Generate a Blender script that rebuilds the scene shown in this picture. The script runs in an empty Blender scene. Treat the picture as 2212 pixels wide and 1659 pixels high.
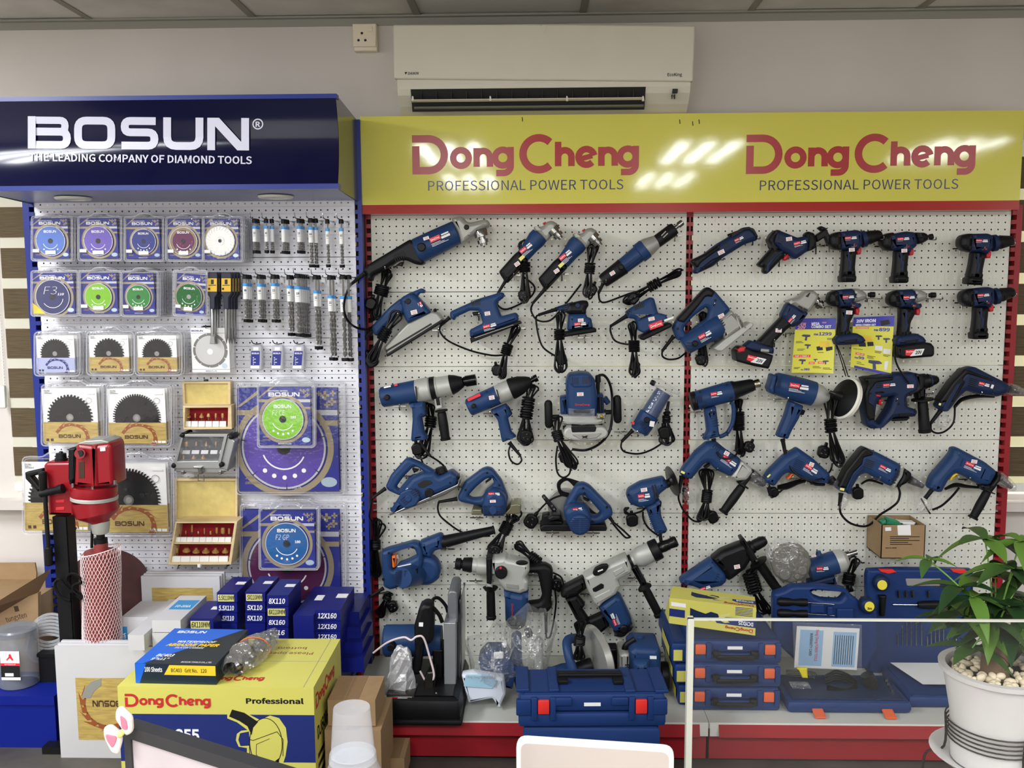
import bpy, math, random
from mathutils import Vector, Matrix
random.seed(7)
SC = bpy.context.scene
COL = SC.collection
PI = math.pi
FPX, IW, IH = 2000.0, 2212.0, 1659.0
CAM = Vector((0.0, -3.45, 1.58))
ROT = (Matrix.Rotation(math.radians(1.54), 3, 'Z') @ Matrix.Rotation(math.radians(90 - 6.22), 3, 'X')
  @ Matrix.Rotation(math.radians(-0.28), 3, 'Z'))
cd = bpy.data.cameras.new('camera'); cam = bpy.data.objects.new('camera', cd); COL.objects.link(cam)
cam.matrix_world = Matrix.Translation(CAM) @ ROT.to_4x4()
cd.sensor_width = 36; cd.sensor_fit = 'HORIZONTAL'; cd.lens = 36 * FPX / IW; cd.clip_start = 0.05
SC.camera = cam
SC.view_settings.view_transform = 'Standard'; SC.view_settings.look = 'None'
SC.view_settings.exposure = 0.0; SC.view_settings.gamma = 1.0
try: SC.view_settings.use_curve_mapping = False
except Exception: pass
wd = bpy.data.worlds.new('daylight'); SC.world = wd; wd.use_nodes = True
wd.node_tree.nodes['Background'].inputs[0].default_value = (1.0, 0.99, 0.93, 1)
wd.node_tree.nodes['Background'].inputs[1].default_value = 2.6
CEIL = 2.56
def area(x, y, w, h, power, col=(0.93, 0.96, 1.0)):
 l = bpy.data.lights.new('troffer_lamp', 'AREA'); l.shape = 'RECTANGLE'; l.size = w; l.size_y = h; l.energy = power; l.color = col
 o = bpy.data.objects.new('troffer_lamp', l); o.location = (x, y, CEIL - 0.03); COL.objects.link(o)
LAMPW = 24.5
LAMPS = [(-0.62, -3.75), (1.2, -3.75), (-2.5, -3.75), (3.0, -3.75), (-0.62, -5.6), (1.2, -5.6), (-2.5, -1.9)]
ZF = [0.0, 0.0, 1.0]
def Z(x, y, s): ZF[:] = [x, y, s]
def zp(p): return (p[0] / ZF[2] + ZF[0], p[1] / ZF[2] + ZF[1])
def raw(px, py, d):
 v = ROT @ Vector(((px - IW / 2) / FPX, -(py - IH / 2) / FPX, -1.0))
 t = (-d - CAM.y) / v.y
 return CAM + v * t, t / FPX
def P(p, d):
 x, y = zp(p); return raw(x, y, d)[0]
def MPP(p, d):
 x, y = zp(p); return raw(x, y, d)[1] / ZF[2]
def floorpt(px, py, z=0.0):
 v = ROT @ Vector(((px - IW / 2) / FPX, -(py - IH / 2) / FPX, -1.0))
 return CAM + v * ((z - CAM.z) / v.z)
def s2l(c): return tuple((x / 255 / 12.92) if x / 255 <= 0.04045 else ((x / 255 + 0.055) / 1.055) ** 2.4 for x in c)
MATS = {}
def mat(name, rgb=None, rough=0.5, metal=0.0, k=1.0, bump=0.0, bscale=200, var=0.0, vscale=8, trans=0.0, alpha=1.0, emit=0.0, coat=0.0, spec=0.5, ior=1.45, stretch=None):
 if name in MATS: return MATS[name]
 m = bpy.data.materials.new(name); m.use_nodes = True; MATS[name] = m
 nt = m.node_tree; b = nt.nodes['Principled BSDF']
 c = tuple(min(0.92, x / (k * 1.28 if k < 1 else 1)) for x in s2l(rgb))
 b.inputs['Base Color'].default_value = (*c, 1); b.inputs['Roughness'].default_value = rough
 b.inputs['Metallic'].default_value = metal; b.inputs['Specular IOR Level'].default_value = spec
 b.inputs['IOR'].default_value = ior
 b.inputs['Transmission Weight'].default_value = trans; b.inputs['Alpha'].default_value = alpha
 b.inputs['Coat Weight'].default_value = coat
 if emit: b.inputs['Emission Color'].default_value = (*c, 1); b.inputs['Emission Strength'].default_value = emit
 if bump or var:
  tc = nt.nodes.new('ShaderNodeTexCoord'); src = tc.outputs['Object']
  if stretch:
   mp = nt.nodes.new('ShaderNodeMapping'); mp.inputs['Scale'].default_value = stretch
   nt.links.new(src, mp.inputs[0]); src = mp.outputs[0]
 if bump:
  n = nt.nodes.new('ShaderNodeTexNoise'); n.inputs['Scale'].default_value = bscale; n.inputs['Detail'].default_value = 3
  nt.links.new(src, n.inputs['Vector'])
  bp = nt.nodes.new('ShaderNodeBump'); bp.inputs['Strength'].default_value = bump; bp.inputs['Distance'].default_value = 0.002
  nt.links.new(n.outputs[0], bp.inputs['Height']); nt.links.new(bp.outputs[0], b.inputs['Normal'])
 if var:
  n = nt.nodes.new('ShaderNodeTexNoise'); n.inputs['Scale'].default_value = vscale; n.inputs['Detail'].default_value = 5
  nt.links.new(src, n.inputs['Vector'])
  r = nt.nodes.new('ShaderNodeMapRange'); r.inputs[1].default_value = 0.3; r.inputs[2].default_value = 0.7
  r.inputs[3].default_value = 1 - var; r.inputs[4].default_value = min(1 + var, 1.6)
  nt.links.new(n.outputs[0], r.inputs[0])
  mx = nt.nodes.new('ShaderNodeVectorMath'); mx.operation = 'SCALE'; mx.inputs[0].default_value = c
  nt.links.new(r.outputs[0], mx.inputs['Scale']); nt.links.new(mx.outputs[0], b.inputs['Base Color'])
 return m
K = 0.5     # how much of a matt surface's own brightness the shop light brings back
def film(name, rgb, density, rough=0.08, bump=0.35, g0=0.045):
 "thin clear plastic: see-through with a surface gloss and a faint milky body"
 m = bpy.data.materials.new(name); m.use_nodes = True; MATS[name] = m
 nt = m.node_tree; nt.nodes.clear()
 N = nt.nodes.new; L = nt.links.new
 o = N('ShaderNodeOutputMaterial'); t = N('ShaderNodeBsdfTransparent'); p = N('ShaderNodeBsdfDiffuse'); g = N('ShaderNodeBsdfGlossy')
 p.inputs[0].default_value = (*s2l(rgb), 1); g.inputs['Roughness'].default_value = rough
 m1 = N('ShaderNodeMixShader'); m2 = N('ShaderNodeMixShader'); fc = N('ShaderNodeLayerWeight'); pw = N('ShaderNodeMath'); pw.operation = 'POWER'; pw.inputs[1].default_value = 4; fr = N('ShaderNodeMath'); fr.operation = 'MULTIPLY_ADD'; fr.inputs[1].default_value = 0.45; fr.inputs[2].default_value = g0; L(fc.outputs['Facing'], pw.inputs[0]); L(pw.outputs[0], fr.inputs[0])
 tc = N('ShaderNodeTexCoord'); n = N('ShaderNodeTexNoise'); n.inputs['Scale'].default_value = 45
 bp = N('ShaderNodeBump'); bp.inputs['Strength'].default_value = bump; bp.inputs['Distance'].default_value = 0.004 if bump < 0.9 else 0.02
 L(tc.outputs['Object'], n.inputs['Vector']); L(n.outputs[0], bp.inputs['Height']); L(bp.outputs[0], g.inputs['Normal'])
 m1.inputs[0].default_value = density; L(t.outputs[0], m1.inputs[1]); L(p.outputs[0], m1.inputs[2])
 L(fr.outputs[0], m2.inputs[0]); L(m1.outputs[0], m2.inputs[1]); L(g.outputs[0], m2.inputs[2]); L(m2.outputs[0], o.inputs[0])
 return m
BLUE = mat('tool_blue', (27, 50, 86), 0.45, k=K, spec=0.3, bump=0.06, bscale=900)
NAVY = mat('tool_navy', (19, 32, 60), 0.48, k=K, spec=0.3, bump=0.06, bscale=900)
BLACK = mat('black_plastic', (13, 13, 15), 0.45, k=K, spec=0.3, bump=0.05, bscale=700)
RUB = mat('black_rubber', (10, 10, 11), 0.55, k=K, spec=0.3, bump=0.08, bscale=800)
CORD = mat('cord_black', (6, 6, 7), 0.4, k=K, spec=0.3)
GREY = mat('cast_grey', (132, 132, 126), 0.42, 0.35, k=K, bump=0.05, bscale=500)
LGREY = mat('light_cast', (150, 151, 145), 0.42, 0.2, k=K)
CHROME = mat('chrome', (158, 158, 156), 0.16, 1.0)
STEEL = mat('steel', (150, 150, 150), 0.3, 1.0, bump=0.05, bscale=300)
DSTEEL = mat('dark_steel', (74, 72, 68), 0.35, 0.9, k=0.8)
RED = mat('red_label', (200, 36, 46), 0.35, k=K)
DRED = mat('dark_red', (170, 34, 40), 0.4, k=K)
WHITE = mat('white_print', (226, 226, 224), 0.5, k=0.62)
PRICE = mat('price_paper', (222, 216, 214), 0.55, k=0.6)
INK = mat('black_ink', (18, 18, 20), 0.5, k=K)
GINK = mat('grey_ink', (120, 118, 116), 0.5, k=K)
PRED = mat('price_red', (206, 150, 150), 0.5, k=0.6)
ORANGE = mat('orange_plastic', (205, 98, 40), 0.4, k=K)
YSTK = mat('yellow_sticker', (220, 214, 120), 0.5, k=0.6)
CLEAR = film('clear_plastic', (225, 225, 232), 0.07)
BAG = film('clear_bag', (240, 240, 242), 0.09, 0.12, 1.0, 0.13)
def join(gs):
 v, f = [], []
 for g in gs:
  n = len(v); v += list(g[0]); f += [tuple(i + n for i in q) for q in g[1]]
 return v, f
def rounded(pts, r, n=4):
 out = []; m = len(pts)
 for i in range(m):
  p = Vector(pts[i][:2]); a = Vector(pts[i - 1][:2]); b = Vector(pts[(i + 1) % m][:2])
  rr = pts[i][2] if len(pts[i]) > 2 else r
  da, db = (a - p).length, (b - p).length
  if rr <= 0 or da < 1e-6 or db < 1e-6: out.append(p); continue
  q = min(rr, da * 0.48, db * 0.48)
  s, e = p + (a - p) * (q / da), p + (b - p) * (q / db)
  for k in range(n + 1):
   t = k / n; out.append(s * (1 - t) ** 2 + p * 2 * t * (1 - t) + e * t * t)
 return out
def circ(cx, cy, r, n=20, ry=None, a0=0.0):
 ry = ry or r
 return [(cx + r * math.cos(a0 + 2 * PI * i / n), cy + ry * math.sin(a0 + 2 * PI * i / n), 0) for i in range(n)]
def curve2d(loops, half, bev, res=2):
 c = bpy.data.curves.new('tmp', 'CURVE'); c.dimensions = '2D'; c.fill_mode = 'BOTH'
 c.bevel_depth = bev; c.offset = -bev; c.extrude = max(half - bev, 0.0); c.bevel_resolution = res
 for lp in loops:
  sp = c.splines.new('POLY'); sp.points.add(len(lp) - 1)
  for i, p in enumerate(lp): sp.points[i].co = (p[0], p[1], 0, 1)
  sp.use_cyclic_u = True
 o = bpy.data.objects.new('tmp', c); me = bpy.data.meshes.new_from_object(o)
 v = [tuple(x.co) for x in me.vertices]; f = [tuple(p.vertices) for p in me.polygons]
 bpy.data.objects.remove(o); bpy.data.curves.remove(c); bpy.data.meshes.remove(me)
 return v, f
def ext(pts, d0, d1, bev=0.004, r=6, holes=(), res=2):
 "outline (zoom pixels) on the plane d1 in front of the board, with real thickness back to d0 and rounded edges"
 loops = []
 for lp in [pts] + list(holes):
  loops.append([(w.x, w.z) for w in (P(q, d1) for q in rounded(lp, r))])
 h = (d1 - d0) / 2
 v, f = curve2d(loops, h, min(bev, h * 0.98), res)
 m = (d0 + d1) / 2
 return [(x, -m - z, y) for x, y, z in v], f
def rail(p0, p1, prof, d, n=20, cap=True, dd=None, sq=1.0):
 "surface of revolution about the line p0-p1; prof = (t along, radius in zoom px)"
 d2 = d if dd is None else dd
 a, b = P(p0, d), P(p1, d2); ax = b - a; mp = (MPP(p0, d) + MPP(p1, d2)) / 2
 return revw(a, b, [(t, r * mp) for t, r in prof], n, cap, sq)
def revw(a, b, prof, n=20, cap=True, sq=1.0):
 a, b = Vector(a), Vector(b); ax = b - a; z = ax.normalized()
 x = Vector((0, 1, 0)) - z * z.y
 if x.length < 1e-3: x = Vector((1, 0, 0)) - z * z.x
 x.normalize(); y = z.cross(x)
 v, f = [], []
 for t, r in prof:
  c = a + ax * t
  for i in range(n):
   q = 2 * PI * i / n; v.append(tuple(c + x * (r * sq * math.cos(q)) + y * (r * math.sin(q))))
 for k in range(len(prof) - 1):
  for i in range(n):
   j = (i + 1) % n; f.append((k * n + i, k * n + j, (k + 1) * n + j, (k + 1) * n + i))
 if cap:
  f.append(tuple(range(n))[::-1]); m = (len(prof) - 1) * n; f.append(tuple(m + i for i in range(n)))
 return v, f
def crumple(g, amt, seed=1):
 q = random.Random(seed); return [tuple(c + q.uniform(-amt, amt) for c in v) for v in g[0]], g[1]
def bagmesh(pts, d0, d1, seed=1, n=26, rings=5, amt=0.008):
 "crumpled clear bag: outline in zoom pixels, bulging from d0 out to d1"
 q = random.Random(seed); o = rounded(pts, 30, 3); m = len(o); o = [o[int(i * m / n)] for i in range(n)]; cx = sum(p[0] for p in o) / n; cy = sum(p[1] for p in o) / n; v, f = [], []
 for k in range(rings):
  a = k / (rings - 0.6) * PI / 2; s = math.cos(a)
  for p in o:
   w = P((cx + (p[0] - cx) * s, cy + (p[1] - cy) * s), d1); v.append((w.x + q.uniform(-amt, amt), -(d0 + (d1 - d0) * math.sin(a)) + q.uniform(-amt, amt), w.z + q.uniform(-amt, amt)))
 for k in range(rings - 1):
  for i in range(n): j = (i + 1) % n; f += [(k * n + i, k * n + j, (k + 1) * n + j), (k * n + i, (k + 1) * n + j, (k + 1) * n + i)]
 f.append(tuple((rings - 1) * n + i for i in range(n))); return v, f
def spline(pts, sub=6, closed=False):
 out = []; n = len(pts)
 if n < 3 and not closed:
  return [Vector(p) for p in pts]
 for i in range(n if closed else n - 1):
  g = (lambda k: Vector(pts[k % n])) if closed else (lambda k: Vector(pts[max(0, min(n - 1, k))]))
  p0, p1, p2, p3 = g(i - 1), g(i), g(i + 1), g(i + 2)
  for k in range(sub):
   t = k / sub
   out.append(0.5 * (2 * p1 + (p2 - p0) * t + (2 * p0 - 5 * p1 + 4 * p2 - p3) * t * t + (3 * p1 - p0 - 3 * p2 + p3) * t ** 3))
 if not closed: out.append(Vector(pts[-1]))
 return out
def tubew(pts, r, n=7, closed=False):
 pts = [Vector(p) for p in pts]; v, f = [], []; m = len(pts); up = None
 for i, p in enumerate(pts):
  a = pts[i - 1] if (i or closed) else p; b = pts[(i + 1) % m] if (i < m - 1 or closed) else p
  t = (b - a)
  t = t.normalized() if t.length > 1e-9 else Vector((0, 0, 1))
  if up is None:
   up = Vector((0, 1, 0)) if abs(t.y) < 0.9 else Vector((1, 0, 0))
  up = up - t * up.dot(t)
  up = up.normalized() if up.length > 1e-6 else t.orthogonal().normalized()
  s = t.cross(up); rr = r[i] if isinstance(r, (list, tuple)) else r
  for k in range(n):
   q = 2 * PI * k / n; v.append(tuple(p + up * (rr * math.cos(q)) + s * (rr * math.sin(q))))
 for i in range(m if closed else m - 1):
  j = (i + 1) % m
  for k in range(n):
   l = (k + 1) % n; f.append((i * n + k, i * n + l, j * n + l, j * n + k))
 if not closed: f.append(tuple(range(n))[::-1]); f.append(tuple((m - 1) * n + k for k in range(n)))
 return v, f
def tube(pts, r, d, sub=6, closed=False, n=7):
 "cord / wire through zoom pixels; a third number is that point's own distance from the board"
 w = [P(p, p[2] if len(p) > 2 else d) for p in pts]
 return tubew(spline(w, sub, closed) if sub > 1 else w, r, n, closed)
def boxw(c, s, rz=0.0, rx=0.0, ry=0.0, bev=0.0):
 c = Vector(c); R = Matrix.Rotation(rz, 3, 'Z') @ Matrix.Rotation(ry, 3, 'Y') @ Matrix.Rotation(rx, 3, 'X')
 if bev > 0:
  x, y = s[0] / 2, s[1] / 2
  v, f = curve2d([rounded([(-x, -y), (x, -y), (x, y), (-x, y)], bev * 0.7, 2)], s[2] / 2, min(bev, s[2] * 0.49), 1)
  return [tuple(c + R @ Vector(q)) for q in v], f
 v = [tuple(c + R @ Vector((i * s[0] / 2, j * s[1] / 2, k * s[2] / 2))) for i in (-1, 1) for j in (-1, 1) for k in (-1, 1)]
 return v, [(0, 1, 3, 2), (4, 6, 7, 5), (0, 4, 5, 1), (2, 3, 7, 6), (0, 2, 6, 4), (1, 5, 7, 3)]
def box2(x0, x1, y0, y1, z0, z1): return boxw(((x0 + x1) / 2, (y0 + y1) / 2, (z0 + z1) / 2), (abs(x1 - x0), abs(y1 - y0), abs(z1 - z0)))
def pbox(x0, y0, x1, y1, d0, d1):
 "box whose front face covers zoom pixels x0..x1, y0..y1 at distance d1"
 a, b = P((x0, y0), d1), P((x1, y1), d1)
 return box2(a.x, b.x, -d0, -d1, b.z, a.z)
class Flat:
 "a flat frame: origin, unit vector right, unit vector up (world metres)"
 def __init__(s, o, u, v): s.o, s.u, s.v = Vector(o), Vector(u).normalized(), Vector(v).normalized(); s.n = s.u.cross(s.v)
 def __call__(s, a, b, h=0.0): return tuple(s.o + s.u * a + s.v * b + s.n * h)
def fpoly(fl, pts, h=0.0003, thick=0.0): return [fl(x, y, h) for x, y in pts], [tuple(range(len(pts)))]
def frect(fl, x0, y0, x1, y1, h=0.0003): return fpoly(fl, [(x0, y0), (x1, y0), (x1, y1), (x0, y1)], h)
def ribbon(path, w, closed=False):
 path = [Vector(p) for p in path]
 path = [p for i, p in enumerate(path) if i == 0 or (p - path[i - 1]).length > 1e-5]
 m = len(path); L, R = [], []
 for i, p in enumerate(path):
  a = path[i - 1] if (i or closed) else None; b = path[(i + 1) % m] if (i < m - 1 or closed) else None
  d1 = (p - a).normalized() if a is not None else None; d2 = (b - p).normalized() if b is not None else None
  if d1 is None: d1 = d2
  if d2 is None: d2 = d1
  n1 = Vector((-d1.y, d1.x)); n2 = Vector((-d2.y, d2.x)); nn = (n1 + n2)
  nn = nn.normalized() if nn.length > 1e-6 else n1
  k = min(1 / max(nn.dot(n1), 0.3), 2.2)
  L.append(p + nn * (w / 2 * k)); R.append(p - nn * (w / 2 * k))
 v = [(q.x, q.y) for q in L] + [(q.x, q.y) for q in R]
 f = [(i, (i + 1) % m, m + (i + 1) % m, m + i) for i in range(m if closed else m - 1)]
 return v, f
def arc(cx, cy, r, a0, a1, n=14, ry=None):
 ry = ry or r
 return [(cx + r * math.cos(math.radians(a0 + (a1 - a0) * i / n)), cy + ry * math.sin(math.radians(a0 + (a1 - a0) * i / n))) for i in range(n + 1)]
def logo_dc():
 "red script of the tool maker, cap height 1, drawn as strokes; gives (verts2d, faces), width"
 g = []; t = 0.19; q = 0.165
 g.append(ribbon([(0.0, 0.905), (0.42, 0.905)] + arc(0.42, 0.5, 0.405, 90, -90, 16) + [(0.095, 0.095), (0.095, 0.72)], t))
 def o(cx): g.append(ribbon(arc(cx, 0.41, 0.2, 0, 345, 22), q, True))
 def n(x): g.append(ribbon([(x, 0.18), (x, 0.66)], q)); g.append(ribbon(arc(x + 0.17, 0.415, 0.17, 180, 0, 12) + [(x + 0.34, 0.18)], q))
 def gg(cx): o(cx); g.append(ribbon([(cx + 0.2, 0.68), (cx + 0.2, 0.2)] + arc(cx + 0.02, 0.2, 0.18, 0, -88, 8) + [(cx - 0.17, 0.02)], q))
 o(1.25); n(1.65); gg(2.32)
 g.append(ribbon(arc(3.24, 0.5, 0.405, 46, 314, 26), t))
 g.append(ribbon([(3.73, 0.18), (3.73, 0.8)], q)); g.append(ribbon(arc(3.9, 0.415, 0.17, 180, 0, 12) + [(4.07, 0.18)], q))
 g.append(ribbon([(4.29, 0.36), (4.6, 0.44)], q * 0.8)); g.append(ribbon(arc(4.45, 0.41, 0.2, 10, 318, 18), q))
 n(4.83); gg(5.5)
 v, f = join([([(a, b, k) for a, b in vv], ff) for k, (vv, ff) in enumerate(g)]); return v, f, 5.78
def rr(x0, y0, x1, y1, r): return [tuple(p) for p in rounded([(x0, y0), (x1, y0), (x1, y1), (x0, y1)], r, 5)]
def logo_bosun():
 g = []; t = 0.24; x = 0.0
 def rp(p, r=0.28):
  out = []
  for i, q in enumerate(p):
   if i in (0, len(p) - 1): out.append(Vector(q)); continue
   a, b = Vector(p[i - 1]), Vector(p[i + 1]); c = Vector(q); da, db = (a - c).length, (b - c).length; k = min(r, da * .49, db * .49)
   for j in range(5):
    u = j / 4; out.append((c + (a - c) * (k / da)) * (1 - u) ** 2 + c * 2 * u * (1 - u) + (c + (b - c) * (k / db)) * u * u)
  return out
 h = t / 2
 g.append(ribbon([(h, 0), (h, 1)], t))
 g.append(ribbon(rp([(h, 1 - h), (1.14, 1 - h), (1.14, 0.53), (h, 0.53)], 0.2), t * 0.92)); g.append(ribbon(rp([(h, 0.53), (1.2, 0.53), (1.2, h), (h, h)], 0.2), t))
 g.append(ribbon(rr(1.42 + h, h, 2.68 - h, 1 - h, 0.26), t, True))
 g.append(ribbon(rp([(3.92, 1 - h), (2.85 + h, 1 - h), (2.85 + h, 0.53), (4.0 - h, 0.53), (4.0 - h, h), (2.87, h)]), t))
 g.append(ribbon(rp([(4.15 + h, 1), (4.15 + h, h), (5.38 - h, h), (5.38 - h, 1)]), t))
 g.append(ribbon([(5.5 + h, 0), (5.5 + h, 1)], t)); g.append(ribbon([(6.78 - h, 0), (6.78 - h, 1)], t))
 g.append(([(5.5, 1), (5.86, 1), (6.78, 0.0), (6.42, 0.0)], [(0, 1, 2, 3)]))
 v, f = join([([(a[0], a[1], k) for a in vv], ff) for k, (vv, ff) in enumerate(g)]); return v, f, 6.78
LOGO_DC, LOGO_BO = logo_dc(), logo_bosun()
def logo(fl, which, x, y, w, h=None, z=0.0004):
 v, f, W = which; s = w / W; sy = h if h else s
 return [fl(x + a[0] * s, y + a[1] * sy, z + 0.00004 * a[2]) for a in v], f
_tx = {}
try: FONT = bpy.data.fonts.load(bpy.utils.resource_path('LOCAL') + '/datafiles/fonts/Noto Sans CJK Regular.woff2')
except Exception: FONT = None
def text2d(s, bold=0.0, shear=0.0):
 key = (s, bold, shear)
 if key not in _tx:
  c = bpy.data.curves.new('tmp', 'FONT'); c.body = s; c.size = 1
  if FONT: c.font = FONT
  c.offset = bold * 0.45; c.shear = shear; c.resolution_u = 2
  o = bpy.data.objects.new('tmp', c); me = bpy.data.meshes.new_from_object(o)
  v = [(p.co.x, p.co.y) for p in me.vertices]; f = [tuple(p.vertices) for p in me.polygons]
  bpy.data.objects.remove(o); bpy.data.curves.remove(c); bpy.data.meshes.remove(me)
  x0 = min(p[0] for p in v); x1 = max(p[0] for p in v); y1 = max(p[1] for p in v)
  _tx[key] = ([(a - x0, b) for a, b in v], f, x1 - x0, y1)
 return _tx[key]
def text(fl, s, x, y, w=None, h=None, bold=0.0, shear=0.0, z=0.0004, center=False):
 "flat lettering with its baseline at (x, y) in metres on the frame, stretched to width w / cap height h"
 v, f, W, Hh = text2d(s, bold, shear)
 if w is None: sx = sy = h / Hh
 elif h is None: sx = sy = w / W
 else: sx, sy = w / W, h / Hh
 if center: x -= W * sx / 2
 return [fl(x + a * sx, y + b * sy, z) for a, b in v], f
def board(p, d, ang=0.0):
 "flat frame facing the room with its origin at a zoom pixel; ang turns it in the picture (degrees, anticlockwise)"
 a = math.radians(ang); return Flat(P(p, d), (math.cos(a), 0, math.sin(a)), (-math.sin(a), 0, math.cos(a)))
ALL = []; CUR = [None]
class Part:
 def __init__(s, name, geo, m, sub, label, smooth): s.name, s.geo, s.mat, s.sub, s.label, s.smooth, s.kind = name, geo, m, sub, label, smooth, None
class T:
 def __init__(s, name, label=None, cat=None, group=None, kind=None):
  s.name, s.label, s.cat, s.group, s.kind, s.parts, s.src, s.delta = name, label, cat, group, kind, [], None, None
  ALL.append(s); CUR[0] = s
 def clone(s, delta, label=None, group=None):
  c = T(s.name, label or s.label, s.cat, group or s.group, s.kind); c.src, c.delta = s, Vector(delta); return c
SPLIT = {'grip', 'rear_handle', 'disc_lug', 'plunge_rod', 'emboss', 'knob_arm', 'front_bracket', 'strap', 'under_cord', 'slot_plate', 'screw', 'indicator', 'pen_mark', 'vane', 'latch', 'hose_clamp', 'gullet'}
def add(name, geo, m, sub=None, label=None, smooth=32, kind=None):
 if isinstance(geo, list) and name in SPLIT:
  for g in geo: p = add(name, g, m, sub, label, smooth, kind)
  return p
 if isinstance(geo, list): geo = join(geo)
 p = Part(name, geo, m, sub, label, smooth); p.kind = kind; CUR[0].parts.append(p); return p
def props(o, t):
 if t.label: o['label'] = t.label
 if t.cat: o['category'] = t.cat
 if t.group: o['group'] = t.group
 if t.kind: o['kind'] = t.kind
def finish():
 for t in ALL:
  if t.src is not None:
   def cp(o, par):
    c = o.copy(); COL.objects.link(c); c.parent = par
    for ch in list(o.children): cp(ch, c)
    return c
   r = cp(t.src.root, None); r.location = t.src.root.location + t.delta; props(r, t); t.root = r; continue
  if not t.parts: continue
  xs = [v for p in t.parts for v in p.geo[0]]
  lo = [min(v[i] for v in xs) for i in range(3)]; hi = [max(v[i] for v in xs) for i in range(3)]
  L = Vector(((lo[0] + hi[0]) / 2, (lo[1] + hi[1]) / 2, lo[2])); single = len(t.parts) == 1
  root = None
  if not single:
   root = bpy.data.objects.new(t.name, None); root.empty_display_size = 0.02; root.location = L; COL.objects.link(root); props(root, t)
  made = {}
  for p in t.parts:
   me = bpy.data.meshes.new(p.name)
   me.from_pydata([(v[0] - L.x, v[1] - L.y, v[2] - L.z) for v in p.geo[0]], [], p.geo[1]); me.materials.append(p.mat)
   if p.smooth:
    me.polygons.foreach_set('use_smooth', [True] * len(me.polygons)); me.set_sharp_from_angle(angle=math.radians(p.smooth))
   me.update()
   o = bpy.data.objects.new(t.name if single else p.name, me); COL.objects.link(o); made[id(p)] = o
   if single: o.location = L; props(o, t); root = o
   else:
    o.parent = made[id(p.sub)] if p.sub else root
    if p.label: o['label'] = p.label
   if p.kind: o['kind'] = p.kind
  t.root = root
# ================================================================ the room
WALLY = 0.09
WALL = mat('wall_paint', (216, 209, 202), 0.7, k=1, var=0.05, vscale=2.5, bump=0.1, bscale=120)
CEILM = mat('ceiling_board', (210, 206, 198), 0.8, k=1, var=0.1, vscale=5)
CEILP = mat('ceiling_vinyl', (214, 212, 206), 0.7, k=1, bump=0.6, bscale=110)
TBAR = mat('ceiling_bar', (112, 108, 98), 0.5, k=K)
RAILM = mat('edge_rail', (128, 126, 118), 0.5, k=K)
FLOORM = mat('floor_concrete', (70, 66, 60), 0.5, k=0.6, var=0.35, vscale=6)
wz = lambda py, px=1106, d=-WALLY: raw(px, py, d)[0].z
wx = lambda px, py, d=-WALLY: raw(px, py, d)[0].x
def struct(name, geo, m, **kw):
 t = T(name, kind='structure'); add(name, geo, m, smooth=0, **kw); return t
struct('roof_slab', box2(-3.9, 3.9, -6.7, 0.25, 2.7, 2.75), mat('slab_grey', (90, 90, 88), 0.9, k=0.6))  # unseen cap, added to keep sky light out of the ceiling gaps
struct('floor', box2(-3.8, 3.8, -6.6, 1.0, -0.05, 0), FLOORM)
WT, WB = wz(405), wz(1066)                       # window opening
WXL, WXR = -2.05, 2.05
struct('wall_back', [box2(-3.8, 3.8, WALLY, WALLY + 0.12, WT, 2.7), box2(-3.8, 3.8, WALLY, WALLY + 0.12, 0, WB),
      box2(-3.8, WXL, WALLY, WALLY + 0.12, WB, WT), box2(WXR, 3.8, WALLY, WALLY + 0.12, WB, WT)], WALL)
struct('wall_left', box2(-3.9, -3.8, -6.6, 0.21, 0, 2.7), WALL)
struct('wall_right', box2(3.8, 3.9, -6.6, 0.21, 0, 2.7), WALL)
struct('wall_front', [box2(-3.8, 3.8, -6.7, -6.6, 2.25, 2.7), box2(0.4, 3.8, -6.7, -6.6, 0, 2.25), box2(-3.8, -3.2, -6.7, -6.6, 0, 2.25), box2(-3.2, 0.4, -6.7, -6.6, 0, 0.1)], WALL)
struct('fill_window', [box2(x - 0.03, x + 0.03, -6.68, -6.62, 0.1, 2.25) for x in (-3.17, -2.0, -0.8, 0.37)], RAILM)  # unseen shopfront window, added behind the camera as daylight fill
T('ceiling', kind='structure'); TS = 0.6096
x0 = wx(199, 48); n0 = -4
sheet = add('ceiling_sheet', box2(-3.8, 3.8, -6.6, WALLY - 2 * TS - 0.02, CEIL + 0.004, CEIL + 0.02), CEILM, smooth=0)
ba = []
for r in range(2):
 for i in range(-3, 8):
  xa = x0 + (i - 0) * TS
  if xa < -3.7 or xa + TS > 3.75: continue
  ya = WALLY - 0.02 - r * TS
  add('ceiling_tile', box2(xa + 0.012, xa + TS - 0.012, ya - TS + 0.012, ya - 0.0, CEIL + 0.003 + 0.002 * ((i * 7) % 3), CEIL + 0.015), CEILP if (i == 2) else CEILM, smooth=0)
for i in range(-3, 9):
 xa = x0 + i * TS
 if -3.7 < xa < 3.75: add('ceiling_bar', [box2(xa - 0.013, xa + 0.013, -6.6, WALLY, CEIL, CEIL + 0.02)], TBAR, smooth=0)
for r in range(1, 11): add('ceiling_bar', [box2(-3.8, 3.8, WALLY - 0.02 - r * TS - 0.012, WALLY - 0.02 - r * TS + 0.012, CEIL + 0.0005, CEIL + 0.02)], TBAR, smooth=0)
t = T('trim_1', kind='structure'); add('wall_angle', [box2(-3.8, 3.8, WALLY - 0.025, WALLY, CEIL - 0.004, CEIL + 0.002), box2(-3.8, 3.8, WALLY - 0.004, WALLY, CEIL - 0.03, CEIL)], RAILM, smooth=0)
LAMPM = mat('lamp_diffuser', (255, 250, 238), 0.5, emit=0.0)
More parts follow.
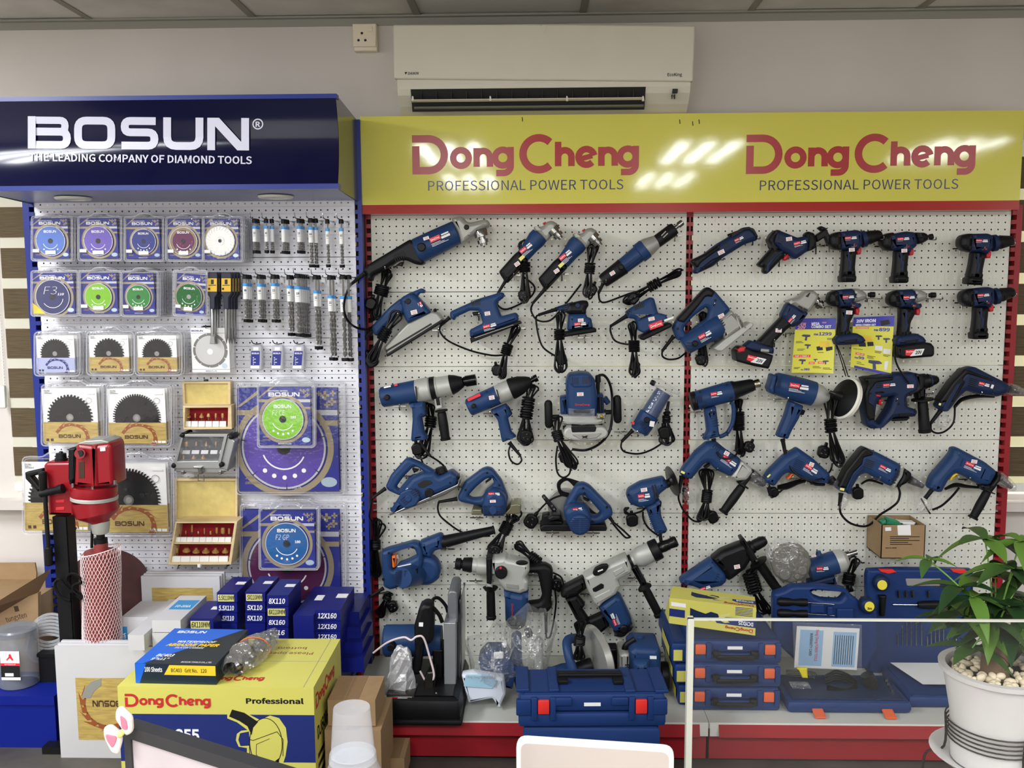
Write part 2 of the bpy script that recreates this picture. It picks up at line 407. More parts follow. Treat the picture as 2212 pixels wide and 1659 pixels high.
for i, (lx, ly) in enumerate(LAMPS):
 T('ceiling_light', kind='structure')
 add('lamp_frame', [box2(lx - 0.30, lx - 0.27, ly - 0.6, ly + 0.6, CEIL - 0.012, CEIL), box2(lx + 0.27, lx + 0.30, ly - 0.6, ly + 0.6, CEIL - 0.012, CEIL),
      box2(lx - 0.27, lx + 0.27, ly - 0.6, ly - 0.57, CEIL - 0.012, CEIL), box2(lx - 0.27, lx + 0.27, ly + 0.57, ly + 0.6, CEIL - 0.012, CEIL)], WHITE, smooth=0)
 add('reflector', box2(lx - 0.27, lx + 0.27, ly - 0.57, ly + 0.57, CEIL - 0.004, CEIL), WHITE, smooth=0)
 for k in (-0.18, 0, 0.18): area(lx + k, ly, 0.09, 1.14, LAMPW * (1.0 if lx < -2 else 0.62))
struct('light_baffle', box2(WXL - 0.1, WXR + 0.1, 0.012, WALLY, WB - 0.05, WB - 0.02), WALL)  # unseen ledge behind the boards, added to block window light going down
DBAND = mat('blind_dark', (74, 62, 42), 0.75, k=K, var=0.35, vscale=40, stretch=(0.3, 1, 7))
LB = bpy.data.materials.new('blind_light'); LB.use_nodes = True; nt = LB.node_tree; nt.nodes.clear()
o_ = nt.nodes.new('ShaderNodeOutputMaterial'); tr = nt.nodes.new('ShaderNodeBsdfTranslucent'); df = nt.nodes.new('ShaderNodeBsdfDiffuse'); a_ = nt.nodes.new('ShaderNodeMixShader')
tr.inputs[0].default_value = (0.85, 0.82, 0.62, 1); df.inputs[0].default_value = (0.75, 0.73, 0.62, 1); a_.inputs[0].default_value = 0.5
nt.links.new(df.outputs[0], a_.inputs[1]); nt.links.new(tr.outputs[0], a_.inputs[2]); nt.links.new(a_.outputs[0], o_.inputs[0])
MATS['blind_light'] = LB
LB_DIM = LB.copy(); [setattr(n_.inputs[0], 'default_value', 0.16) for n_ in LB_DIM.node_tree.nodes if n_.type == 'MIX_SHADER']  # left blind's copy, less translucent to stand for weaker daylight behind it
RAILW = mat('blind_rail', (196, 196, 190), 0.4, k=K)
def blind(xa, xb, label, chain, seed):
 T('zebra_blind', label, 'blind'); per = wz(441) - wz(530)
 z = wz(441) + per; zb = wz(1040); i = 0
 while z > zb + 0.02:
  z2 = max(z - per * 0.74, zb)
  add('dark_band', box2(xa, xb, 0.062, 0.063, z2, z), DBAND, smooth=0)
  if z2 > zb + 0.01:
   add('light_band', box2(xa, xb, 0.066, 0.067, max(z - per, zb), z2), LB if seed == 2 else LB_DIM, smooth=0)
  z -= per
 add('bottom_rail', box2(xa + 0.002, xb - 0.002, 0.052, 0.076, zb - 0.03, zb), RAILW)
 add('head_rail', box2(xa, xb, 0.04, 0.088, wz(441) + per, wz(441) + per + 0.06), RAILW)
 if chain:
  pts = [(xa - 0.012, 0.05, wz(420) - k * 0.012) for k in range(60)]
  add('bead_chain', [boxw(p, (0.005, 0.005, 0.007)) for p in pts] + [boxw((p[0] - 0.022, 0.05, p[2])   , (0.005, 0.005, 0.007)) for p in pts[:]], RAILW, kind='stuff', smooth=0)
  pe = pts[-1]; add('chain_weight', boxw((pe[0] - 0.008, 0.045, pe[2] - 0.05), (0.032, 0.02, 0.09), bev=0.008), RAILW)
blind(wx(20, 700), -0.0005, 'brown and cream zebra blind at the left edge, behind the blue display', True, 1)
blind(0.0, WXR + 0.03, 'brown and cream zebra blind at the right edge, behind the red uprights', False, 2)
Z(740, 0, 2.765)
T('wall_socket', 'cream three pin wall socket under the ceiling', 'socket')
pl = add('back_box', ext([(62, 146), (203, 142), (206, 302), (68, 304)], -WALLY, -WALLY + 0.035, 0.003, 6), mat('socket_cream', (200, 190, 170), 0.45, k=K))
add('socket_plate', ext([(58, 142), (200, 140), (200, 278), (62, 278)], -WALLY + 0.035, -WALLY + 0.045, 0.003, 5), MATS['socket_cream'])
add('switch', ext([(150, 158), (176, 157), (177, 186), (151, 187)], -WALLY + 0.045, -WALLY + 0.05, 0.001, 3), MATS['socket_cream'])
add('pin_holes', [ext(circ(x, y, 8, 10), -WALLY + 0.045, -WALLY + 0.0455, 0.0001, 0) for x, y in ((115, 198), (95, 240), (136, 240))], INK)
ACW = mat('ac_white', (218, 212, 195), 0.35, k=1, var=0.02)
ACG = mat('ac_dark', (22, 22, 22), 0.5, k=K)
T('air_conditioner', 'white split air conditioner with an open dark outlet, above the yellow sign', 'air conditioner')
aD = 0.14
def acp(prof, xl, xr):
 "profile (z, distance) swept along x"
 v, f = [], []; n = len(prof)
 for x in (xl, xr):
  for z, d in prof: v.append((x, -d, z))
 for i in range(n): f.append((i, (i + 1) % n, n + (i + 1) % n, n + i))
 f.append(tuple(range(n))[::-1]); f.append(tuple(range(n, 2 * n))); return v, f
zt, zs, zm, zb = (P((1200, y), aD).z for y in (145, 497, 520, 665)); xl, xr = P((300, 300), aD).x, P((2105, 300), aD).x
add('casing', acp([(zt, -WALLY), (zt, aD - 0.03), (zs, aD - 0.012), (zm, aD - 0.012), (zm - 0.02, aD - 0.02), (zb + 0.03, aD - 0.055), (zb, aD - 0.10), (zb, -WALLY)], xl + 0.012, xr - 0.012), ACW, smooth=0)
pn = add('front_panel', ext([(300, 146), (1180, 142), (1200, 150), (1215, 142), (2108, 152), (2095, 486), (305, 470)], aD - 0.03, aD, 0.006, 14), ACW)
add('badge_notch', ext([(1188, 148), (1222, 148), (1207, 196), (1200, 196)], aD, aD + 0.002, 0.0005, 3), ACW)
fl = board((0, 0), aD + 0.0005); m = MPP((1200, 300), aD)
def ptx(s, x, y, w, h, d, mt, name, sub=None, bold=0.0, shear=0.0, ang=0, z=0.0004):
 return add(name, text(board((x, y), d, ang), s, 0, 0, w * MPP((x, y), d), h * MPP((x, y), d), bold, shear, z), mt, sub=sub, smooth=0)
ptx('DAIKIN', 390, 446, 66, 15, aD, INK, 'lettering', pn, 0.02, 0.2)
add('emblem', ext([(370, 430), (388, 430), (376, 446)], aD, aD + 0.0006, 0.0001, 0), INK, sub=pn, smooth=0)
ptx('EcoKing', 1941, 455, 86, 19, aD, INK, 'lettering', pn, 0.02)
oz = [P((1200, y), aD).z for y in (522, 645)]; ox = [P((x, 560), aD).x for x in (405, 1812)]
add('outlet_recess', acp([(oz[0], aD - 0.012), (oz[0], aD - 0.008), (oz[1], aD - 0.046), (oz[1], aD - 0.05)], ox[0], ox[1]), ACG, smooth=0)
for i in range(15):
 x = ox[0] + (ox[1] - ox[0]) * (i + 0.7) / 15.5
 add('vane', boxw((x, -aD + 0.016, (oz[0] + oz[1]) / 2 + 0.012), (0.002, 0.02, 0.03), rx=-0.3), mat('ac_vane', (44, 43, 40), 0.5, k=K), smooth=0)
add('louver', acp([(P((1, 600), aD).z, aD + 0.004), (P((1, 606), aD).z, aD + 0.006), (P((1, 612), aD).z, aD - 0.01), (P((1, 606), aD).z, aD - 0.012)], ox[0] + 0.004, ox[1] - 0.008), ACW, smooth=0)
add('lower_louver', acp([(P((1, 632), aD).z, aD - 0.03), (P((1, 641), aD).z, aD - 0.028), (P((1, 645), aD).z, aD - 0.04), (P((1, 636), aD).z, aD - 0.045)], ox[0] + 0.008, ox[1] - 0.004), mat('ac_inner', (96, 94, 86), 0.5, k=K), smooth=0)
for x in (418, 882, 1340, 1795): add('louver_arm', ext([(x - 4, 572), (x + 5, 575), (x + 8, 602), (x - 6, 602)], aD - 0.005, aD + 0.006, 0.001, 2), ACW)
add('display', ext([(1972, 530), (2003, 530), (2001, 555), (1970, 555)], aD - 0.02, aD - 0.008, 0.0005, 2), INK)
for i, y in enumerate((566, 575, 585)): add('indicator', [ext(circ(1984, y, 4, 8), aD - 0.03, aD - 0.012 - i * 0.003, 0.0002, 0), ext(circ(1969, y, 3, 8), aD - 0.03, aD - 0.012 - i * 0.003, 0.0002, 0)], INK)
# ================================================================ displays
def pegpanel(xa, xb, za, zb, d, xs, zs, hr=0.0031):
 "sheet with real holes"
 v, f = [], []; th = 0.0015
 hx = 0.0125; n = 8
 for X in xs:
  for Zz in zs:
   b = len(v)
   for i in range(8):
    a = PI / 4 * i; r = hx / max(abs(math.cos(a)), abs(math.sin(a))); v.append((X + r * math.cos(a), -d, Zz + r * math.sin(a)))
   for i in range(8): a = PI / 4 * i; v.append((X + hr * math.cos(a), -d, Zz + hr * math.sin(a)))
   for i in range(8): a = PI / 4 * i; v.append((X + hr * math.cos(a), -d + th, Zz + hr * math.sin(a)))
   for i in range(8):
    j = (i + 1) % 8; f.append((b + i, b + j, b + 8 + j, b + 8 + i)); f.append((b + 8 + i, b + 8 + j, b + 16 + j, b + 16 + i))
 X0, X1, Z0, Z1 = xs[0] - hx, xs[-1] + hx, min(zs) - hx, max(zs) + hx
 for (a, b2, c, e) in ((xa, X0, za, zb), (X1, xb, za, zb), (X0, X1, za, Z0), (X0, X1, Z1, zb)):
  n0 = len(v); v += [(a, -d, c), (b2, -d, c), (b2, -d, e), (a, -d, e)]; f.append((n0, n0 + 1, n0 + 2, n0 + 3))
 n0 = len(v)                                           # folded edges
 v += [(xa, -d, za), (xb, -d, za), (xb, -d + 0.012, za), (xa, -d + 0.012, za), (xa, -d, zb), (xb, -d, zb), (xb, -d + 0.012, zb), (xa, -d + 0.012, zb)]
 f += [(n0, n0 + 1, n0 + 2, n0 + 3), (n0 + 4, n0 + 5, n0 + 6, n0 + 7)]
 return v, f
PEGW = mat('peg_grey_white', (190, 190, 180), 0.5, k=K, var=0.03, vscale=3)
PEGB = mat('peg_cool_white', (240, 240, 248), 0.5, k=1, var=0.02, vscale=3)
UPR = mat('upright_red', (122, 20, 28), 0.35, k=K)
UPB = mat('upright_blue', (15, 32, 108), 0.35, k=K)
DARK = mat('slot_shade_dark', (9, 9, 11), 0.7, k=K)
def upright(x, w, ztop, zbot, d, m, side, parent=None):
 "slotted steel post; side: -1 slots on its left edge, 1 right, 0 two rows"
 g = [box2(x - w / 2, x + w / 2, 0.055 - d, 0.03 - d, zbot, ztop)]
 add('slot_shade', g, DARK, smooth=0)  # near-black back plate stands for the shade inside the slots
 q = []; sw = w * 0.42
 if side == 0: q.append(box2(x - w * 0.12, x + w * 0.12, 0.03 - d, -d, zbot, ztop))
 else: q.append(box2(x - side * w / 2, x + side * (w / 2 - sw), 0.03 - d, -d, zbot, ztop))
 z = ztop - 0.02; p = 0.033
 while z > zbot + 0.02:
  if side == 0:
   q.append(box2(x - w / 2, x - w * 0.12, 0.03 - d, -d + 0.001, z - 0.014, z)); q.append(box2(x + w * 0.12, x + w / 2, 0.03 - d, -d + 0.001, z - 0.014, z))
  else: q.append(box2(x + side * (w / 2 - sw), x + side * w / 2, 0.03 - d, -d + 0.0005, z - 0.015, z))
  z -= p
 add('slotted_post', q, m, smooth=0)
Z(0, 0, 1)
DC_D = 0.0
dcx = lambda px, py: raw(px, py, 0.0)[0].x
dcz = lambda py, px=1106: raw(px, py, 0.0)[0].z
T('tool_display', 'red framed grey pegboard display with a low red base shelf, hung with blue power tools', 'display stand')
SEAM = [dcz(y) for y in (463, 630, 791.5, 950, 1108, 1264, 1416)]
XL = raw(812.1, 471.3, 0)[0].x; XR = raw(2172.1, 473.6, 0)[0].x
XM0 = raw(1472, 470.6, 0)[0].x; XM1 = raw(1508.8, 471.5, 0)[0].x
for (a, b) in ((XL, XM0), (XM1, XR)):
 n = 46; xs = [a + (b - a) * i / (n - 1) for i in range(n)]
 for k in range(6):
  zt_, zb_ = SEAM[k], SEAM[k + 1]; nr = 11; p = (zt_ - zb_) / 11.27
  zs = [zt_ - p * (0.64 + i) for i in range(nr)]
  add('peg_panel', pegpanel(a - 0.019, b + 0.019, zb_ + 0.0012, zt_ - 0.0012, 0.0, xs, zs), PEGW, smooth=0)
zbot = 0.0
upright(XL - 0.037, 0.034, SEAM[0] + 0.02, zbot, 0.012, UPR, 1)
upright((XM0 + XM1) / 2, 0.024, SEAM[0] + 0.02, zbot, 0.004, UPR, 0)
upright(XR + 0.037, 0.034, SEAM[0] + 0.02, zbot, 0.012, UPR, -1)
SHD = 0.54; SHZ = SEAM[6]
DECK = mat('deck_grey', (205, 205, 196), 0.45, k=0.78, var=0.05, vscale=4)
BASER = mat('base_red', (132, 24, 32), 0.3, k=K)
xm = (XM0 + XM1) / 2
for (a, b) in ((XL - 0.05, xm - 0.001), (xm + 0.001, XR + 0.05)):
 add('shelf_deck', box2(a, b, 0.0, -SHD, SHZ - 0.02, SHZ), DECK, smooth=0)
 add('shelf_edge', box2(a + 0.002, b - 0.002, -SHD - 0.004, -SHD, SHZ - 0.045, SHZ - 0.002), mat('edge_white', (206, 204, 196), 0.4, k=0.6), smooth=0)
 add('price_rail', ([(a + 0.03, -SHD - 0.005, SHZ - 0.004), (b - 0.03, -SHD - 0.005, SHZ - 0.004), (b - 0.03, -SHD - 0.016, SHZ - 0.043), (a + 0.03, -SHD - 0.016, SHZ - 0.043), (a + 0.03, -SHD - 0.007, SHZ - 0.047), (b - 0.03, -SHD - 0.007, SHZ - 0.047)], [(0, 1, 2, 3), (3, 2, 5, 4)]), BASER, smooth=0)
 add('kick_plate', box2(a + 0.004, b - 0.004, -SHD + 0.02, -SHD + 0.03, 0.012, SHZ - 0.03), BASER, smooth=0)
add('side_bracket', box2(XL - 0.062, XL - 0.052, 0.0, -SHD, 0.0, SHZ + 0.01), BASER, smooth=0)
YEL = mat('sign_yellow', (180, 174, 78), 0.065, k=0.5, var=0.02, vscale=3, bump=0.025, bscale=45)
SRED = mat('sign_red', (140, 40, 36), 0.065, k=0.5, bump=0.025, bscale=45)
LRED = mat('logo_red', (142, 36, 34), 0.25, k=0.5)
SNAVY = mat('sign_navy', (24, 30, 74), 0.25, k=0.5)
T('tool_sign', 'long yellow and red sign board with two red logos, under the air conditioner', 'sign')
sd = 0.075
a, b = raw(779, 350, sd)[0].x, raw(2207, 350, sd)[0].x
z0, z1, z2 = raw(1480, 458, sd)[0].z, raw(1480, 438, sd)[0].z, raw(1480, 245, sd)[0].z
add('sign_board', box2(a, b, -0.02, -sd, z1, z2), YEL, smooth=0)
add('red_strip', box2(a, b, -0.02, -sd + 0.0005, z0, z1), SRED, smooth=0)
for lx, bx, lw, tx0, tw, by in ((891, 376, 487, 925, 421, 412), (1611, 376, 488, 1641, 424, 411)):
 f_ = board((lx, by - 35), sd); m = MPP((lx, 376), sd)
 add('logo', logo(f_, LOGO_DC, 0, 0, lw * m, 83 * m), LRED, smooth=0)
 f_ = board((tx0, by), sd); add('lettering', text(f_, 'PROFESSIONAL POWER TOOLS', 0, 0, tw * m, 21 * m), SNAVY, smooth=0)
add('pen_mark', [ext([(x, y), (x + 2, y), (x + 3, y + 9), (x + 1, y + 10)], sd, sd + 0.0004, 0.0001, 0) for x, y in ((1127, 253), (1467, 258), (1495, 262), (1509, 258))], mat('pen_black', (40, 38, 24), 0.5, k=0.5), smooth=0)
T('blade_display', 'blue framed white pegboard display hung with blades and drill bits', 'display stand')
BD = 0.08
bx0, bx1 = raw(73, 436, BD)[0].x, raw(766, 436, BD)[0].x
BSE = [raw(420, y, BD)[0].z for y in (384, 557, 731, 902, 1069, 1236, 1402)]
np_ = int((bx1 - bx0 - 0.02) / 0.025); off = (bx1 - bx0 - (np_ - 1) * 0.025) / 2
xs = [bx0 + off + 0.025 * i for i in range(np_)]
for k in range(6):
 zt_, zb_ = BSE[k], BSE[k + 1]; p = (zt_ - zb_) / 11.27
 zs = [zt_ - p * (0.64 + i) for i in range(11)]
 add('peg_panel', pegpanel(bx0, bx1, zb_ + 0.0012, zt_ - 0.0012, BD, xs, zs), PEGB, smooth=0)
zhT = raw(420, 262, BD)[0].z
upright(bx0 - 0.02, 0.04, zhT, 0.0, BD + 0.006, UPB, 1); upright(bx1 + 0.0135, 0.026, zhT, 0.0, BD + 0.006, UPB, -1)
BASEB = mat('base_blue', (16, 28, 104), 0.35, k=K)
BZ = 0.2
add('shelf_deck', box2(-1.34, bx1 + 0.0, -BD, -BD - 0.4, BZ - 0.02, BZ), BASEB, smooth=0)
add('kick_plate', box2(-1.34, bx1 + 0.0, -BD - 0.39, -BD - 0.4, 0.0, BZ - 0.02), BASEB, smooth=0)
T('blade_sign', 'dark blue curved header sign with large white lettering, top left', 'sign')
SBL = mat('header_blue', (4, 6, 40), 0.12, k=0.5, spec=0.4)
TRB = mat('header_trim', (18, 38, 112), 0.3, k=K)
CHK = mat('header_cheek', (60, 62, 70), 0.2, 0.3, k=K, coat=0.3)
hd = 0.42
hx1 = raw(727, 300, hd)[0].x; hx0 = raw(-60, 300, hd)[0].x
hz1, hz0 = raw(400, 206, hd)[0].z, raw(400, 410, hd)[0].z
N = 14; prof = []
for i in range(N + 1):
 t_ = i / N; prof.append((hz0 + 0.012 + (hz1 - hz0 - 0.024) * t_, hd - 0.03 * math.sin(PI * t_)))
v, f = [], []
for x in (hx0, hx1):
 for z, d in prof: v.append((x, -d, z))
for i in range(N): f.append((i, i + 1, N + 2 + i, N + 1 + i))
hp = add('sign_face', (v, f), SBL, smooth=60)
add('top_trim', box2(hx0, hx1 + 0.004, -hd - 0.004, -hd + 0.03, hz1 - 0.014, hz1), TRB, smooth=0)
add('bottom_trim', box2(hx0, hx1 + 0.004, -hd - 0.004, -hd + 0.03, hz0, hz0 + 0.016), TRB, smooth=0)
zk = raw(775, 258, BD)[0].z
cheek = [(hz0, hd)] + [(z, d) for z, d in prof] + [(hz1, hd), (zk, BD), (raw(775, 436, BD)[0].z, BD)]
for x in (hx1, hx0): add('end_cheek', ([(x + 0.001, -d, z) for z, d in cheek] + [(x - 0.003, -d, z) for z, d in cheek], [tuple(range(len(cheek))), tuple(range(2 * len(cheek) - 1, len(cheek) - 1, -1))]), CHK, smooth=0)
zu = raw(400, 436, BD)[0].z
und = add('underside', ([(hx0, -hd, hz0), (hx1, -hd, hz0), (hx1, -BD, zu), (hx0, -BD, zu)], [(0, 1, 2, 3)]), mat('header_under', (120, 124, 150), 0.35, k=K), smooth=0)
for px in (158, 596):
 c = raw(px, 425, (hd + BD) / 2)[0]; zc = (hz0 + zu) / 2 - 0.002
 add('downlight', revw((c.x, c.y, zc), (c.x, c.y, zc - 0.008), [(0, 0.06), (0.5, 0.06), (1, 0.055), (1, 0.04), (0.6, 0.038)], 24), mat('downlight_rim', (190, 190, 180), 0.4, k=K))
def hface(x, y, k=0):
 q = raw(x, y, hd - 0.015)[0]
 for _ in range(4):
  t_ = (q.z - hz0 - 0.012) / (hz1 - hz0 - 0.024); q = raw(x, y, hd - 0.03 * math.sin(PI * min(1, max(0, t_))) + 0.003 + 0.00004 * k)[0]
 return tuple(q)
HW = mat('header_white', (186, 186, 202), 0.3, k=0.5)
v, f, W_ = LOGO_BO
add('logo', ([hface(60 + a[0] * 478 / W_, 321 - a[1] * 70 + (a[0] / W_) * 4, a[2]) for a in v], f), HW, sub=hp, smooth=0)
v, f, W_, H_ = text2d('THE LEADING COMPANY OF DIAMOND TOOLS', 0.018)
add('lettering', ([hface(63 + a * 481 / W_, 347 - b * 16.5 / H_ + (a / W_) * 7) for a, b in v], f), HW, sub=hp, smooth=0)
v, f, W_, H_ = text2d('R', 0.03)
g2 = ribbon(arc(557, 268, 10.5, 0, 345, 22), 2.6, True)
add('registered_mark', [([hface(552 + a * 10 / W_, 273.5 - b * 11 / H_) for a, b in v], f), ([hface(a, b) for a, b in g2[0]], g2[1])], HW, sub=hp, smooth=0)
# ================================================================ tool helpers
E, A = ext, add
def lab(x, y, w, h, ang, d, lines=3, box=True, sub=None):
 "red maker's plate with white lettering, model lines beside and below"
 fl = board((x, y), d, ang); m = MPP((x, y), d); W, Hh = w * m, h * m
 p = A('brand_plate', frect(fl, 0, -Hh, W, 0, 0.0004), RED, sub=sub, smooth=0)
 A('brand_logo', logo(fl, LOGO_DC, W * 0.1, -Hh * 0.72, W * 0.8, Hh * 0.45, 0.0007), WHITE, sub=p, smooth=0)
 g = []
 if box: g.append(frect(fl, W * 1.06, -Hh * 1.15, W * 1.9, -Hh * 0.62, 0.0004))
 g.append(frect(fl, W * 1.15, -Hh * 0.45, W * 1.85, -Hh * 0.12, 0.0004))
 for i in range(lines):
  b = -Hh * (1.32 + 0.27 * i); g.append(frect(fl, 0.0, b - Hh * 0.09, W * (0.9 + 0.35 * ((i * 7) % 3)), b, 0.0004))
 A('plate_print', g, WHITE, sub=p, smooth=0); return p
def price(x, y, w, h, ang, d):
 fl = board((x, y), d, ang); m = MPP((x, y), d); W, Hh = w * m, h * m
 p = A('price_sticker', frect(fl, 0, -Hh, W, 0, 0.0005), PRICE, smooth=0)
 A('price_print', [frect(fl, W * 0.12, -Hh * 0.42, W * 0.85, -Hh * 0.2, 0.0008), frect(fl, W * 0.2, -Hh * 0.85, W * 0.8, -Hh * 0.58, 0.0008)], PRED, sub=p, smooth=0)
def screws(pts, r, d, m=None): A('screw', [E(circ(x, y, r, 10), d - 0.002, d + 0.0006, 0.0003, 0) for x, y in pts], m or BLACK)
def slots(quads, d, m=None, name='slot_plate', sub=None): A(name, [E(q, d - 0.003, d + 0.0005, 0.0002, 2) for q in quads], m or INK, sub=sub)  # thin proud plates; the dark ones stand for shade in vent openings
def hslots(x, y, w, h, n, ang, gap, d, m=None):
 "n parallel slots, each w long h high, stepping down by gap, turned by ang"
 a = math.radians(ang); ux, uy = math.cos(a), -math.sin(a); vx, vy = math.sin(a), math.cos(a); q = []
 for i in range(n):
  bx, by = x + vx * gap * i, y + vy * gap * i
  q.append([(bx, by), (bx + ux * w, by + uy * w), (bx + ux * w + vx * h, by + uy * w + vy * h), (bx + vx * h, by + vy * h)])
 slots(q, d, m)
CR = 0.0036
def lead(pts, d=0.05, r=CR, name='cord'): return A(name, tube(pts, r, d), CORD)
def sleeve(a, b, d=0.06, r0=17, r1=10): A('cord_sleeve', rail(a, b, [(0, r0), (0.1, r0), (0.12, r0 * 0.85), (0.95, r1), (1, r1 * 1.3)], d, 10), RUB)
def plug(x, y, s=1.0, ang=0.0, d=0.06, pins=True):
 "three pin plug seen from its front"
 k = ZF[2] / 4.4 * s; a = math.radians(ang); ca, sa = math.cos(a), math.sin(a)
 def q(px, py): return (x + (px * ca + py * sa) * k, y + (-px * sa + py * ca) * k)
 p = A('plug', [E([q(*c) for c in ((-50, -28), (-22, -52), (22, -52), (50, -28), (46, 36), (20, 52), (-20, 52), (-46, 36))], d - 0.02, d + 0.006, 0.006, 10 * k),
     E([q(*c) for c in ((-12, -84), (12, -84), (16, -48), (-16, -48))], d - 0.012, d - 0.002, 0.004, 5 * k)], CORD)
 if pins:
  A('plug_pins', [E([q(cx - 5, cy - 3), q(cx + 5, cy - 3), q(cx + 5, cy + 4), q(cx - 5, cy + 4)], d + 0.006, d + 0.02, 0.001, 1) for cx, cy in ((-18, 14), (18, 14), (0, -20))], STEEL, sub=p)
 return p
def bundle(top, wrap, bot, wt=36, wb=56, nt=3, nb=4, turns=6, wr=36, d=0.055, wl=80, sd=1, r=CR):
 "a coiled cord: loops above and below a wrapped neck"
 rg = random.Random(sd); g = []; w = Vector(wrap); kk = ZF[2] / 4.4; wt *= kk; wb *= kk; wr *= kk; wl *= kk
 ax = (Vector(bot) - Vector(top)).normalized(); n = Vector((-ax.y, ax.x))
 for tip, ww, cnt, sgn in ((Vector(top), wt, nt, -1), (Vector(bot), wb, nb, 1)):
  L = (tip - w).length
  for i in range(cnt):
   u = (i + 0.5) / cnt - 0.5; t2 = tip + n * (u * ww * 0.55) - ax * sgn * (rg.random() * L * 0.12)
   wd_ = ww * (0.55 + 0.45 * rg.random()); dd = d + (rg.random() - 0.5) * 0.022; s0 = w + ax * sgn * wl * 0.4
   bx = n * (u * ww * 0.5)
   pts = [s0 + n * (-wr * 0.35), s0.lerp(t2, 0.45) - n * wd_ * 0.42 + bx * 0.5, s0.lerp(t2, 0.85) - n * wd_ * 0.5 + bx, t2, s0.lerp(t2, 0.85) + n * wd_ * 0.5 + bx, s0.lerp(t2, 0.45) + n * wd_ * 0.42 + bx * 0.5, s0 + n * (wr * 0.35)]
   g.append(tube([(p.x, p.y, dd + 0.006 * math.sin(k)) for k, p in enumerate(pts)], r, d, 5, n=6))
 c0 = P(tuple(w), d); m = MPP(tuple(w), d); axw = Vector((ax.x, 0, -ax.y)); nw = Vector((n.x, 0, -n.y)); yv = Vector((0, 1, 0))
 for i in range(turns):
  o = c0 + axw * ((i - (turns - 1) / 2) / turns * wl * m); tl = (rg.random() - 0.5) * 0.5
  ring = [o + nw * (wr * m * math.cos(q)) + yv * (wr * m * 0.8 * math.sin(q)) + axw * (math.cos(q) * tl * 0.006) for q in [2 * PI * j / 14 for j in range(14)]]
  g.append(tubew(ring, r, 6, True))
 g.append(tubew([c0 - axw * (wl * 0.5 * m), c0 + axw * (wl * 0.5 * m)], wr * m * 0.7, 8))
 return A('cord_coil', g, CORD)
HOOKS = []
def hook(x, y, what, reach=0.1, drop=90, slant=0):
 "chrome peg hook: a wire on the board, an arm out to the room and an upturned tip at (x, y)"
 HOOKS.append((x, y, what, reach, drop, slant, list(ZF)))
def make_hooks():
 for x, y, what, reach, drop, slant, zf in HOOKS:
  Z(*zf); k = ZF[2] / 4.4; T('peg_hook', what, 'hook', 'chrome peg hooks on the tool display')
  b = P((x - slant * k, y + 20 * k), 0.004); t = P((x, y), reach); arm = P((x, y + 30 * k), reach)
  A('hook_arm', tubew(spline([(b.x, -0.002, b.z), (b.x, -0.02, b.z), (arm.x, -reach * 0.9, arm.z + 0.001), (arm.x, -reach, arm.z + 0.006), tuple(t)], 4), 0.0024, 6), CHROME)
  A('hook_foot', [boxw((b.x, -0.0035, b.z), (0.05, 0.003, 0.004)), tubew([(b.x, -0.006, b.z), (b.x, -0.006, b.z - drop * k * MPP((x, y), 0.0) / k * 0.6)], 0.0022, 6)], CHROME)
# ================================================================ row 1
Z(740, 450, 4.367)
T('angle_grinder', 'largest angle grinder, long black rear handle, hung at the top left of the tools', 'angle grinder', 'power tools hung on the pegboard')
A('handle', E([(190, 578), (250, 520), (630, 290), (700, 320), (770, 520), (740, 536), (690, 532), (600, 492), (540, 487), (500, 505), (420, 562), (275, 640), (268, 690), (235, 680), (212, 635)], 0.045, 0.115, 0.014, 24), BLACK)
A('motor_housing', rail((700, 408), (1085, 222), [(0, 112), (0.03, 124), (0.5, 120), (0.98, 112), (1, 100)], 0.082, 28), BLUE)
A('gear_head', [E([(1020, 92), (1105, 70), (1140, 92), (1168, 125), (1205, 133), (1345, 100), (1382, 122), (1390, 165), (1285, 215), (1225, 265), (1160, 320), (1120, 335), (1080, 240)], 0.045, 0.118, 0.016, 26)], GREY)
A('spindle', rail((1296, 200), (1336, 352), [(0, 58), (.1, 66), (.45, 66), (.47, 34), (.62, 34), (.63, 54), (.85, 54), (.87, 36), (1, 34)], 0.1, 20), CHROME)
A('head_bolt', E(circ(1168, 178, 25, 14), 0.11, 0.125, 0.003, 0), BLACK)
A('brush_cap', E(circ(742, 366, 42, 18), 0.10, 0.137, 0.004, 0), BLACK)
A('trigger', E([(470, 560), (540, 510), (580, 502), (560, 552), (530, 540)], 0.07, 0.09, 0.004, 8), BLACK)
hslots(575, 400, 70, 9, 6, -66, 20, 0.1152, RUB); screws([(518, 422), (260, 553)], 11, 0.115)
lab(815, 288, 105, 42, 23, 0.136); price(758, 276, 55, 30, 17, 0.136)
sleeve((212, 610), (75, 720), 0.11, 24, 14)
lead([(75, 720, .115), (30, 820, .19), (14, 950, .225), (50, 1060, .2), (130, 1125, .13), (240, 1142, .09), (300, 1100, .07)], 0.2, 0.0042)
bundle((430, 575), (370, 775), (300, 1060), 60, 60, 4, 4, 6, 62, 0.06, 100, 2); plug(262, 900, 1.1, -20, 0.06, False)
hook(1195, 235, 'chrome hook under the grey head of the largest grinder', 0.125, 120, -5); hook(398, 545, 'chrome hook under the black handle of the largest grinder', 0.125, 60, 0)
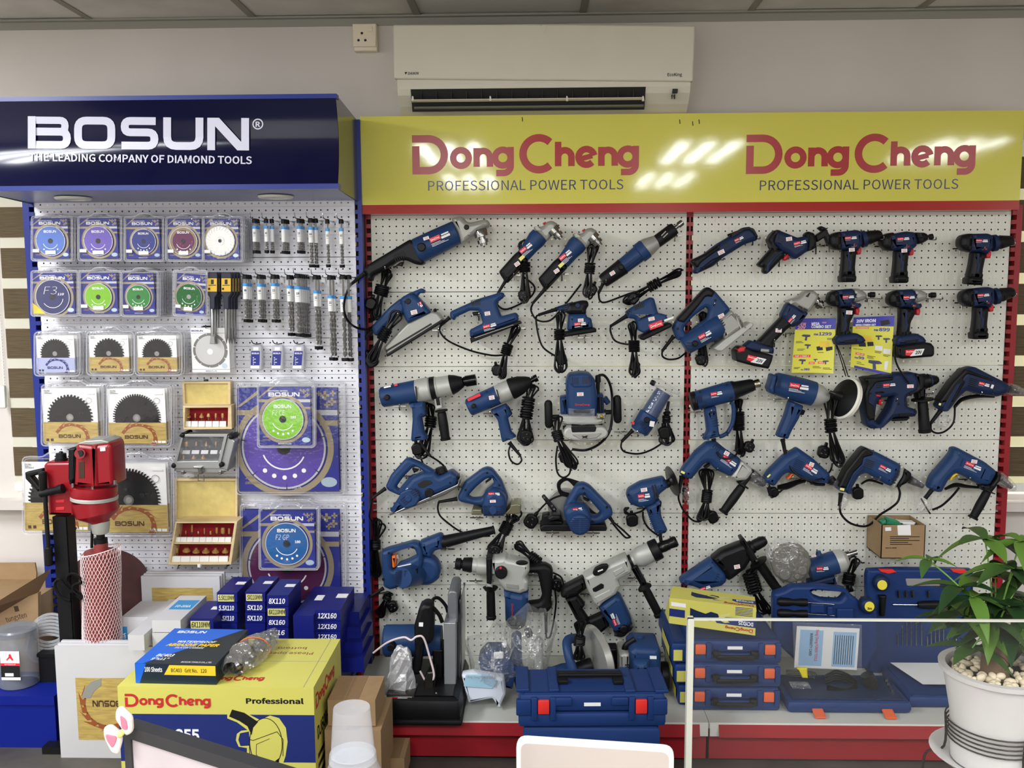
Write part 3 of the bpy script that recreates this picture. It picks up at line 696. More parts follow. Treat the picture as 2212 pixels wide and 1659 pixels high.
def small_grinder(o, label, lines):
 T('angle_grinder', label, 'angle grinder', 'power tools hung on the pegboard')
 f = lambda *ps: [(x + o[0], y + o[1]) for x, y in ps]
 A('handle', E(f((183, 665), (330, 500), (375, 462), (470, 555), (270, 772), (245, 765), (212, 715)), 0.045, 0.1, 0.016, 20), BLACK)
 a, b = f((418, 512), (575, 318)); A('motor_housing', rail(a, b, [(0, 66), (0.45, 74), (0.8, 90), (1, 84)], 0.078, 24), BLUE)
 A('gear_head', E(f((508, 242), (545, 234), (600, 238), (640, 190), (690, 180), (747, 214), (738, 262), (690, 315), (645, 375), (600, 345)), 0.045, 0.108, 0.014, 20), GREY)
 a, b = f((690, 262), (775, 352)); A('spindle', rail(a, b, [(0, 62), (.35, 62), (.37, 40), (.5, 38), (.52, 52), (.78, 50), (.8, 26), (1, 24)], 0.096, 18), CHROME)
 A('spindle_lock', E(f((600, 205), (628, 190), (634, 205), (608, 222)), 0.07, 0.09, 0.003, 4), DRED)
 x, y = f((378, 468))[0]; lab(x, y, 68, 36, 40, 0.112, lines); x, y = f((328, 590))[0]; price(x, y, 50, 38, 35, 0.1005)
 x, y = f((372, 540))[0]; fl = board((x, y), 0.1005, 42); m = MPP((x, y), 0.1); A('model_sticker', frect(fl, 0, -32 * m, 62 * m, 0, 0.0004), YSTK, smooth=0)
 x, y = f((255, 690))[0]; hslots(x, y, 110, 9, 3, 46, 24, 0.1003, RUB)
Z(1120, 450, 4.366)
small_grinder((-372 + 0, 4 - 80 + 10), 'smaller angle grinder, first right of the largest grinder', 3)
bundle((65, 300), (60, 555), (65, 895), 70, 60, 4, 4, 6, 46, 0.075, 100, 3); plug(45, 820, 1.0, 5, 0.075)
lead([(-125, 690), (-180, 780), (-205, 850), (-190, 920, .03), (-100, 950, .03), (100, 850, .03), (150, 740, .04), (40, 640, .06)]); sleeve((-118, 680), (-205, 820), 0.07, 20, 12)
hook(-45, 610, 'chrome hook under the handle of the first smaller grinder', 0.115, 90, 0)
small_grinder((0, 0), 'smaller angle grinder with a dull steel spindle, third tool in the top row', 4)
bundle((712, 335), (672, 565), (655, 860), 70, 62, 4, 4, 6, 44, 0.085, 105, 4); plug(690, 770, 1.05, -25, 0.085)
sleeve((255, 755), (140, 890), 0.07, 22, 13); lead([(140, 890, .06), (118, 960), (165, 1045), (250, 1068), (335, 1030), (470, 870, .03), (590, 715)])
hook(430, 600, 'chrome hook under the handle of the second smaller grinder', 0.115, 110, 20)
T('die_grinder', 'slim die grinder with a bare collet, pointing up to the right', 'die grinder', 'power tools hung on the pegboard')
A('rear_housing', rail((792, 690), (985, 548), [(0, 60), (0.1, 68), (0.9, 78), (1, 82)], 0.075, 22), BLACK)
A('motor_housing', rail((975, 555), (1200, 378), [(0, 74), (0.7, 82), (0.72, 96), (0.98, 96), (1, 86)], 0.077, 24), BLUE)
A('collar', rail((1192, 382), (1305, 312), [(0, 92), (0.3, 88), (0.9, 66), (1, 62)], 0.077, 22), GREY)
A('front_tube', rail((1290, 325), (1475, 190), [(0, 62), (0.9, 64), (1, 56)], 0.077, 20), BLACK)
A('collet', rail((1470, 192), (1550, 128), [(0, 20), (0.45, 20), (0.46, 30), (0.95, 28), (1, 20)], 0.077, 12), CHROME)
A('speed_dial', E(circ(970, 555, 28, 16), 0.1, 0.118, 0.004, 0), BLACK)
hslots(1345, 255, 60, 9, 2, 45, 26, 0.1035, GREY); hslots(1000, 540, 230, 5, 4, 38, 22, 0.107, NAVY)
price(855, 610, 50, 36, 32, 0.104)
bundle((1545, 585), (1280, 720), (985, 900), 44, 50, 3, 4, 6, 42, 0.055, 130, 5); plug(1085, 852, 1.05, -40, 0.06)
sleeve((800, 705), (755, 800), 0.07, 20, 14); lead([(755, 800, .065), (768, 870), (820, 886), (950, 840), (1060, 800), (1180, 770)])
hook(825, 670, 'chrome hook under the rear of the die grinder', 0.105, 110, 0); hook(1498, 240, 'chrome hook under the front of the die grinder', 0.105, 90, 25); hook(1552, 560, 'chrome hook carrying the coiled cord of the die grinder', 0.08, 60, 40)
# ================================================================ row 2
Z(740, 450, 4.367)
T('belt_sander', 'belt sander with a grey frame, tilted, at the left end of the second row', 'sander', 'power tools hung on the pegboard')
A('body', E([(540, 848), (640, 790), (700, 830), (765, 900), (835, 985), (610, 1090), (582, 1040), (560, 960)], 0.045, 0.115, 0.016, 20), BLUE)
A('rear_handle', E([(268, 1120), (330, 1048), (440, 930), (545, 846), (605, 910), (585, 990), (500, 1040), (410, 1115), (322, 1212), (288, 1190)], 0.055, 0.1, 0.014, 22), BLUE)
A('front_handle', E([(640, 795), (740, 754), (778, 772), (772, 802), (725, 800), (705, 835), (680, 830)], 0.06, 0.095, 0.007, 12), BLUE)
A('frame', E([(388, 1310), (610, 1085), (830, 968), (895, 985), (945, 1050), (930, 1075), (415, 1390)], 0.03, 0.1, 0.008, 16), GREY)
A('belt', E([(408, 1378), (935, 1048), (948, 1072), (420, 1402)], 0.032, 0.104, 0.003, 4), BLACK)
slots([[(405, 1340), (835, 1082), (845, 1096), (412, 1358)]], 0.1, INK); A('side_strip', E([(430, 1362), (840, 1108), (846, 1120), (436, 1378)], 0.09, 0.1015, 0.001, 2), STEEL)
A('belt_lever', E(circ(870, 962, 17, 12), 0.08, 0.11, 0.006, 0), BLACK)
A('brush_cap', E(circ(617, 878, 27, 16), 0.1, 0.1175, 0.002, 0), BLACK); price(640, 968, 60, 40, 14, 0.1155); lab(738, 878, 26, 22, -62, 0.1155, 2)
bundle((535, 965), (395, 1190), (255, 1475), 70, 60, 3, 5, 6, 46, 0.11, 130, 6); plug(270, 1440, 1.25, 30, 0.08, False)
sleeve((275, 1165), (165, 1270), 0.075, 22, 13); lead([(165, 1270, .07), (170, 1320), (230, 1345), (300, 1330, .09)])
hook(905, 1130, 'chrome hook under the frame of the belt sander', 0.11, 110, 0); hook(520, 985, 'chrome hook inside the handle of the belt sander', 0.115, 60, 0)
T('finishing_sander', 'blue finishing sander with a long rear handle, second row beneath the first small grinder', 'sander', 'power tools hung on the pegboard')
A('body', E([(1010, 975), (1290, 850), (1495, 790), (1525, 805), (1520, 842), (1450, 895), (1495, 1020), (1630, 985), (1652, 1000), (1662, 1060), (1200, 1222), (1194, 1150), (1322, 1085), (1285, 968), (1200, 966), (1062, 1030), (1050, 1062), (1013, 1035)], 0.045, 0.105, 0.013, 18), BLUE)
A('clamp_bar', E([(1240, 1215), (1610, 1090), (1618, 1106), (1250, 1232)], 0.06, 0.112, 0.003, 4), STEEL)
A('pad', E([(1200, 1225), (1670, 1062), (1692, 1085), (1212, 1270)], 0.03, 0.108, 0.003, 5), BLACK)
hslots(1290, 852, 60, 8, 6, -80, 15, 0.1055); price(1338, 978, 52, 36, 8, 0.1055); lab(1322, 1110, 66, 28, 16, 0.1055)
A('trigger', E([(1222, 980), (1285, 975), (1280, 1010), (1230, 1012)], 0.06, 0.09, 0.004, 6), BLACK)
bundle((1655, 1105), (1550, 1330), (1495, 1615), 56, 56, 3, 4, 6, 44, 0.06, 110, 7); plug(1455, 1530, 1.0, 10, 0.06, False)
sleeve((1012, 1030), (925, 1105), 0.075, 22, 14); lead([(925, 1105, .07), (920, 1165), (1000, 1252), (1200, 1340), (1400, 1386), (1510, 1385)])
hook(1285, 985, 'chrome hook inside the grip of the finishing sander', 0.11, 90, 0); hook(1660, 1110, 'chrome hook under the pad of the finishing sander', 0.1, 60, 0)
Z(1120, 450, 4.366)
T('orbital_sander', 'round palm sander with a black grip on its neck, second row', 'sander', 'power tools hung on the pegboard')
A('base_body', E([(475, 1000), (640, 992), (650, 1028), (690, 1038), (707, 1130), (460, 1155), (466, 1070)], 0.04, 0.11, 0.016, 16), BLUE)
A('palm_grip', E([(470, 900), (600, 868), (655, 872), (668, 915), (640, 955), (642, 1004), (470, 1002), (440, 975)], 0.045, 0.106, 0.016, 20), BLACK)
A('rear_housing', E([(358, 932), (440, 905), (505, 885), (510, 960), (480, 990), (425, 985), (365, 962)], 0.05, 0.1, 0.014, 14), NAVY)
A('speed_dial', E(circ(560, 918, 26, 14), 0.1, 0.112, 0.003, 0), NAVY)
A('pad', E([(428, 1172), (700, 1130), (735, 1135), (735, 1168), (430, 1216)], 0.025, 0.125, 0.006, 6), RUB)
hslots(415, 910, 50, 9, 4, 14, 20, 0.1003); lab(525, 1082, 58, 26, 6, 0.1105, 2); price(560, 1042, 52, 32, 4, 0.1105)
sleeve((365, 950), (190, 1005), 0.075, 22, 14); lead([(190, 1005, .07), (165, 1040), (188, 1200), (235, 1315), (345, 1392, .08)])
bundle((395, 972), (385, 1190), (400, 1555), 54, 78, 3, 5, 6, 44, 0.1, 105, 8); plug(405, 1425, 1.1, 20, 0.09, False)
hook(395, 965, 'chrome hook carrying the coiled cord of the round palm sander', 0.12, 60, 0); hook(622, 1200, 'chrome hook under the pad of the round palm sander', 0.11, 90, 0)
T('palm_sander', 'square palm sander with a large red maker plate, second row', 'sander', 'power tools hung on the pegboard')
A('body', E([(1012, 978), (1060, 945), (1250, 838), (1285, 848), (1322, 990), (1395, 1003), (1412, 1050), (1185, 1180), (1130, 1150), (1105, 1045), (1040, 1040)], 0.045, 0.108, 0.016, 20), BLUE)
A('shoulder', E([(1120, 1060), (1310, 985), (1395, 1003), (1412, 1050), (1185, 1180), (1130, 1150)], 0.04, 0.114, 0.008, 16), BLUE)
A('pad', E([(1148, 1212), (1430, 1078), (1452, 1098), (1445, 1120), (1182, 1246), (1155, 1240)], 0.03, 0.118, 0.006, 8), RUB)
hslots(1172, 885, 52, 10, 6, -72, 17, 0.1083); hslots(1055, 955, 32, 8, 3, -70, 20, 0.1083)
lab(1225, 1098, 132, 54, 20, 0.1146, 0, False); price(1222, 1032, 58, 34, 12, 0.1146)
sleeve((1030, 1010), (868, 1112), 0.075, 24, 14); lead([(868, 1112, .07), (868, 1160), (895, 1232), (950, 1268), (1045, 1285, .08)])
bundle((1070, 1055), (1090, 1300), (1100, 1600), 60, 70, 3, 5, 7, 46, 0.095, 110, 9); plug(1100, 1490, 1.0, -10, 0.09, False)
hook(1248, 1190, 'chrome hook under the pad of the square palm sander', 0.11, 100, 0)
Z(1430, 450, 4.365)
T('jigsaw', 'blue jigsaw with a loop handle and a grey shoe, hung across the centre upright', 'jigsaw', 'power tools hung on the pegboard')
A('loop_handle', E([(100, 1130), (145, 1042), (405, 756), (442, 740), (512, 785), (655, 955), (560, 1072), (430, 1095), (250, 1240), (150, 1250)], 0.05, 0.1, 0.014, 24, holes=[[(205, 1135), (300, 1020), (420, 930), (452, 960), (430, 1040), (330, 1110), (235, 1195)]]), BLUE)
A('grip', E([(145, 1042), (405, 756), (442, 740), (512, 785), (485, 850), (420, 842), (360, 925), (210, 1095), (150, 1075)], 0.048, 0.103, 0.012, 20), BLACK)
A('motor_housing', rail((205, 1300), (555, 1095), [(0, 72), (0.04, 92), (0.6, 98), (0.62, 106), (0.95, 106), (1, 96)], 0.085, 24), BLUE)
A('gear_case', E([(545, 1062), (655, 958), (770, 1080), (755, 1130), (600, 1242), (565, 1160)], 0.045, 0.115, 0.012, 14), GREY)
A('plunger', rail((700, 1020), (745, 1140), [(0, 28), (1, 28)], 0.105, 12), CHROME); A('blade_guard', tube([(690, 990), (760, 1075), (790, 1130)], 0.002, 0.125, 4), STEEL)
A('shoe', E([(490, 1322), (585, 1245), (840, 1072), (864, 1090), (860, 1112), (570, 1348), (520, 1345)], 0.03, 0.12, 0.004, 10), LGREY)
slots([[(530, 1085), (570, 1050), (575, 1058), (538, 1094)], [(545, 1102), (582, 1068), (588, 1076), (552, 1112)], [(560, 1120), (595, 1088), (600, 1096), (568, 1130)]], 0.115)
A('speed_dial', E(circ(316, 1276, 29, 16), 0.1, 0.132, 0.004, 0), BLACK); hslots(230, 1265, 55, 9, 4, 0, 24, 0.121)
lab(338, 1208, 66, 36, 30, 0.1268); price(525, 1010, 58, 38, 24, 0.1005); screws([(505, 868), (150, 1135), (355, 850)], 12, 0.102)
sleeve((112, 1205), (2, 1345), 0.07, 22, 14); lead([(2, 1345, .065), (5, 1395), (60, 1424), (150, 1415), (215, 1370, .03)])
bundle((385, 975), (375, 1120), (390, 1505), 50, 60, 3, 4, 4, 36, 0.035, 80, 10); plug(370, 1430, 1.0, 15, 0.045)
hook(495, 890, 'chrome hook inside the handle of the jigsaw', 0.12, 60, 0); hook(498, 1230, 'chrome hook under the motor of the jigsaw', 0.1, 90, 0)
T('multi_tool', 'slim cordless multi tool without a blade, top row beside the centre upright', 'multi tool', 'power tools hung on the pegboard')
A('body', E([(270, 495), (400, 430), (530, 330), (700, 230), (770, 182), (830, 174), (882, 210), (912, 265), (905, 300), (785, 340), (585, 462), (492, 545), (372, 600), (328, 620), (292, 602), (322, 560), (290, 520)], 0.045, 0.1, 0.016, 20), NAVY)
A('grip', [E([(270, 495), (400, 430), (550, 332), (558, 385), (440, 470), (375, 520), (345, 562), (322, 558), (290, 520)], 0.05, 0.103, 0.01, 12), E([(640, 262), (770, 180), (830, 172), (884, 210), (912, 265), (890, 285), (850, 205), (790, 205)], 0.05, 0.103, 0.008, 12), E([(380, 552), (470, 480), (555, 445), (560, 465), (480, 540), (390, 585)], 0.05, 0.103, 0.006, 8)], BLACK)
lab(680, 298, 46, 22, 26, 0.1008, 2); price(522, 410, 62, 38, 25, 0.1038); hslots(585, 345, 36, 7, 3, 22, 16, 0.1008); screws([(605, 325), (690, 270)], 8, 0.1006)
hook(580, 460, 'chrome hook under the grip of the multi tool', 0.11, 90, 60); hook(925, 262, 'chrome hook under the head of the multi tool', 0.11, 110, 70)
T('reciprocating_saw', 'compact cordless reciprocating saw with a red trigger, top row', 'saw', 'power tools hung on the pegboard')
A('body', E([(1040, 330), (1075, 215), (1105, 200), (1290, 275), (1345, 262), (1400, 262), (1385, 400), (1275, 480), (1240, 470), (1190, 425), (1130, 400)], 0.045, 0.105, 0.016, 18), NAVY)
A('rear_grip', E([(1008, 290), (1040, 235), (1075, 205), (1110, 200), (1075, 270), (1060, 345), (1095, 400), (1060, 385), (1015, 320)], 0.045, 0.108, 0.01, 12), BLACK)
A('handle', E([(905, 530), (1050, 365), (1150, 385), (1170, 450), (1130, 485), (1012, 610), (985, 622), (955, 602), (962, 562), (925, 550)], 0.05, 0.1, 0.014, 16), BLACK)
A('handle_inlay', E([(990, 520), (1090, 420), (1120, 400), (1150, 405), (1090, 450), (1020, 540), (1010, 600), (985, 612)], 0.06, 0.102, 0.004, 8), NAVY)
A('boot', E([(1350, 245), (1388, 214), (1445, 235), (1465, 300), (1462, 370), (1420, 395), (1370, 410), (1385, 330)], 0.05, 0.1, 0.012, 14), RUB)
A('shoe', E([(1450, 255), (1535, 200), (1508, 212), (1475, 185), (1502, 165), (1548, 182), (1600, 285), (1612, 330), (1565, 332), (1540, 272), (1470, 318)], 0.06, 0.09, 0.005, 8), BLACK)
A('trigger', E([(1150, 452), (1190, 430), (1210, 455), (1170, 497), (1146, 485)], 0.06, 0.09, 0.006, 8), DRED)
lab(1240, 325, 62, 26, 14, 0.1056, 2); price(1168, 275, 56, 36, 8, 0.1056); hslots(1085, 250, 80, 6, 4, -18, 20, 0.1053)
hook(1195, 455, 'chrome hook under the trigger of the reciprocating saw', 0.11, 130, 90); hook(1540, 335, 'chrome hook under the boot of the reciprocating saw', 0.11, 130, 90)
T('cordless_grinder', 'cordless angle grinder standing on a large battery, left of the left promotion sheet', 'angle grinder', 'power tools hung on the pegboard')
A('grip', E([(860, 1268), (905, 1262), (1155, 1000), (1200, 1010), (1285, 1080), (1240, 1112), (1190, 1142), (1062, 1275), (1062, 1335), (960, 1330)], 0.05, 0.1, 0.016, 20), BLACK)
A('motor_housing', E([(1130, 1010), (1185, 900), (1250, 900), (1392, 990), (1310, 1100), (1240, 1125), (1165, 1075)], 0.045, 0.106, 0.016, 16), NAVY)
A('gear_head', E([(1183, 882), (1240, 855), (1300, 842), (1362, 780), (1440, 775), (1490, 820), (1480, 852), (1425, 940), (1392, 985), (1300, 945)], 0.045, 0.112, 0.012, 16), GREY)
slots([[(1290, 915), (1330, 935), (1322, 948), (1284, 928)], [(1340, 938), (1378, 958), (1370, 970), (1332, 950)], [(1300, 945), (1352, 972), (1346, 982), (1294, 955)], [(1352, 830), (1392, 795), (1400, 800), (1378, 840)]], 0.112)
A('spindle', rail((1430, 862), (1512, 930), [(0, 52), (.3, 52), (.32, 36), (.5, 34), (.52, 46), (.8, 44), (.82, 24), (1, 22)], 0.08, 18), CHROME)
A('battery_mount', E([(785, 1300), (850, 1248), (1062, 1320), (1058, 1375), (870, 1345), (800, 1330)], 0.045, 0.11, 0.008, 12), NAVY)
bt = A('battery', E([(696, 1350), (742, 1305), (800, 1310), (860, 1345), (1055, 1385), (1042, 1440), (1010, 1516), (880, 1492), (705, 1445)], 0.03, 0.12, 0.008, 14), BLACK)
A('battery_latch', E([(712, 1335), (745, 1308), (795, 1308), (780, 1350), (725, 1362)], 0.06, 0.123, 0.004, 6), DRED)
def batt(x, y, ang, d, bt, s=1.0):
 fl = board((x, y), d, ang); m = MPP((x, y), d) * s
 A('battery_plate', fpoly(fl, [(0, 0), (95 * m, 0), (65 * m, -62 * m), (0, -50 * m)]), RED, sub=bt, smooth=0)
 A('battery_plate_white', fpoly(fl, [(92 * m, 0), (178 * m, 0), (150 * m, -58 * m), (40 * m, -62 * m)], 0.0006), WHITE, sub=bt, smooth=0)
 A('battery_print', text(fl, '20V', 88 * m, -45 * m, 66 * m, 32 * m, 0.03, 0.2, 0.001), INK, sub=bt, smooth=0)
 A('battery_logo', logo(fl, LOGO_DC, 8 * m, -26 * m, 68 * m, 17 * m, 0.001), WHITE, sub=bt, smooth=0)
batt(812, 1380, -14, 0.1205, bt); price(1072, 1132, 58, 36, -4, 0.1005); lab(1185, 1065, 46, 24, 50, 0.1066, 2)
A('vent', E([(935, 1322), (1015, 1330), (1012, 1360), (930, 1352)], 0.1, 0.1118, 0.003, 8), GREY)
A('switch', E([(1095, 1135), (1118, 1118), (1126, 1140), (1100, 1150)], 0.09, 0.104, 0.002, 4), NAVY)
hook(1245, 1160, 'black hook beside the grip of the cordless grinder', 0.11, 60, 80); hook(1060, 1235, 'black hook under the grip of the cordless grinder', 0.1, 90, 0)
SHY = mat('sheet_yellow', (190, 186, 60), 0.3, k=0.5); SHB = mat('sheet_blue', (44, 44, 140), 0.3, k=0.5); TINK = mat('tool_print', (52, 56, 84), 0.4, k=0.5)
def sheet(name, label, corners, d, band, content):
 "thin printed sheet, slightly curled; corners tl, tr, br, bl"
 T(name, label, 'poster', 'promotion sheets between the tools')
 tl, tr_, br, bl = [P(c, d) for c in corners]; n = 10
 def S(u, v, h=0.0):
  p = (tl * (1 - u) + tr_ * u) * (1 - v) + (bl * (1 - u) + br * u) * v
  p.y -= 0.012 * (u - 0.5) ** 2 * 4 + 0.01 * v * v + h; return tuple(p)
 def strip(v0, v1, m, nm, h=0.0, u0=0.0, u1=1.0, sub=None):
  v, f = [], []
  for j in range(n + 1):
   for i in range(n + 1): v.append(S(u0 + (u1 - u0) * i / n, v0 + (v1 - v0) * j / n, h))
  for j in range(n):
   for i in range(n): f.append((j * (n + 1) + i, j * (n + 1) + i + 1, (j + 1) * (n + 1) + i + 1, (j + 1) * (n + 1) + i))
  return A(nm, (v, f), m, sub=sub, smooth=40)
 pp = strip(0, 1, SHY, 'paper'); strip(-0.002, band, SHB, 'blue_band', 0.0004, sub=pp)
 def tx(s, u, v, w, h, m, nm='lettering', bold=0.03, shear=0):
  vv, ff, W_, H_ = text2d(s, bold, shear); A(nm, ([S(u + a / W_ * w, v - b / H_ * h, 0.0009) for a, b in vv], ff), m, sub=pp, smooth=0)
 def pc(pts, m, nm='picture', h=0.0008): A(nm, ([S(u, v, h) for u, v in pts], [tuple(range(len(pts)))]), m, sub=pp, smooth=0)
 content(tx, pc, strip, pp)
def gun(pc, u, v, s, m, fl=1):
 q = lambda a, b: (u + a * s * fl, v + b * s * 0.75)
 pc([q(-1, -.35), q(.6, -.45), q(1, -.25), q(1, -.1), q(.5, .05), q(.1, .1), q(.2, .9), q(-.3, .95), q(-.35, .15), q(-1, .1)], m)
def c1(tx, pc, strip, pp):
 tx('NEW', 0.08, 0.13, 0.2, 0.055, PRED); tx('20V', 0.06, 0.19, 0.22, 0.055, PRED); tx('SERIES', 0.08, 0.215, 0.14, 0.02, PRED)
 tx('MEGA', 0.42, 0.12, 0.2, 0.05, WHITE); tx('NEW', 0.68, 0.09, 0.1, 0.025, PRED); tx('COMBO SET', 0.42, 0.175, 0.48, 0.05, WHITE)
 tx('RM', 0.5, 0.31, 0.1, 0.035, SHB); tx('1299', 0.62, 0.31, 0.3, 0.06, SHB)
 for (u, v, s, m) in ((.3, .33, .11, TINK), (.36, .5, .08, TINK), (.25, .78, .09, TINK), (.58, .76, .05, TINK), (.82, .79, .07, TINK)): gun(pc, u, v, s, m, -1 if u < .5 else 1)
 pc([(.66, .42), (.86, .42), (.9, .52), (.64, .53)], mat('bag_print', (214, 168, 40), 0.4, k=0.5)); pc([(.58, .52), (.72, .5), (.74, .58), (.6, .59)], INK); pc([(.8, .53), (.95, .51), (.96, .57), (.82, .6)], INK)
 strip(0.67, 0.715, RED, 'red_band', 0.0005, 0.02, 0.45, pp); tx('PWP 1 FREE 2', 0.05, 0.705, 0.36, 0.025, WHITE)
 strip(0.80, 0.84, RED, 'red_band', 0.0005, 0.42, 0.56, pp); tx('FREE', 0.44, 0.83, 0.1, 0.02, WHITE); strip(0.79, 0.83, RED, 'red_band', 0.0005, 0.64, 0.78, pp); tx('FREE', 0.66, 0.82, 0.1, 0.02, WHITE)
 tx('RM', 0.23, 0.955, 0.06, 0.02, SHB); tx('389', 0.3, 0.955, 0.15, 0.04, SHB)
 for i, (u, v, w) in enumerate(((.05, .42, .16), (.05, .44, .2), (.1, .56, .2), (.1, .58, .16), (.05, .9, .16), (.05, .92, .12), (.52, .88, .16), (.52, .9, .2), (.76, .9, .16), (.76, .92, .2), (.82, .36, .13), (.82, .38, .1), (.62, .62, .14))): strip(v, v + 0.009, INK, 'small_print', 0.0006, u, u + w, pp)
def c2(tx, pc, strip, pp):
 tx('20V IRON', 0.08, 0.1, 0.5, 0.06, WHITE, bold=0.04); tx('MEGA COMBO SET', 0.07, 0.165, 0.52, 0.035, WHITE, bold=0.04)
 pc([(.68, .08), (.88, .06), (.92, .13), (.72, .17)], INK); strip(0.19, 0.22, RED, 'red_band', 0.0005, 0.08, 0.42, pp); tx('NEW PROMOTION', 0.1, 0.214, 0.3, 0.018, WHITE)
 tx('RM', 0.55, 0.26, 0.1, 0.035, SHB); tx('899', 0.67, 0.26, 0.25, 0.06, SHB)
 pc([(.3, .34), (.5, .36), (.53, .46), (.28, .46)], MATS['bag_print']); pc([(.18, .48), (.36, .48), (.38, .56), (.2, .57)], INK); pc([(.4, .47), (.55, .46), (.57, .53), (.42, .55)], INK)
 gun(pc, .68, .36, .08, TINK); gun(pc, .86, .4, .08, TINK); pc([(.6, .52), (.78, .52), (.78, .6), (.6, .6)], WHITE); pc([(.8, .56), (.96, .56), (.96, .64), (.8, .64)], WHITE)
 strip(0.695, 0.735, RED, 'red_band', 0.0005, 0.12, 0.35, pp); tx('ADD-ON', 0.14, 0.725, 0.19, 0.022, WHITE); tx('RM', 0.1, 0.81, 0.09, 0.03, SHB); tx('99', 0.2, 0.81, 0.15, 0.055, SHB)
 gun(pc, .62, .84, .16, TINK); pc([(.84, .78), (.93, .76), (.9, .92), (.84, .92)], WHITE)
 for u, v, w in ((.05, .62, .12), (.18, .62, .12), (.6, .62, .16), (.6, .64, .14), (.8, .66, .16), (.8, .68, .12), (.42, .72, .2), (.42, .74, .15), (.42, .76, .17), (.16, .87, .12), (.16, .9, .2)): strip(v, v + 0.009, INK, 'small_print', 0.0006, u, u + w, pp)
 strip(0.955, 1.0, SHB, 'blue_band', 0.0005, 0.1, 1.0, pp)
sheet('promotion_sheet', 'yellow promotion sheet with RM1299, the left of two', [(1256, 1040), (1632, 1036), (1598, 1552), (1206, 1545)], 0.06, 0.2, c1)
Z(1780, 450, 4.366)
sheet('promotion_sheet', 'yellow promotion sheet with RM899, the right of two', [(268, 1030), (652, 1014), (612, 1575), (230, 1490)], 0.06, 0.175, c2)
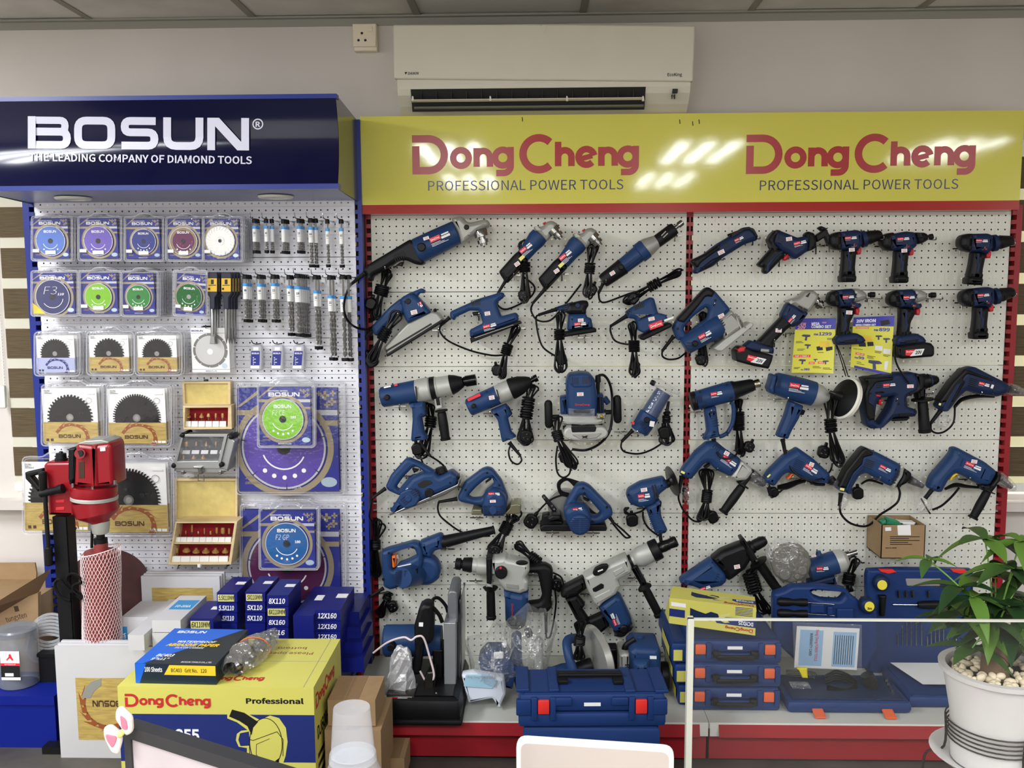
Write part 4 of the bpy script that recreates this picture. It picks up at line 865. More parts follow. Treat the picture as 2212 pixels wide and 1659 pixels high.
# ================================================================ cordless drills on the right
def cdrill(o, label, kind, stick=True, tilt=0, short=''):
 T('cordless_drill', label, 'cordless drill', 'cordless drills and drivers at the top right')
 c, s_ = math.cos(math.radians(tilt)), math.sin(math.radians(tilt))
 def f(*ps): return [(o[0] + (x - 240) * c + (y - 300) * s_ + 240, o[1] - (x - 240) * s_ + (y - 300) * c + 300) + tuple([]) for x, y in ps]
 g1 = lambda x, y: f((x, y))[0]
 if kind in ('drill', 'driver'):
  A('rear_cap', E(f((58, 290), (75, 245), (130, 222), (185, 215), (185, 392), (110, 388), (66, 350)), 0.045, 0.108, 0.018, 18), BLACK)
  if kind == 'drill':
   A('motor_housing', E(f((150, 222), (320, 200), (372, 215), (382, 330), (330, 405), (285, 385), (160, 395)), 0.045, 0.11, 0.018, 16), NAVY)
   a, b = f((365, 290), (548, 246)); A('chuck', rail(a, b, [(0, 74), (0.12, 76), (0.14, 66), (0.3, 62), (0.32, 66), (0.85, 48), (0.95, 36), (1, 14)], 0.078, 20), BLACK)
   a, b = f((350, 294), (388, 285)); A('torque_ring', rail(a, b, [(0, 78), (1, 78)], 0.078, 24), NAVY)
  else:
   A('motor_housing', E(f((120, 240), (300, 206), (380, 215), (405, 300), (395, 350), (340, 390), (330, 420), (285, 390), (140, 392)), 0.045, 0.11, 0.02, 16), NAVY)
   A('nose', E(f((372, 216), (470, 218), (505, 238), (505, 290), (440, 325), (400, 330)), 0.05, 0.104, 0.018, 16), BLACK)
   a, b = f((500, 264), (530, 256)); A('bit_holder', rail(a, b, [(0, 28), (1, 26)], 0.078, 14), BLACK)
  A('trigger', E(f((308, 372), (352, 366), (358, 400), (352, 434), (318, 438)), 0.06, 0.095, 0.006, 10), DRED)
  A('grip', E(f((192, 388), (310, 388), (318, 440), (306, 560), (314, 640), (170, 645), (186, 500)), 0.05, 0.104, 0.018, 14), BLACK)
  A('grip_inlay', E(f((225, 400), (245, 400), (245, 480), (262, 500), (255, 580), (232, 585), (240, 510), (226, 490)), 0.08, 0.1052, 0.001, 3), NAVY)
  A('battery_pack', E(f((168, 640), (205, 615), (285, 612), (318, 640), (314, 688), (300, 697), (172, 698)), 0.046, 0.11, 0.014, 10), BLACK)
  x, y = g1(196, 272); lab(x, y, 58, 22, 5 + tilt, 0.1105, 1)
  if stick: x, y = g1(234, 376); price(x, y, 54, 34, 4 + tilt, 0.1108)
  x, y = g1(160, 265); hslots(x, y, 38, 8, 4, tilt, 16, 0.1085, BLACK)
  A('direction_switch', E(f((280, 348), (312, 344), (312, 360), (282, 364)), 0.09, 0.113, 0.002, 3), DRED)
  x, y = g1(285, 332); hook(x, y, 'chrome hook across the front of the ' + short, 0.125, 100, 240)
  x, y = g1(562, 262); hook(x, y, 'chrome hook under the nose of the ' + short, 0.12, 60, 130)
 else:
  A('rear_cap', E(f((5, 90), (20, 40), (70, 15), (110, 10), (120, 175), (60, 170), (10, 140)), 0.045, 0.11, 0.018, 18), BLACK)
  A('motor_housing', E(f((80, 15), (230, 0), (262, 20), (285, 70), (240, 130), (320, 140), (318, 175), (240, 185), (180, 170), (110, 178)), 0.045, 0.112, 0.016, 14), NAVY)
  A('nose', E(f((232, -2), (300, 0), (365, 35), (378, 75), (340, 110), (262, 135), (200, 100)), 0.047, 0.108, 0.018, 16), GREY)
  a, b = f((372, 58), (432, 56)); A('bit_holder', rail(a, b, [(0, 20), (0.3, 20), (0.32, 28), (1, 26)], 0.078, 14), BLACK)
  A('trigger', E(f((255, 190), (292, 175), (296, 215), (285, 248), (258, 245)), 0.06, 0.095, 0.006, 10), DRED)
  A('grip', E(f((112, 175), (250, 178), (255, 240), (215, 320), (205, 420), (225, 445), (100, 455), (110, 320)), 0.05, 0.104, 0.018, 14), BLACK)
  A('grip_inlay', E(f((150, 200), (172, 200), (165, 300), (180, 340), (160, 400), (138, 405), (155, 345), (146, 310)), 0.08, 0.1052, 0.001, 3), NAVY)
  A('foot', E(f((62, 485), (95, 445), (150, 435), (270, 420), (330, 450), (360, 490), (330, 525), (80, 535)), 0.04, 0.115, 0.012, 12), NAVY)
  A('foot_grip', E(f((145, 490), (275, 475), (250, 510), (150, 515)), 0.08, 0.1165, 0.002, 3), BLACK)
  if kind == 'battery':
   bt = A('battery', E(f((75, 540), (330, 500), (400, 510), (430, 545), (430, 620), (410, 640), (120, 660), (80, 630)), 0.03, 0.122, 0.01, 12), BLACK)
   x, y = g1(150, 575); batt(x, y, 4, 0.1225, bt, 1.0)
  x, y = g1(130, 68); lab(x, y, 56, 22, 3, 0.1125, 1)
  if stick: x, y = g1(165, 205); price(x, y, 58, 36, -3, 0.1052)
  A('direction_switch', E(f((222, 155), (252, 152), (252, 166), (224, 170)), 0.09, 0.115, 0.002, 3), DRED)
  x, y = g1(225, 150); hook(x, y, 'chrome hook across the front of the ' + short, 0.125, 100, 230)
  x, y = g1(500, 70); hook(x, y, 'chrome hook under the nose of the ' + short, 0.12, 60, 140)
cdrill((0, 0), 'cordless drill with a black chuck, first of the top right trio', 'drill', short='first drill of the top right trio')
cdrill((495, 8), 'cordless screwdriver with a short black nose, middle of the top right trio', 'driver', short='short nosed cordless screwdriver')
cdrill((1235, 25), 'cordless drill leaning back, farthest right in the top row', 'drill', False, -6, short='drill that leans back')
cdrill((45, 758), 'cordless impact driver without battery, left of the RM899 sheet top', 'wrench', short='impact driver without battery')
cdrill((618, 762), 'cordless impact wrench with a 20V battery, right of the RM899 sheet', 'battery', False, short='20V impact wrench')
cdrill((1250, 540), 'cordless drill under the leaning one, at the right upright', 'drill', False, short='lower drill at the right upright')
T('wrist_strap', 'thin black wrist strap hanging from the impact driver foot', 'strap'); A('strap', [tube([(112, 1285, .08), (150, 1400, .07), (205, 1585, .06)], 0.0018, 0.06), tube([(120, 1290, .08), (175, 1420, .07), (228, 1588, .06)], 0.0018, 0.06)], CORD)
T('wrist_strap', 'black wrist strap hanging from the 20V impact wrench', 'strap'); A('strap', tube([(672, 1280, .1), (668, 1400, .1), (700, 1500, .12), (760, 1590, .13), (800, 1650, .13)], 0.0035, 0.06), CORD)
# ================================================================ rows 3 and 4, left bay
TG = 'power tools hung on the pegboard'
Z(780, 780, 4.739)
T('impact_wrench', 'large corded impact wrench with a black side handle, third row left', 'impact wrench', TG)
A('motor_housing', rail((205, 372), (565, 308), [(0, 88), (0.04, 104), (0.5, 112), (1, 116)], 0.09, 28), BLUE)
A('hammer_case', rail((560, 310), (925, 243), [(0, 112), (0.1, 120), (0.38, 122), (0.42, 112), (0.6, 112), (0.62, 106), (1, 102)], 0.09, 28), LGREY)
A('strap_band', rail((715, 282), (765, 273), [(0, 116), (0, 120), (1, 119), (1, 112)], 0.09, 28), BLACK)
A('nose_boot', rail((912, 245), (1042, 212), [(0, 100), (0.08, 106), (0.5, 88), (1, 54)], 0.09, 24), RUB)
A('socket', rail((1040, 212), (1178, 190), [(0, 36), (0.1, 50), (0.2, 50), (0.22, 58), (1, 58), (1, 44), (0.8, 40)], 0.09, 22), mat('socket_black', (16, 16, 17), 0.16, 0.6, k=K))
A('handle', E([(478, 438), (640, 418), (650, 480), (668, 555), (612, 585), (640, 740), (685, 802), (515, 832), (505, 805), (522, 600), (515, 490)], 0.06, 0.12, 0.016, 20), BLUE)
A('trigger', E([(645, 470), (672, 500), (670, 560), (625, 580)], 0.07, 0.11, 0.006, 8), BLACK)
A('side_bracket', E([(748, 392), (815, 375), (832, 482), (765, 500)], 0.07, 0.12, 0.003, 4), LGREY)
A('bracket_window', E([(762, 385), (800, 372), (812, 450), (775, 456)], 0.11, 0.1212, 0.0004, 2), BLACK)
sh = A('side_handle', rail((820, 500), (866, 808), [(0, 40), (0.0, 66), (0.05, 66), (0.07, 38), (0.12, 46), (0.5, 50), (0.93, 46), (0.94, 54), (1, 52)], 0.095, 22), RUB)
A('brush_cap', E(circ(262, 376, 29, 16), 0.11, 0.142, 0.004, 0), BLACK); slots([[(200, 385), (225, 378), (228, 388), (204, 396)], [(550, 260), (566, 258), (580, 395), (566, 400)]], 0.138)
A('brand_strip', [frect(board((232, 268), 0.12, 12), 0, -0.004, 0.026, 0.002, 0.0)], WHITE, smooth=0); A('brand_tag', [frect(board((338, 246), 0.12, 12), 0, -0.004, 0.012, 0.003, 0.0)], RED, smooth=0)
bundle((690, 425), (712, 620), (610, 1000), 70, 90, 3, 5, 5, 50, 0.05, 110, 11); plug(572, 905, 1.1, 10, 0.06, False)
sleeve((600, 828), (705, 970), 0.08, 22, 14); lead([(705, 970, .08), (800, 1030, .07), (860, 1090, .06), (880, 1150, .05), (840, 1180, .03)]); lead([(610, 985), (640, 1060, .04), (680, 1100, .02)])
hook(392, 440, 'chrome hook under the motor of the large impact wrench', 0.12, 60, 0)
T('impact_wrench', 'smaller corded impact wrench with a black rubber nose, third row', 'impact wrench', TG)
A('motor_housing', rail((1098, 478), (1398, 345), [(0, 78), (0.04, 92), (0.5, 98), (1, 100)], 0.09, 26), BLUE)
A('hammer_case', rail((1392, 347), (1540, 282), [(0, 98), (0.5, 104), (1, 100)], 0.09, 26), LGREY)
A('nose_boot', rail((1528, 288), (1740, 200), [(0, 108), (0.08, 112), (0.5, 96), (0.85, 62), (1, 40)], 0.09, 24), RUB)
A('socket', rail((1735, 202), (1805, 168), [(0, 26), (0.5, 26), (0.5, 38), (1, 38)], 0.09, 16), MATS['socket_black'])
A('handle', E([(1320, 512), (1485, 442), (1545, 555), (1500, 590), (1540, 735), (1592, 782), (1445, 842), (1430, 790), (1395, 610)], 0.06, 0.115, 0.016, 18), BLUE)
A('trigger', E([(1490, 462), (1520, 480), (1548, 545), (1520, 575)], 0.07, 0.1, 0.006, 8), BLACK)
A('brush_cap', E(circ(1150, 463, 24, 14), 0.1, 0.138, 0.003, 0), BLACK); price(1306, 358, 56, 42, 10, 0.134)
A('brand_tag', frect(board((1088, 392), 0.125, 24), 0, -0.008, 0.05, 0.002, 0.0), RED, smooth=0); slots([[(1380, 290), (1396, 296), (1422, 392), (1408, 398)]], 0.136); screws([(1285, 315), (1350, 456)], 11, 0.13)
bundle((1770, 240), (1702, 480), (1680, 865), 70, 90, 3, 5, 9, 56, 0.07, 210, 12); plug(1690, 775, 1.2, -15, 0.08)
sleeve((1515, 832), (1630, 968), 0.08, 24, 14); lead([(1630, 968, .08), (1642, 1020), (1600, 1056), (1535, 1020), (1510, 930), (1535, 850, .04)])
hook(1320, 515, 'chrome hook under the motor of the smaller impact wrench', 0.11, 60, 0)
T('power_planer', 'blue electric planer with a black depth knob, fourth row left', 'planer', TG)
A('body', E([(285, 1548), (380, 1400), (430, 1310), (520, 1200), (640, 1145), (750, 1140), (790, 1190), (925, 1130), (988, 1185), (985, 1230), (970, 1275), (805, 1345), (440, 1512)], 0.035, 0.115, 0.016, 20), BLUE)
A('loop_handle', E([(245, 1290), (300, 1170), (450, 1005), (490, 996), (620, 1055), (745, 1130), (700, 1205), (520, 1215), (410, 1345), (390, 1385), (270, 1330)], 0.055, 0.1, 0.013, 22, holes=[[(352, 1300), (430, 1190), (525, 1092), (572, 1088), (655, 1150), (520, 1185), (405, 1335)]]), BLUE)
A('depth_knob', rail((812, 1085), (838, 1185), [(0, 48), (0.05, 56), (0.55, 58), (0.56, 32), (1, 30)], 0.08, 20), BLACK)
A('motor_end', E([(370, 1445), (400, 1350), (480, 1310), (560, 1320), (605, 1400), (560, 1480), (450, 1515)], 0.1, 0.128, 0.006, 18), BLUE)
hslots(400, 1420, 70, 12, 4, 38, 22, 0.1283, NAVY); hslots(500, 1340, 70, 12, 4, 38, 22, 0.1283, NAVY); A('end_cap', E(circ(482, 1410, 36, 16), 0.12, 0.131, 0.003, 0), BLUE)
A('exhaust_port', E([(575, 1260), (640, 1215), (710, 1225), (735, 1250), (680, 1275), (640, 1300), (590, 1295)], 0.1, 0.1165, 0.001, 12), INK)
A('belt_cover', E(circ(695, 1352, 46, 20), 0.1, 0.122, 0.003, 0), BLACK)
A('sole', E([(278, 1582), (440, 1500), (805, 1345), (985, 1262), (1005, 1205), (1022, 1215), (1000, 1285), (860, 1370), (440, 1530)], 0.03, 0.12, 0.003, 6), STEEL)
A('front_lever', E([(970, 1180), (1000, 1170), (1003, 1215), (985, 1225)], 0.06, 0.11, 0.004, 5), BLACK)
A('trigger', E([(520, 1100), (560, 1110), (590, 1120), (540, 1150)], 0.06, 0.09, 0.004, 5), BLACK); slots([[(435, 1335), (475, 1298), (482, 1304), (442, 1342)]], 0.115, WHITE)
sleeve((250, 1305), (118, 1400), 0.1, 22, 14); lead([(118, 1400, .1), (100, 1500, .09), (90, 1600, .08), (150, 1680, .06)]); screws([(912, 1248)], 12, 0.115)
hook(463, 1155, 'chrome hook inside the handle of the planer', 0.11, 50, 0); hook(1000, 1270, 'chrome hook under the sole of the planer', 0.11, 50, 0)
T('marble_cutter', 'small circular cutter with a vented round motor, fourth row', 'saw', TG)
A('blade_guard', E([(1225, 1420), (1270, 1310), (1340, 1250), (1420, 1270), (1500, 1340), (1560, 1460), (1560, 1530), (1240, 1530)], 0.03, 0.05, 0.004, 40), LGREY)
A('loop_handle', E([(985, 1395), (1060, 1240), (1235, 1110), (1290, 1092), (1345, 1110), (1440, 1230), (1505, 1400), (1485, 1505), (1225, 1495), (1000, 1445)], 0.05, 0.1, 0.013, 24, holes=[[(1092, 1385), (1180, 1290), (1275, 1212), (1340, 1198), (1362, 1260), (1275, 1330), (1240, 1405), (1140, 1415)]]), BLUE)
A('motor_housing', E([(1235, 1480), (1262, 1370), (1340, 1310), (1420, 1330), (1480, 1400), (1490, 1490), (1475, 1580), (1440, 1602), (1265, 1602), (1240, 1580)], 0.05, 0.15, 0.022, 30), BLUE)
for i in range(7): slots([[(1250 + (4 if i in (0, 6) else 0), 1482 + i * 16), (1465, 1482 + i * 16), (1463, 1490 + i * 16), (1254, 1490 + i * 16)]], 0.1505, NAVY)
A('end_badge', E([(1350, 1478), (1388, 1510), (1388, 1550), (1350, 1582), (1312, 1550), (1312, 1510)], 0.14, 0.152, 0.002, 8), BLUE)
A('base_plate', E([(1125, 1560), (1140, 1518), (1235, 1520), (1240, 1560), (1470, 1560), (1520, 1510), (1530, 1472), (1600, 1462), (1640, 1472), (1632, 1562), (1560, 1570), (1135, 1578)], 0.03, 0.13, 0.004, 6), mat('dull_brass_steel', (128, 124, 100), 0.35, 0.6, k=0.7))
price(1318, 1422, 60, 28, 2, 0.1503); lab(1302, 1345, 62, 26, 0, 0.148, 0); screws([(1290, 1145), (1415, 1272), (1070, 1320), (1205, 1478), (1365, 1305)], 12, 0.1005)
A('trigger', E([(1270, 1240), (1330, 1195), (1335, 1215), (1280, 1250)], 0.06, 0.09, 0.004, 5), BLACK)
sleeve((985, 1410), (795, 1442), 0.075, 22, 14); lead([(795, 1442, .07), (786, 1510), (810, 1585), (900, 1665), (1010, 1740, .04), (1150, 1790, .03), (1320, 1790, .04)])
Z(780, 1100, 5.529)
bundle((1830, 60), (1730, 225), (1560, 580), 80, 90, 4, 5, 7, 50, 0.05, 110, 13); plug(1600, 500, 1.0, -10, 0.07)
lead([(1905, 20, .05), (1915, 60), (1880, 110), (1790, 180)])
hook(1378, 75, 'left chrome hook under the base of the small circular cutter', 0.12, 40, 0); hook(1795, 62, 'right chrome hook under the base of the small circular cutter', 0.12, 40, 0)
Z(1120, 780, 4.147)
T('plunge_router', 'plunge router with two black side knobs, third row centre', 'router', TG)
A('motor_housing', E([(428, 180), (455, 122), (560, 106), (640, 114), (690, 170), (712, 330), (705, 500), (440, 495), (430, 330)], 0.03, 0.15, 0.024, 24), BLUE)
A('column_cover', E([(372, 325), (440, 312), (440, 482), (378, 478)], 0.04, 0.11, 0.012, 14), BLUE)
A('right_column', E([(695, 300), (762, 298), (772, 478), (700, 480)], 0.04, 0.11, 0.012, 14), BLUE)
A('top_band', E([(462, 128), (560, 112), (642, 122), (668, 215), (640, 245), (490, 248), (455, 205)], 0.05, 0.153, 0.01, 18), BLUE)
for i in range(6):
 slots([[(476 + i * 11, 145), (481 + i * 11, 145), (484 + i * 11, 210), (478 + i * 11, 210)], [(572 + i * 12, 140), (577 + i * 12, 140), (578 + i * 12, 206), (573 + i * 12, 206)]], 0.153)
A('carriage', E([(365, 482), (770, 478), (775, 560), (690, 575), (440, 570), (372, 560)], 0.04, 0.12, 0.01, 12), LGREY)
A('chip_shield', E([(445, 420), (560, 438), (685, 425), (680, 560), (560, 575), (455, 555)], 0.15, 0.153, 0.001, 8), CLEAR)
A('base', E([(395, 650), (430, 590), (770, 590), (812, 640), (790, 690), (690, 716), (520, 718), (420, 700)], 0.02, 0.16, 0.008, 30), LGREY)
A('base_opening', E([(470, 590), (700, 590), (690, 635), (480, 640)], 0.1, 0.162, 0.002, 12), BLACK); A('base_wing', E([(475, 660), (640, 655), (750, 645), (700, 690), (560, 705)], 0.1, 0.164, 0.002, 16), GREY)
A('wing_nut', E([(565, 668), (590, 676), (622, 665), (610, 684), (620, 694), (594, 686), (570, 694), (580, 682)], 0.16, 0.169, 0.001, 3), BLACK)
for i, (a, b) in enumerate((((228, 350), (305, 600)), ((845, 305), (922, 556)))):
 A('side_knob', rail(((a[0] + b[0]) / 2, a[1]), ((a[0] + b[0]) / 2 + 6, b[1]), [(0, 14), (0.04, 28), (0.12, 36), (0.88, 36), (0.96, 28), (1, 14)], 0.1, 20), RUB)
A('knob_arm', [rail((300, 500), (372, 500), [(0, 20), (1, 22)], 0.09, 12), rail((770, 460), (850, 455), [(0, 22), (1, 20)], 0.09, 12)], BLACK)
A('plunge_rod', [rail((732, 320), (738, 480), [(0, 18), (1, 16)], 0.125, 12), rail((735, 560), (738, 640), [(0, 16), (0.6, 16), (0.62, 40), (1, 40)], 0.11, 14), rail((425, 580), (428, 640), [(0, 30), (1, 26)], 0.11, 14)], BLACK)
A('turret_block', E([(700, 470), (782, 470), (780, 520), (700, 522)], 0.1, 0.135, 0.004, 4), GREY); A('brass_screw', E(circ(745, 497, 17, 14), 0.13, 0.14, 0.003, 0), mat('brass', (176, 146, 60), 0.3, 0.9))
A('speed_knob', rail((768, 330), (806, 380), [(0, 30), (1, 24)], 0.08, 12), BLUE)
price(524, 282, 58, 32, 2, 0.1505); A('brand_logo', logo(board((508, 400), 0.1505), LOGO_DC, 0, 0, 128 * MPP((508, 400), 0.15), 20 * MPP((508, 400), 0.15)), DRED, smooth=0)
A('cord_grip', rail((712, 290), (712, 125), [(0, 16), (0.6, 18), (0.62, 26), (0.95, 24), (1, 16)], 0.08, 12), RUB)
lead([(715, 130, .08), (765, 128, .08), (812, 190), (838, 310, .11), (838, 500, .13), (810, 640, .15), (720, 745, .12), (600, 798), (480, 790)], 0.07, 0.005)
bundle((345, 500), (352, 670), (500, 975), 70, 84, 3, 5, 6, 44, 0.11, 100, 14); plug(415, 860, 1.15, 15, 0.08, False); lead([(350, 760), (335, 880), (350, 1000), (400, 1042), (455, 1010), (470, 930)], 0.07)
hook(455, 690, 'left chrome hook through the base of the plunge router', 0.17, 40, 0); hook(722, 690, 'right chrome hook through the base of the plunge router', 0.17, 40, 0)
T('trim_router', 'slim trim router with a clear plastic base, third row beside the centre upright', 'router', TG)
A('motor_housing', rail((1080, 630), (1300, 272), [(0, 78), (0.03, 86), (0.42, 92), (0.44, 78), (1, 74)], 0.08, 26), BLUE)
A('clear_sleeve', rail((1178, 470), (1310, 258), [(0, 84), (1, 82)], 0.08, 26, False), CLEAR)
A('clear_base', E([(1225, 175), (1300, 178), (1452, 278), (1440, 308), (1380, 290), (1290, 235), (1215, 230)], 0.035, 0.13, 0.006, 10), CLEAR)
A('clamp_knob', rail((1185, 185), (1222, 205), [(0, 22), (0.6, 26), (1, 22)], 0.1, 12), BLACK); A('clamp_plate', E([(1180, 250), (1230, 215), (1250, 240), (1195, 295)], 0.06, 0.12, 0.004, 5), CLEAR)
A('brush_cap', E(circ(1153, 530, 26, 16), 0.1, 0.128, 0.003, 0), BLACK); hslots(1070, 555, 42, 9, 8, 42, 17, 0.126, NAVY)
A('sticker', frect(board((1180, 535), 0.126, -10), 0, -0.02, 0.017, 0.0, 0.0005), PRICE, smooth=0); A('brand_tag', frect(board((1015, 550), 0.12, -15), 0, -0.006, 0.01, 0.003, 0.0), RED, smooth=0)
A('side_screw', rail((1345, 360), (1330, 450), [(0, 12), (1, 16)], 0.08, 10), BLACK)
bundle((1335, 450), (1325, 520), (1330, 760), 40, 100, 3, 5, 4, 34, 0.055, 70, 15); plug(1310, 645, 1.15, 10, 0.065, False)
sleeve((1025, 618), (925, 720), 0.08, 20, 14); lead([(925, 720, .075), (920, 775), (960, 816), (1080, 830), (1200, 790), (1300, 725)])
hook(945, 615, 'chrome hook beside the cord end of the trim router', 0.08, 30, 30); hook(1065, 625, 'chrome hook under the trim router motor', 0.12, 60, 0)
T('circular_saw', 'corded circular saw with a round vented motor and a black base, fourth row centre', 'saw', TG)
A('blade', E(circ(420, 1300, 158, 36), 0.035, 0.05, 0.002, 0), mat('blade_grey', (150, 150, 146), 0.3, 0.6, k=0.7))
A('base_plate', E([(190, 1492), (230, 1468), (780, 1468), (796, 1500), (785, 1525), (200, 1528)], 0.02, 0.12, 0.004, 8), BLACK)
A('front_bracket', [E([(200, 1480), (215, 1380), (270, 1370), (300, 1420), (400, 1440), (400, 1490)], 0.05, 0.1, 0.006, 8), E([(260, 1410), (300, 1380), (380, 1380), (390, 1430), (270, 1450)], 0.06, 0.13, 0.008, 8)], BLACK)
A('loop_handle', E([(402, 1335), (430, 1260), (520, 1108), (580, 1094), (640, 1120), (842, 1325), (848, 1390), (740, 1462), (640, 1475), (470, 1400)], 0.06, 0.115, 0.014, 24, holes=[[(515, 1255), (555, 1205), (600, 1215), (640, 1250), (742, 1365), (700, 1395), (655, 1390), (600, 1325)]]), BLUE)
A('motor_housing', E([(400, 1360), (440, 1310), (500, 1288), (600, 1300), (650, 1370), (655, 1450), (600, 1550), (500, 1545), (440, 1480)], 0.06, 0.165, 0.022, 36), BLUE)
A('motor_end', E(circ(550, 1472, 94, 32), 0.12, 0.185, 0.01, 0), BLUE)
for i in range(8):
 yy = 1408 + i * 18; w = math.sqrt(max(0, 86 ** 2 - (yy - 1472) ** 2)); slots([[(550 - w, yy), (545, yy), (545, yy + 9), (550 - w, yy + 9)], [(555, yy), (550 + w, yy), (550 + w, yy + 9), (555, yy + 9)]], 0.1853, NAVY)
A('depth_lever', E([(205, 1215), (230, 1198), (345, 1330), (330, 1352), (300, 1345)], 0.05, 0.07, 0.004, 10), BLACK); screws([(230, 1225), (320, 1327), (300, 1298)], 10, 0.0705, STEEL)
price(513, 1382, 60, 20, 0, 0.1655); lab(485, 1318, 44, 34, 8, 0.163, 0); screws([(580, 1140), (592, 1186), (505, 1276), (470, 1276), (792, 1310), (665, 1440)], 12, 0.116)
A('trigger', E([(575, 1215), (640, 1250), (620, 1262), (580, 1240)], 0.07, 0.1, 0.004, 5), BLACK)
A('cord_coil', [tube([(515 + 10 * i, 1130 - 14 * i), (440 - 8 * i, 1062 - 3 * i), (372 - 6 * i, 1100), (380, 1165 + 8 * i), (450, 1190 + 6 * i)], CR * 1.25, 0.055) for i in range(4)], CORD)
lead([(450, 1190), (330, 1220), (240, 1280), (170, 1355)], 0.05); plug(112, 1440, 1.3, -35, 0.07)
sleeve((782, 1352), (845, 1440), 0.09, 24, 14); lead([(845, 1440, .08), (920, 1500), (985, 1560), (1000, 1575), (960, 1580), (900, 1520), (840, 1450)])
A('inner_cord', [tube([(590, 1270 + 18 * i), (640, 1330 + 12 * i), (700, 1375 + 5 * i)], CR * 1.2, 0.05 + 0.006 * i) for i in range(4)], CORD)
hook(305, 1520, 'left chrome hook under the base of the corded circular saw', 0.13, 40, 0); hook(670, 1522, 'right chrome hook under the base of the corded circular saw', 0.13, 40, 0)
T('disc_sander', 'pistol grip disc sander with a thin dark disc, left of the centre upright', 'sander', TG)
A('body', E([(968, 1215), (985, 1155), (1100, 1090), (1310, 1044), (1345, 1120), (1340, 1150), (1270, 1205), (1225, 1295), (1105, 1332), (1000, 1290)], 0.05, 0.12, 0.024, 26), BLUE)
A('handle', E([(1140, 1310), (1270, 1240), (1285, 1400), (1342, 1525), (1310, 1556), (1230, 1556), (1180, 1420)], 0.055, 0.11, 0.016, 16), BLUE)
A('neck', rail((1325, 1100), (1375, 1085), [(0, 40), (1, 28)], 0.08, 14), BLACK)
a_, b_ = P((1350, 1083), 0.088), P((1405, 1064), 0.082); A('disc', revw(a_, b_, [(0, 0.014), (0.3, 0.02), (0.45, 0.057), (0.52, 0.057), (0.7, 0.02), (1, 0.012)], 36), mat('disc_black', (24, 23, 22), 0.3, k=K))
lab(1068, 1196, 56, 34, 8, 0.1206); price(1094, 1142, 56, 34, 10, 0.1206); hslots(1000, 1205, 50, 9, 5, 2, 19, 0.118, NAVY); slots([[(1190, 1118), (1206, 1112), (1240, 1230), (1226, 1240)], [(1215, 1110), (1228, 1106), (1262, 1216), (1250, 1226)]], 0.12, INK)
hslots(1160, 1370, 100, 6, 9, 12, 17, 0.1105, BLUE); A('trigger', E([(1255, 1258), (1285, 1262), (1280, 1310), (1258, 1312)], 0.07, 0.1, 0.005, 6), BLACK); screws([(1315, 1070), (1228, 1104), (1335, 1130), (1180, 1360), (1310, 1530), (985, 1200)], 10, 0.117)
A('cord_coil', [tube([(960 + 10 * i, 1310), (950, 1340 + 6 * i), (1010, 1370), (1100, 1345), (1140, 1310)], CR, 0.05 + 0.005 * i) for i in range(4)], CORD); plug(1020, 1432, 1.15, 5, 0.06, False)
lead([(1115, 1350), (1120, 1420), (1160, 1490), (1225, 1545), (1270, 1570)], 0.06); sleeve((1268, 1550), (1278, 1620), 0.08, 20, 16)
hook(1118, 1300, 'chrome hook under the body of the disc sander', 0.125, 40, 0)
# ================================================================ rows 3 and 4, right bay
Z(1450, 780, 4.485)
T('heat_gun', 'heat gun with a steel nozzle and a loop guard handle, third row right bay', 'heat gun', TG)
A('rear_cap', rail((190, 395), (240, 382), [(0, 80), (0.1, 92), (1, 94)], 0.085, 26), BLACK)
A('motor_housing', rail((238, 383), (598, 286), [(0, 92), (0.6, 98), (0.95, 100), (1, 90)], 0.085, 28), BLUE)
A('nozzle_shroud', rail((590, 288), (800, 228), [(0, 96), (0.1, 94), (0.2, 82), (0.9, 62), (1, 52)], 0.085, 24), BLACK)
A('nozzle', rail((785, 232), (856, 212), [(0, 40), (0.9, 44), (1, 40), (1, 32), (0.5, 30)], 0.085, 20), mat('nozzle_steel', (190, 182, 160), 0.25, 1.0))
A('handle', E([(330, 470), (440, 438), (455, 560), (472, 705), (485, 738), (325, 772), (318, 760), (356, 690), (345, 590)], 0.055, 0.115, 0.016, 18), BLUE)
A('guard', tube([(575, 400), (600, 425), (604, 520), (590, 610), (545, 690), (500, 722), (465, 732)], 0.0075, 0.085, 6, n=10), BLUE)
lab(380, 308, 58, 30, 11, 0.1335, 2); hslots(296, 330, 66, 10, 4, -82, 18, 0.132, NAVY); hslots(375, 505, 60, 8, 6, 14, 26, 0.1155, NAVY); screws([(280, 297), (540, 228), (325, 435), (582, 355), (420, 688), (540, 692)], 12, 0.12)
bundle((655, 360), (652, 580), (675, 935), 46, 56, 3, 4, 9, 50, 0.055, 180, 16); plug(760, 835, 1.0, -25, 0.07)
sleeve((410, 752), (440, 880), 0.09, 24, 15); lead([(440, 880, .12), (480, 930, .13), (560, 946, .13), (625, 910, .12), (650, 850, .07)])
hook(388, 472, 'chrome hook across the grip of the heat gun', 0.13, 100, 160); hook(742, 345, 'chrome hook under the nozzle of the heat gun', 0.1, 40, 50)
T('car_polisher', 'car polisher with a white edged pad, third row right bay', 'polisher', TG)
A('motor_housing', rail((990, 210), (1375, 318), [(0, 96), (0.05, 108), (0.7, 122), (1, 120)], 0.09, 28), BLUE)
A('rear_shroud', E([(948, 272), (968, 215), (985, 140), (1010, 132), (1030, 150), (1000, 320), (968, 318)], 0.05, 0.13, 0.012, 10), BLUE)
A('gear_head', rail((1368, 316), (1530, 350), [(0, 112), (0.5, 98), (0.8, 66), (1, 40)], 0.09, 24), LGREY)
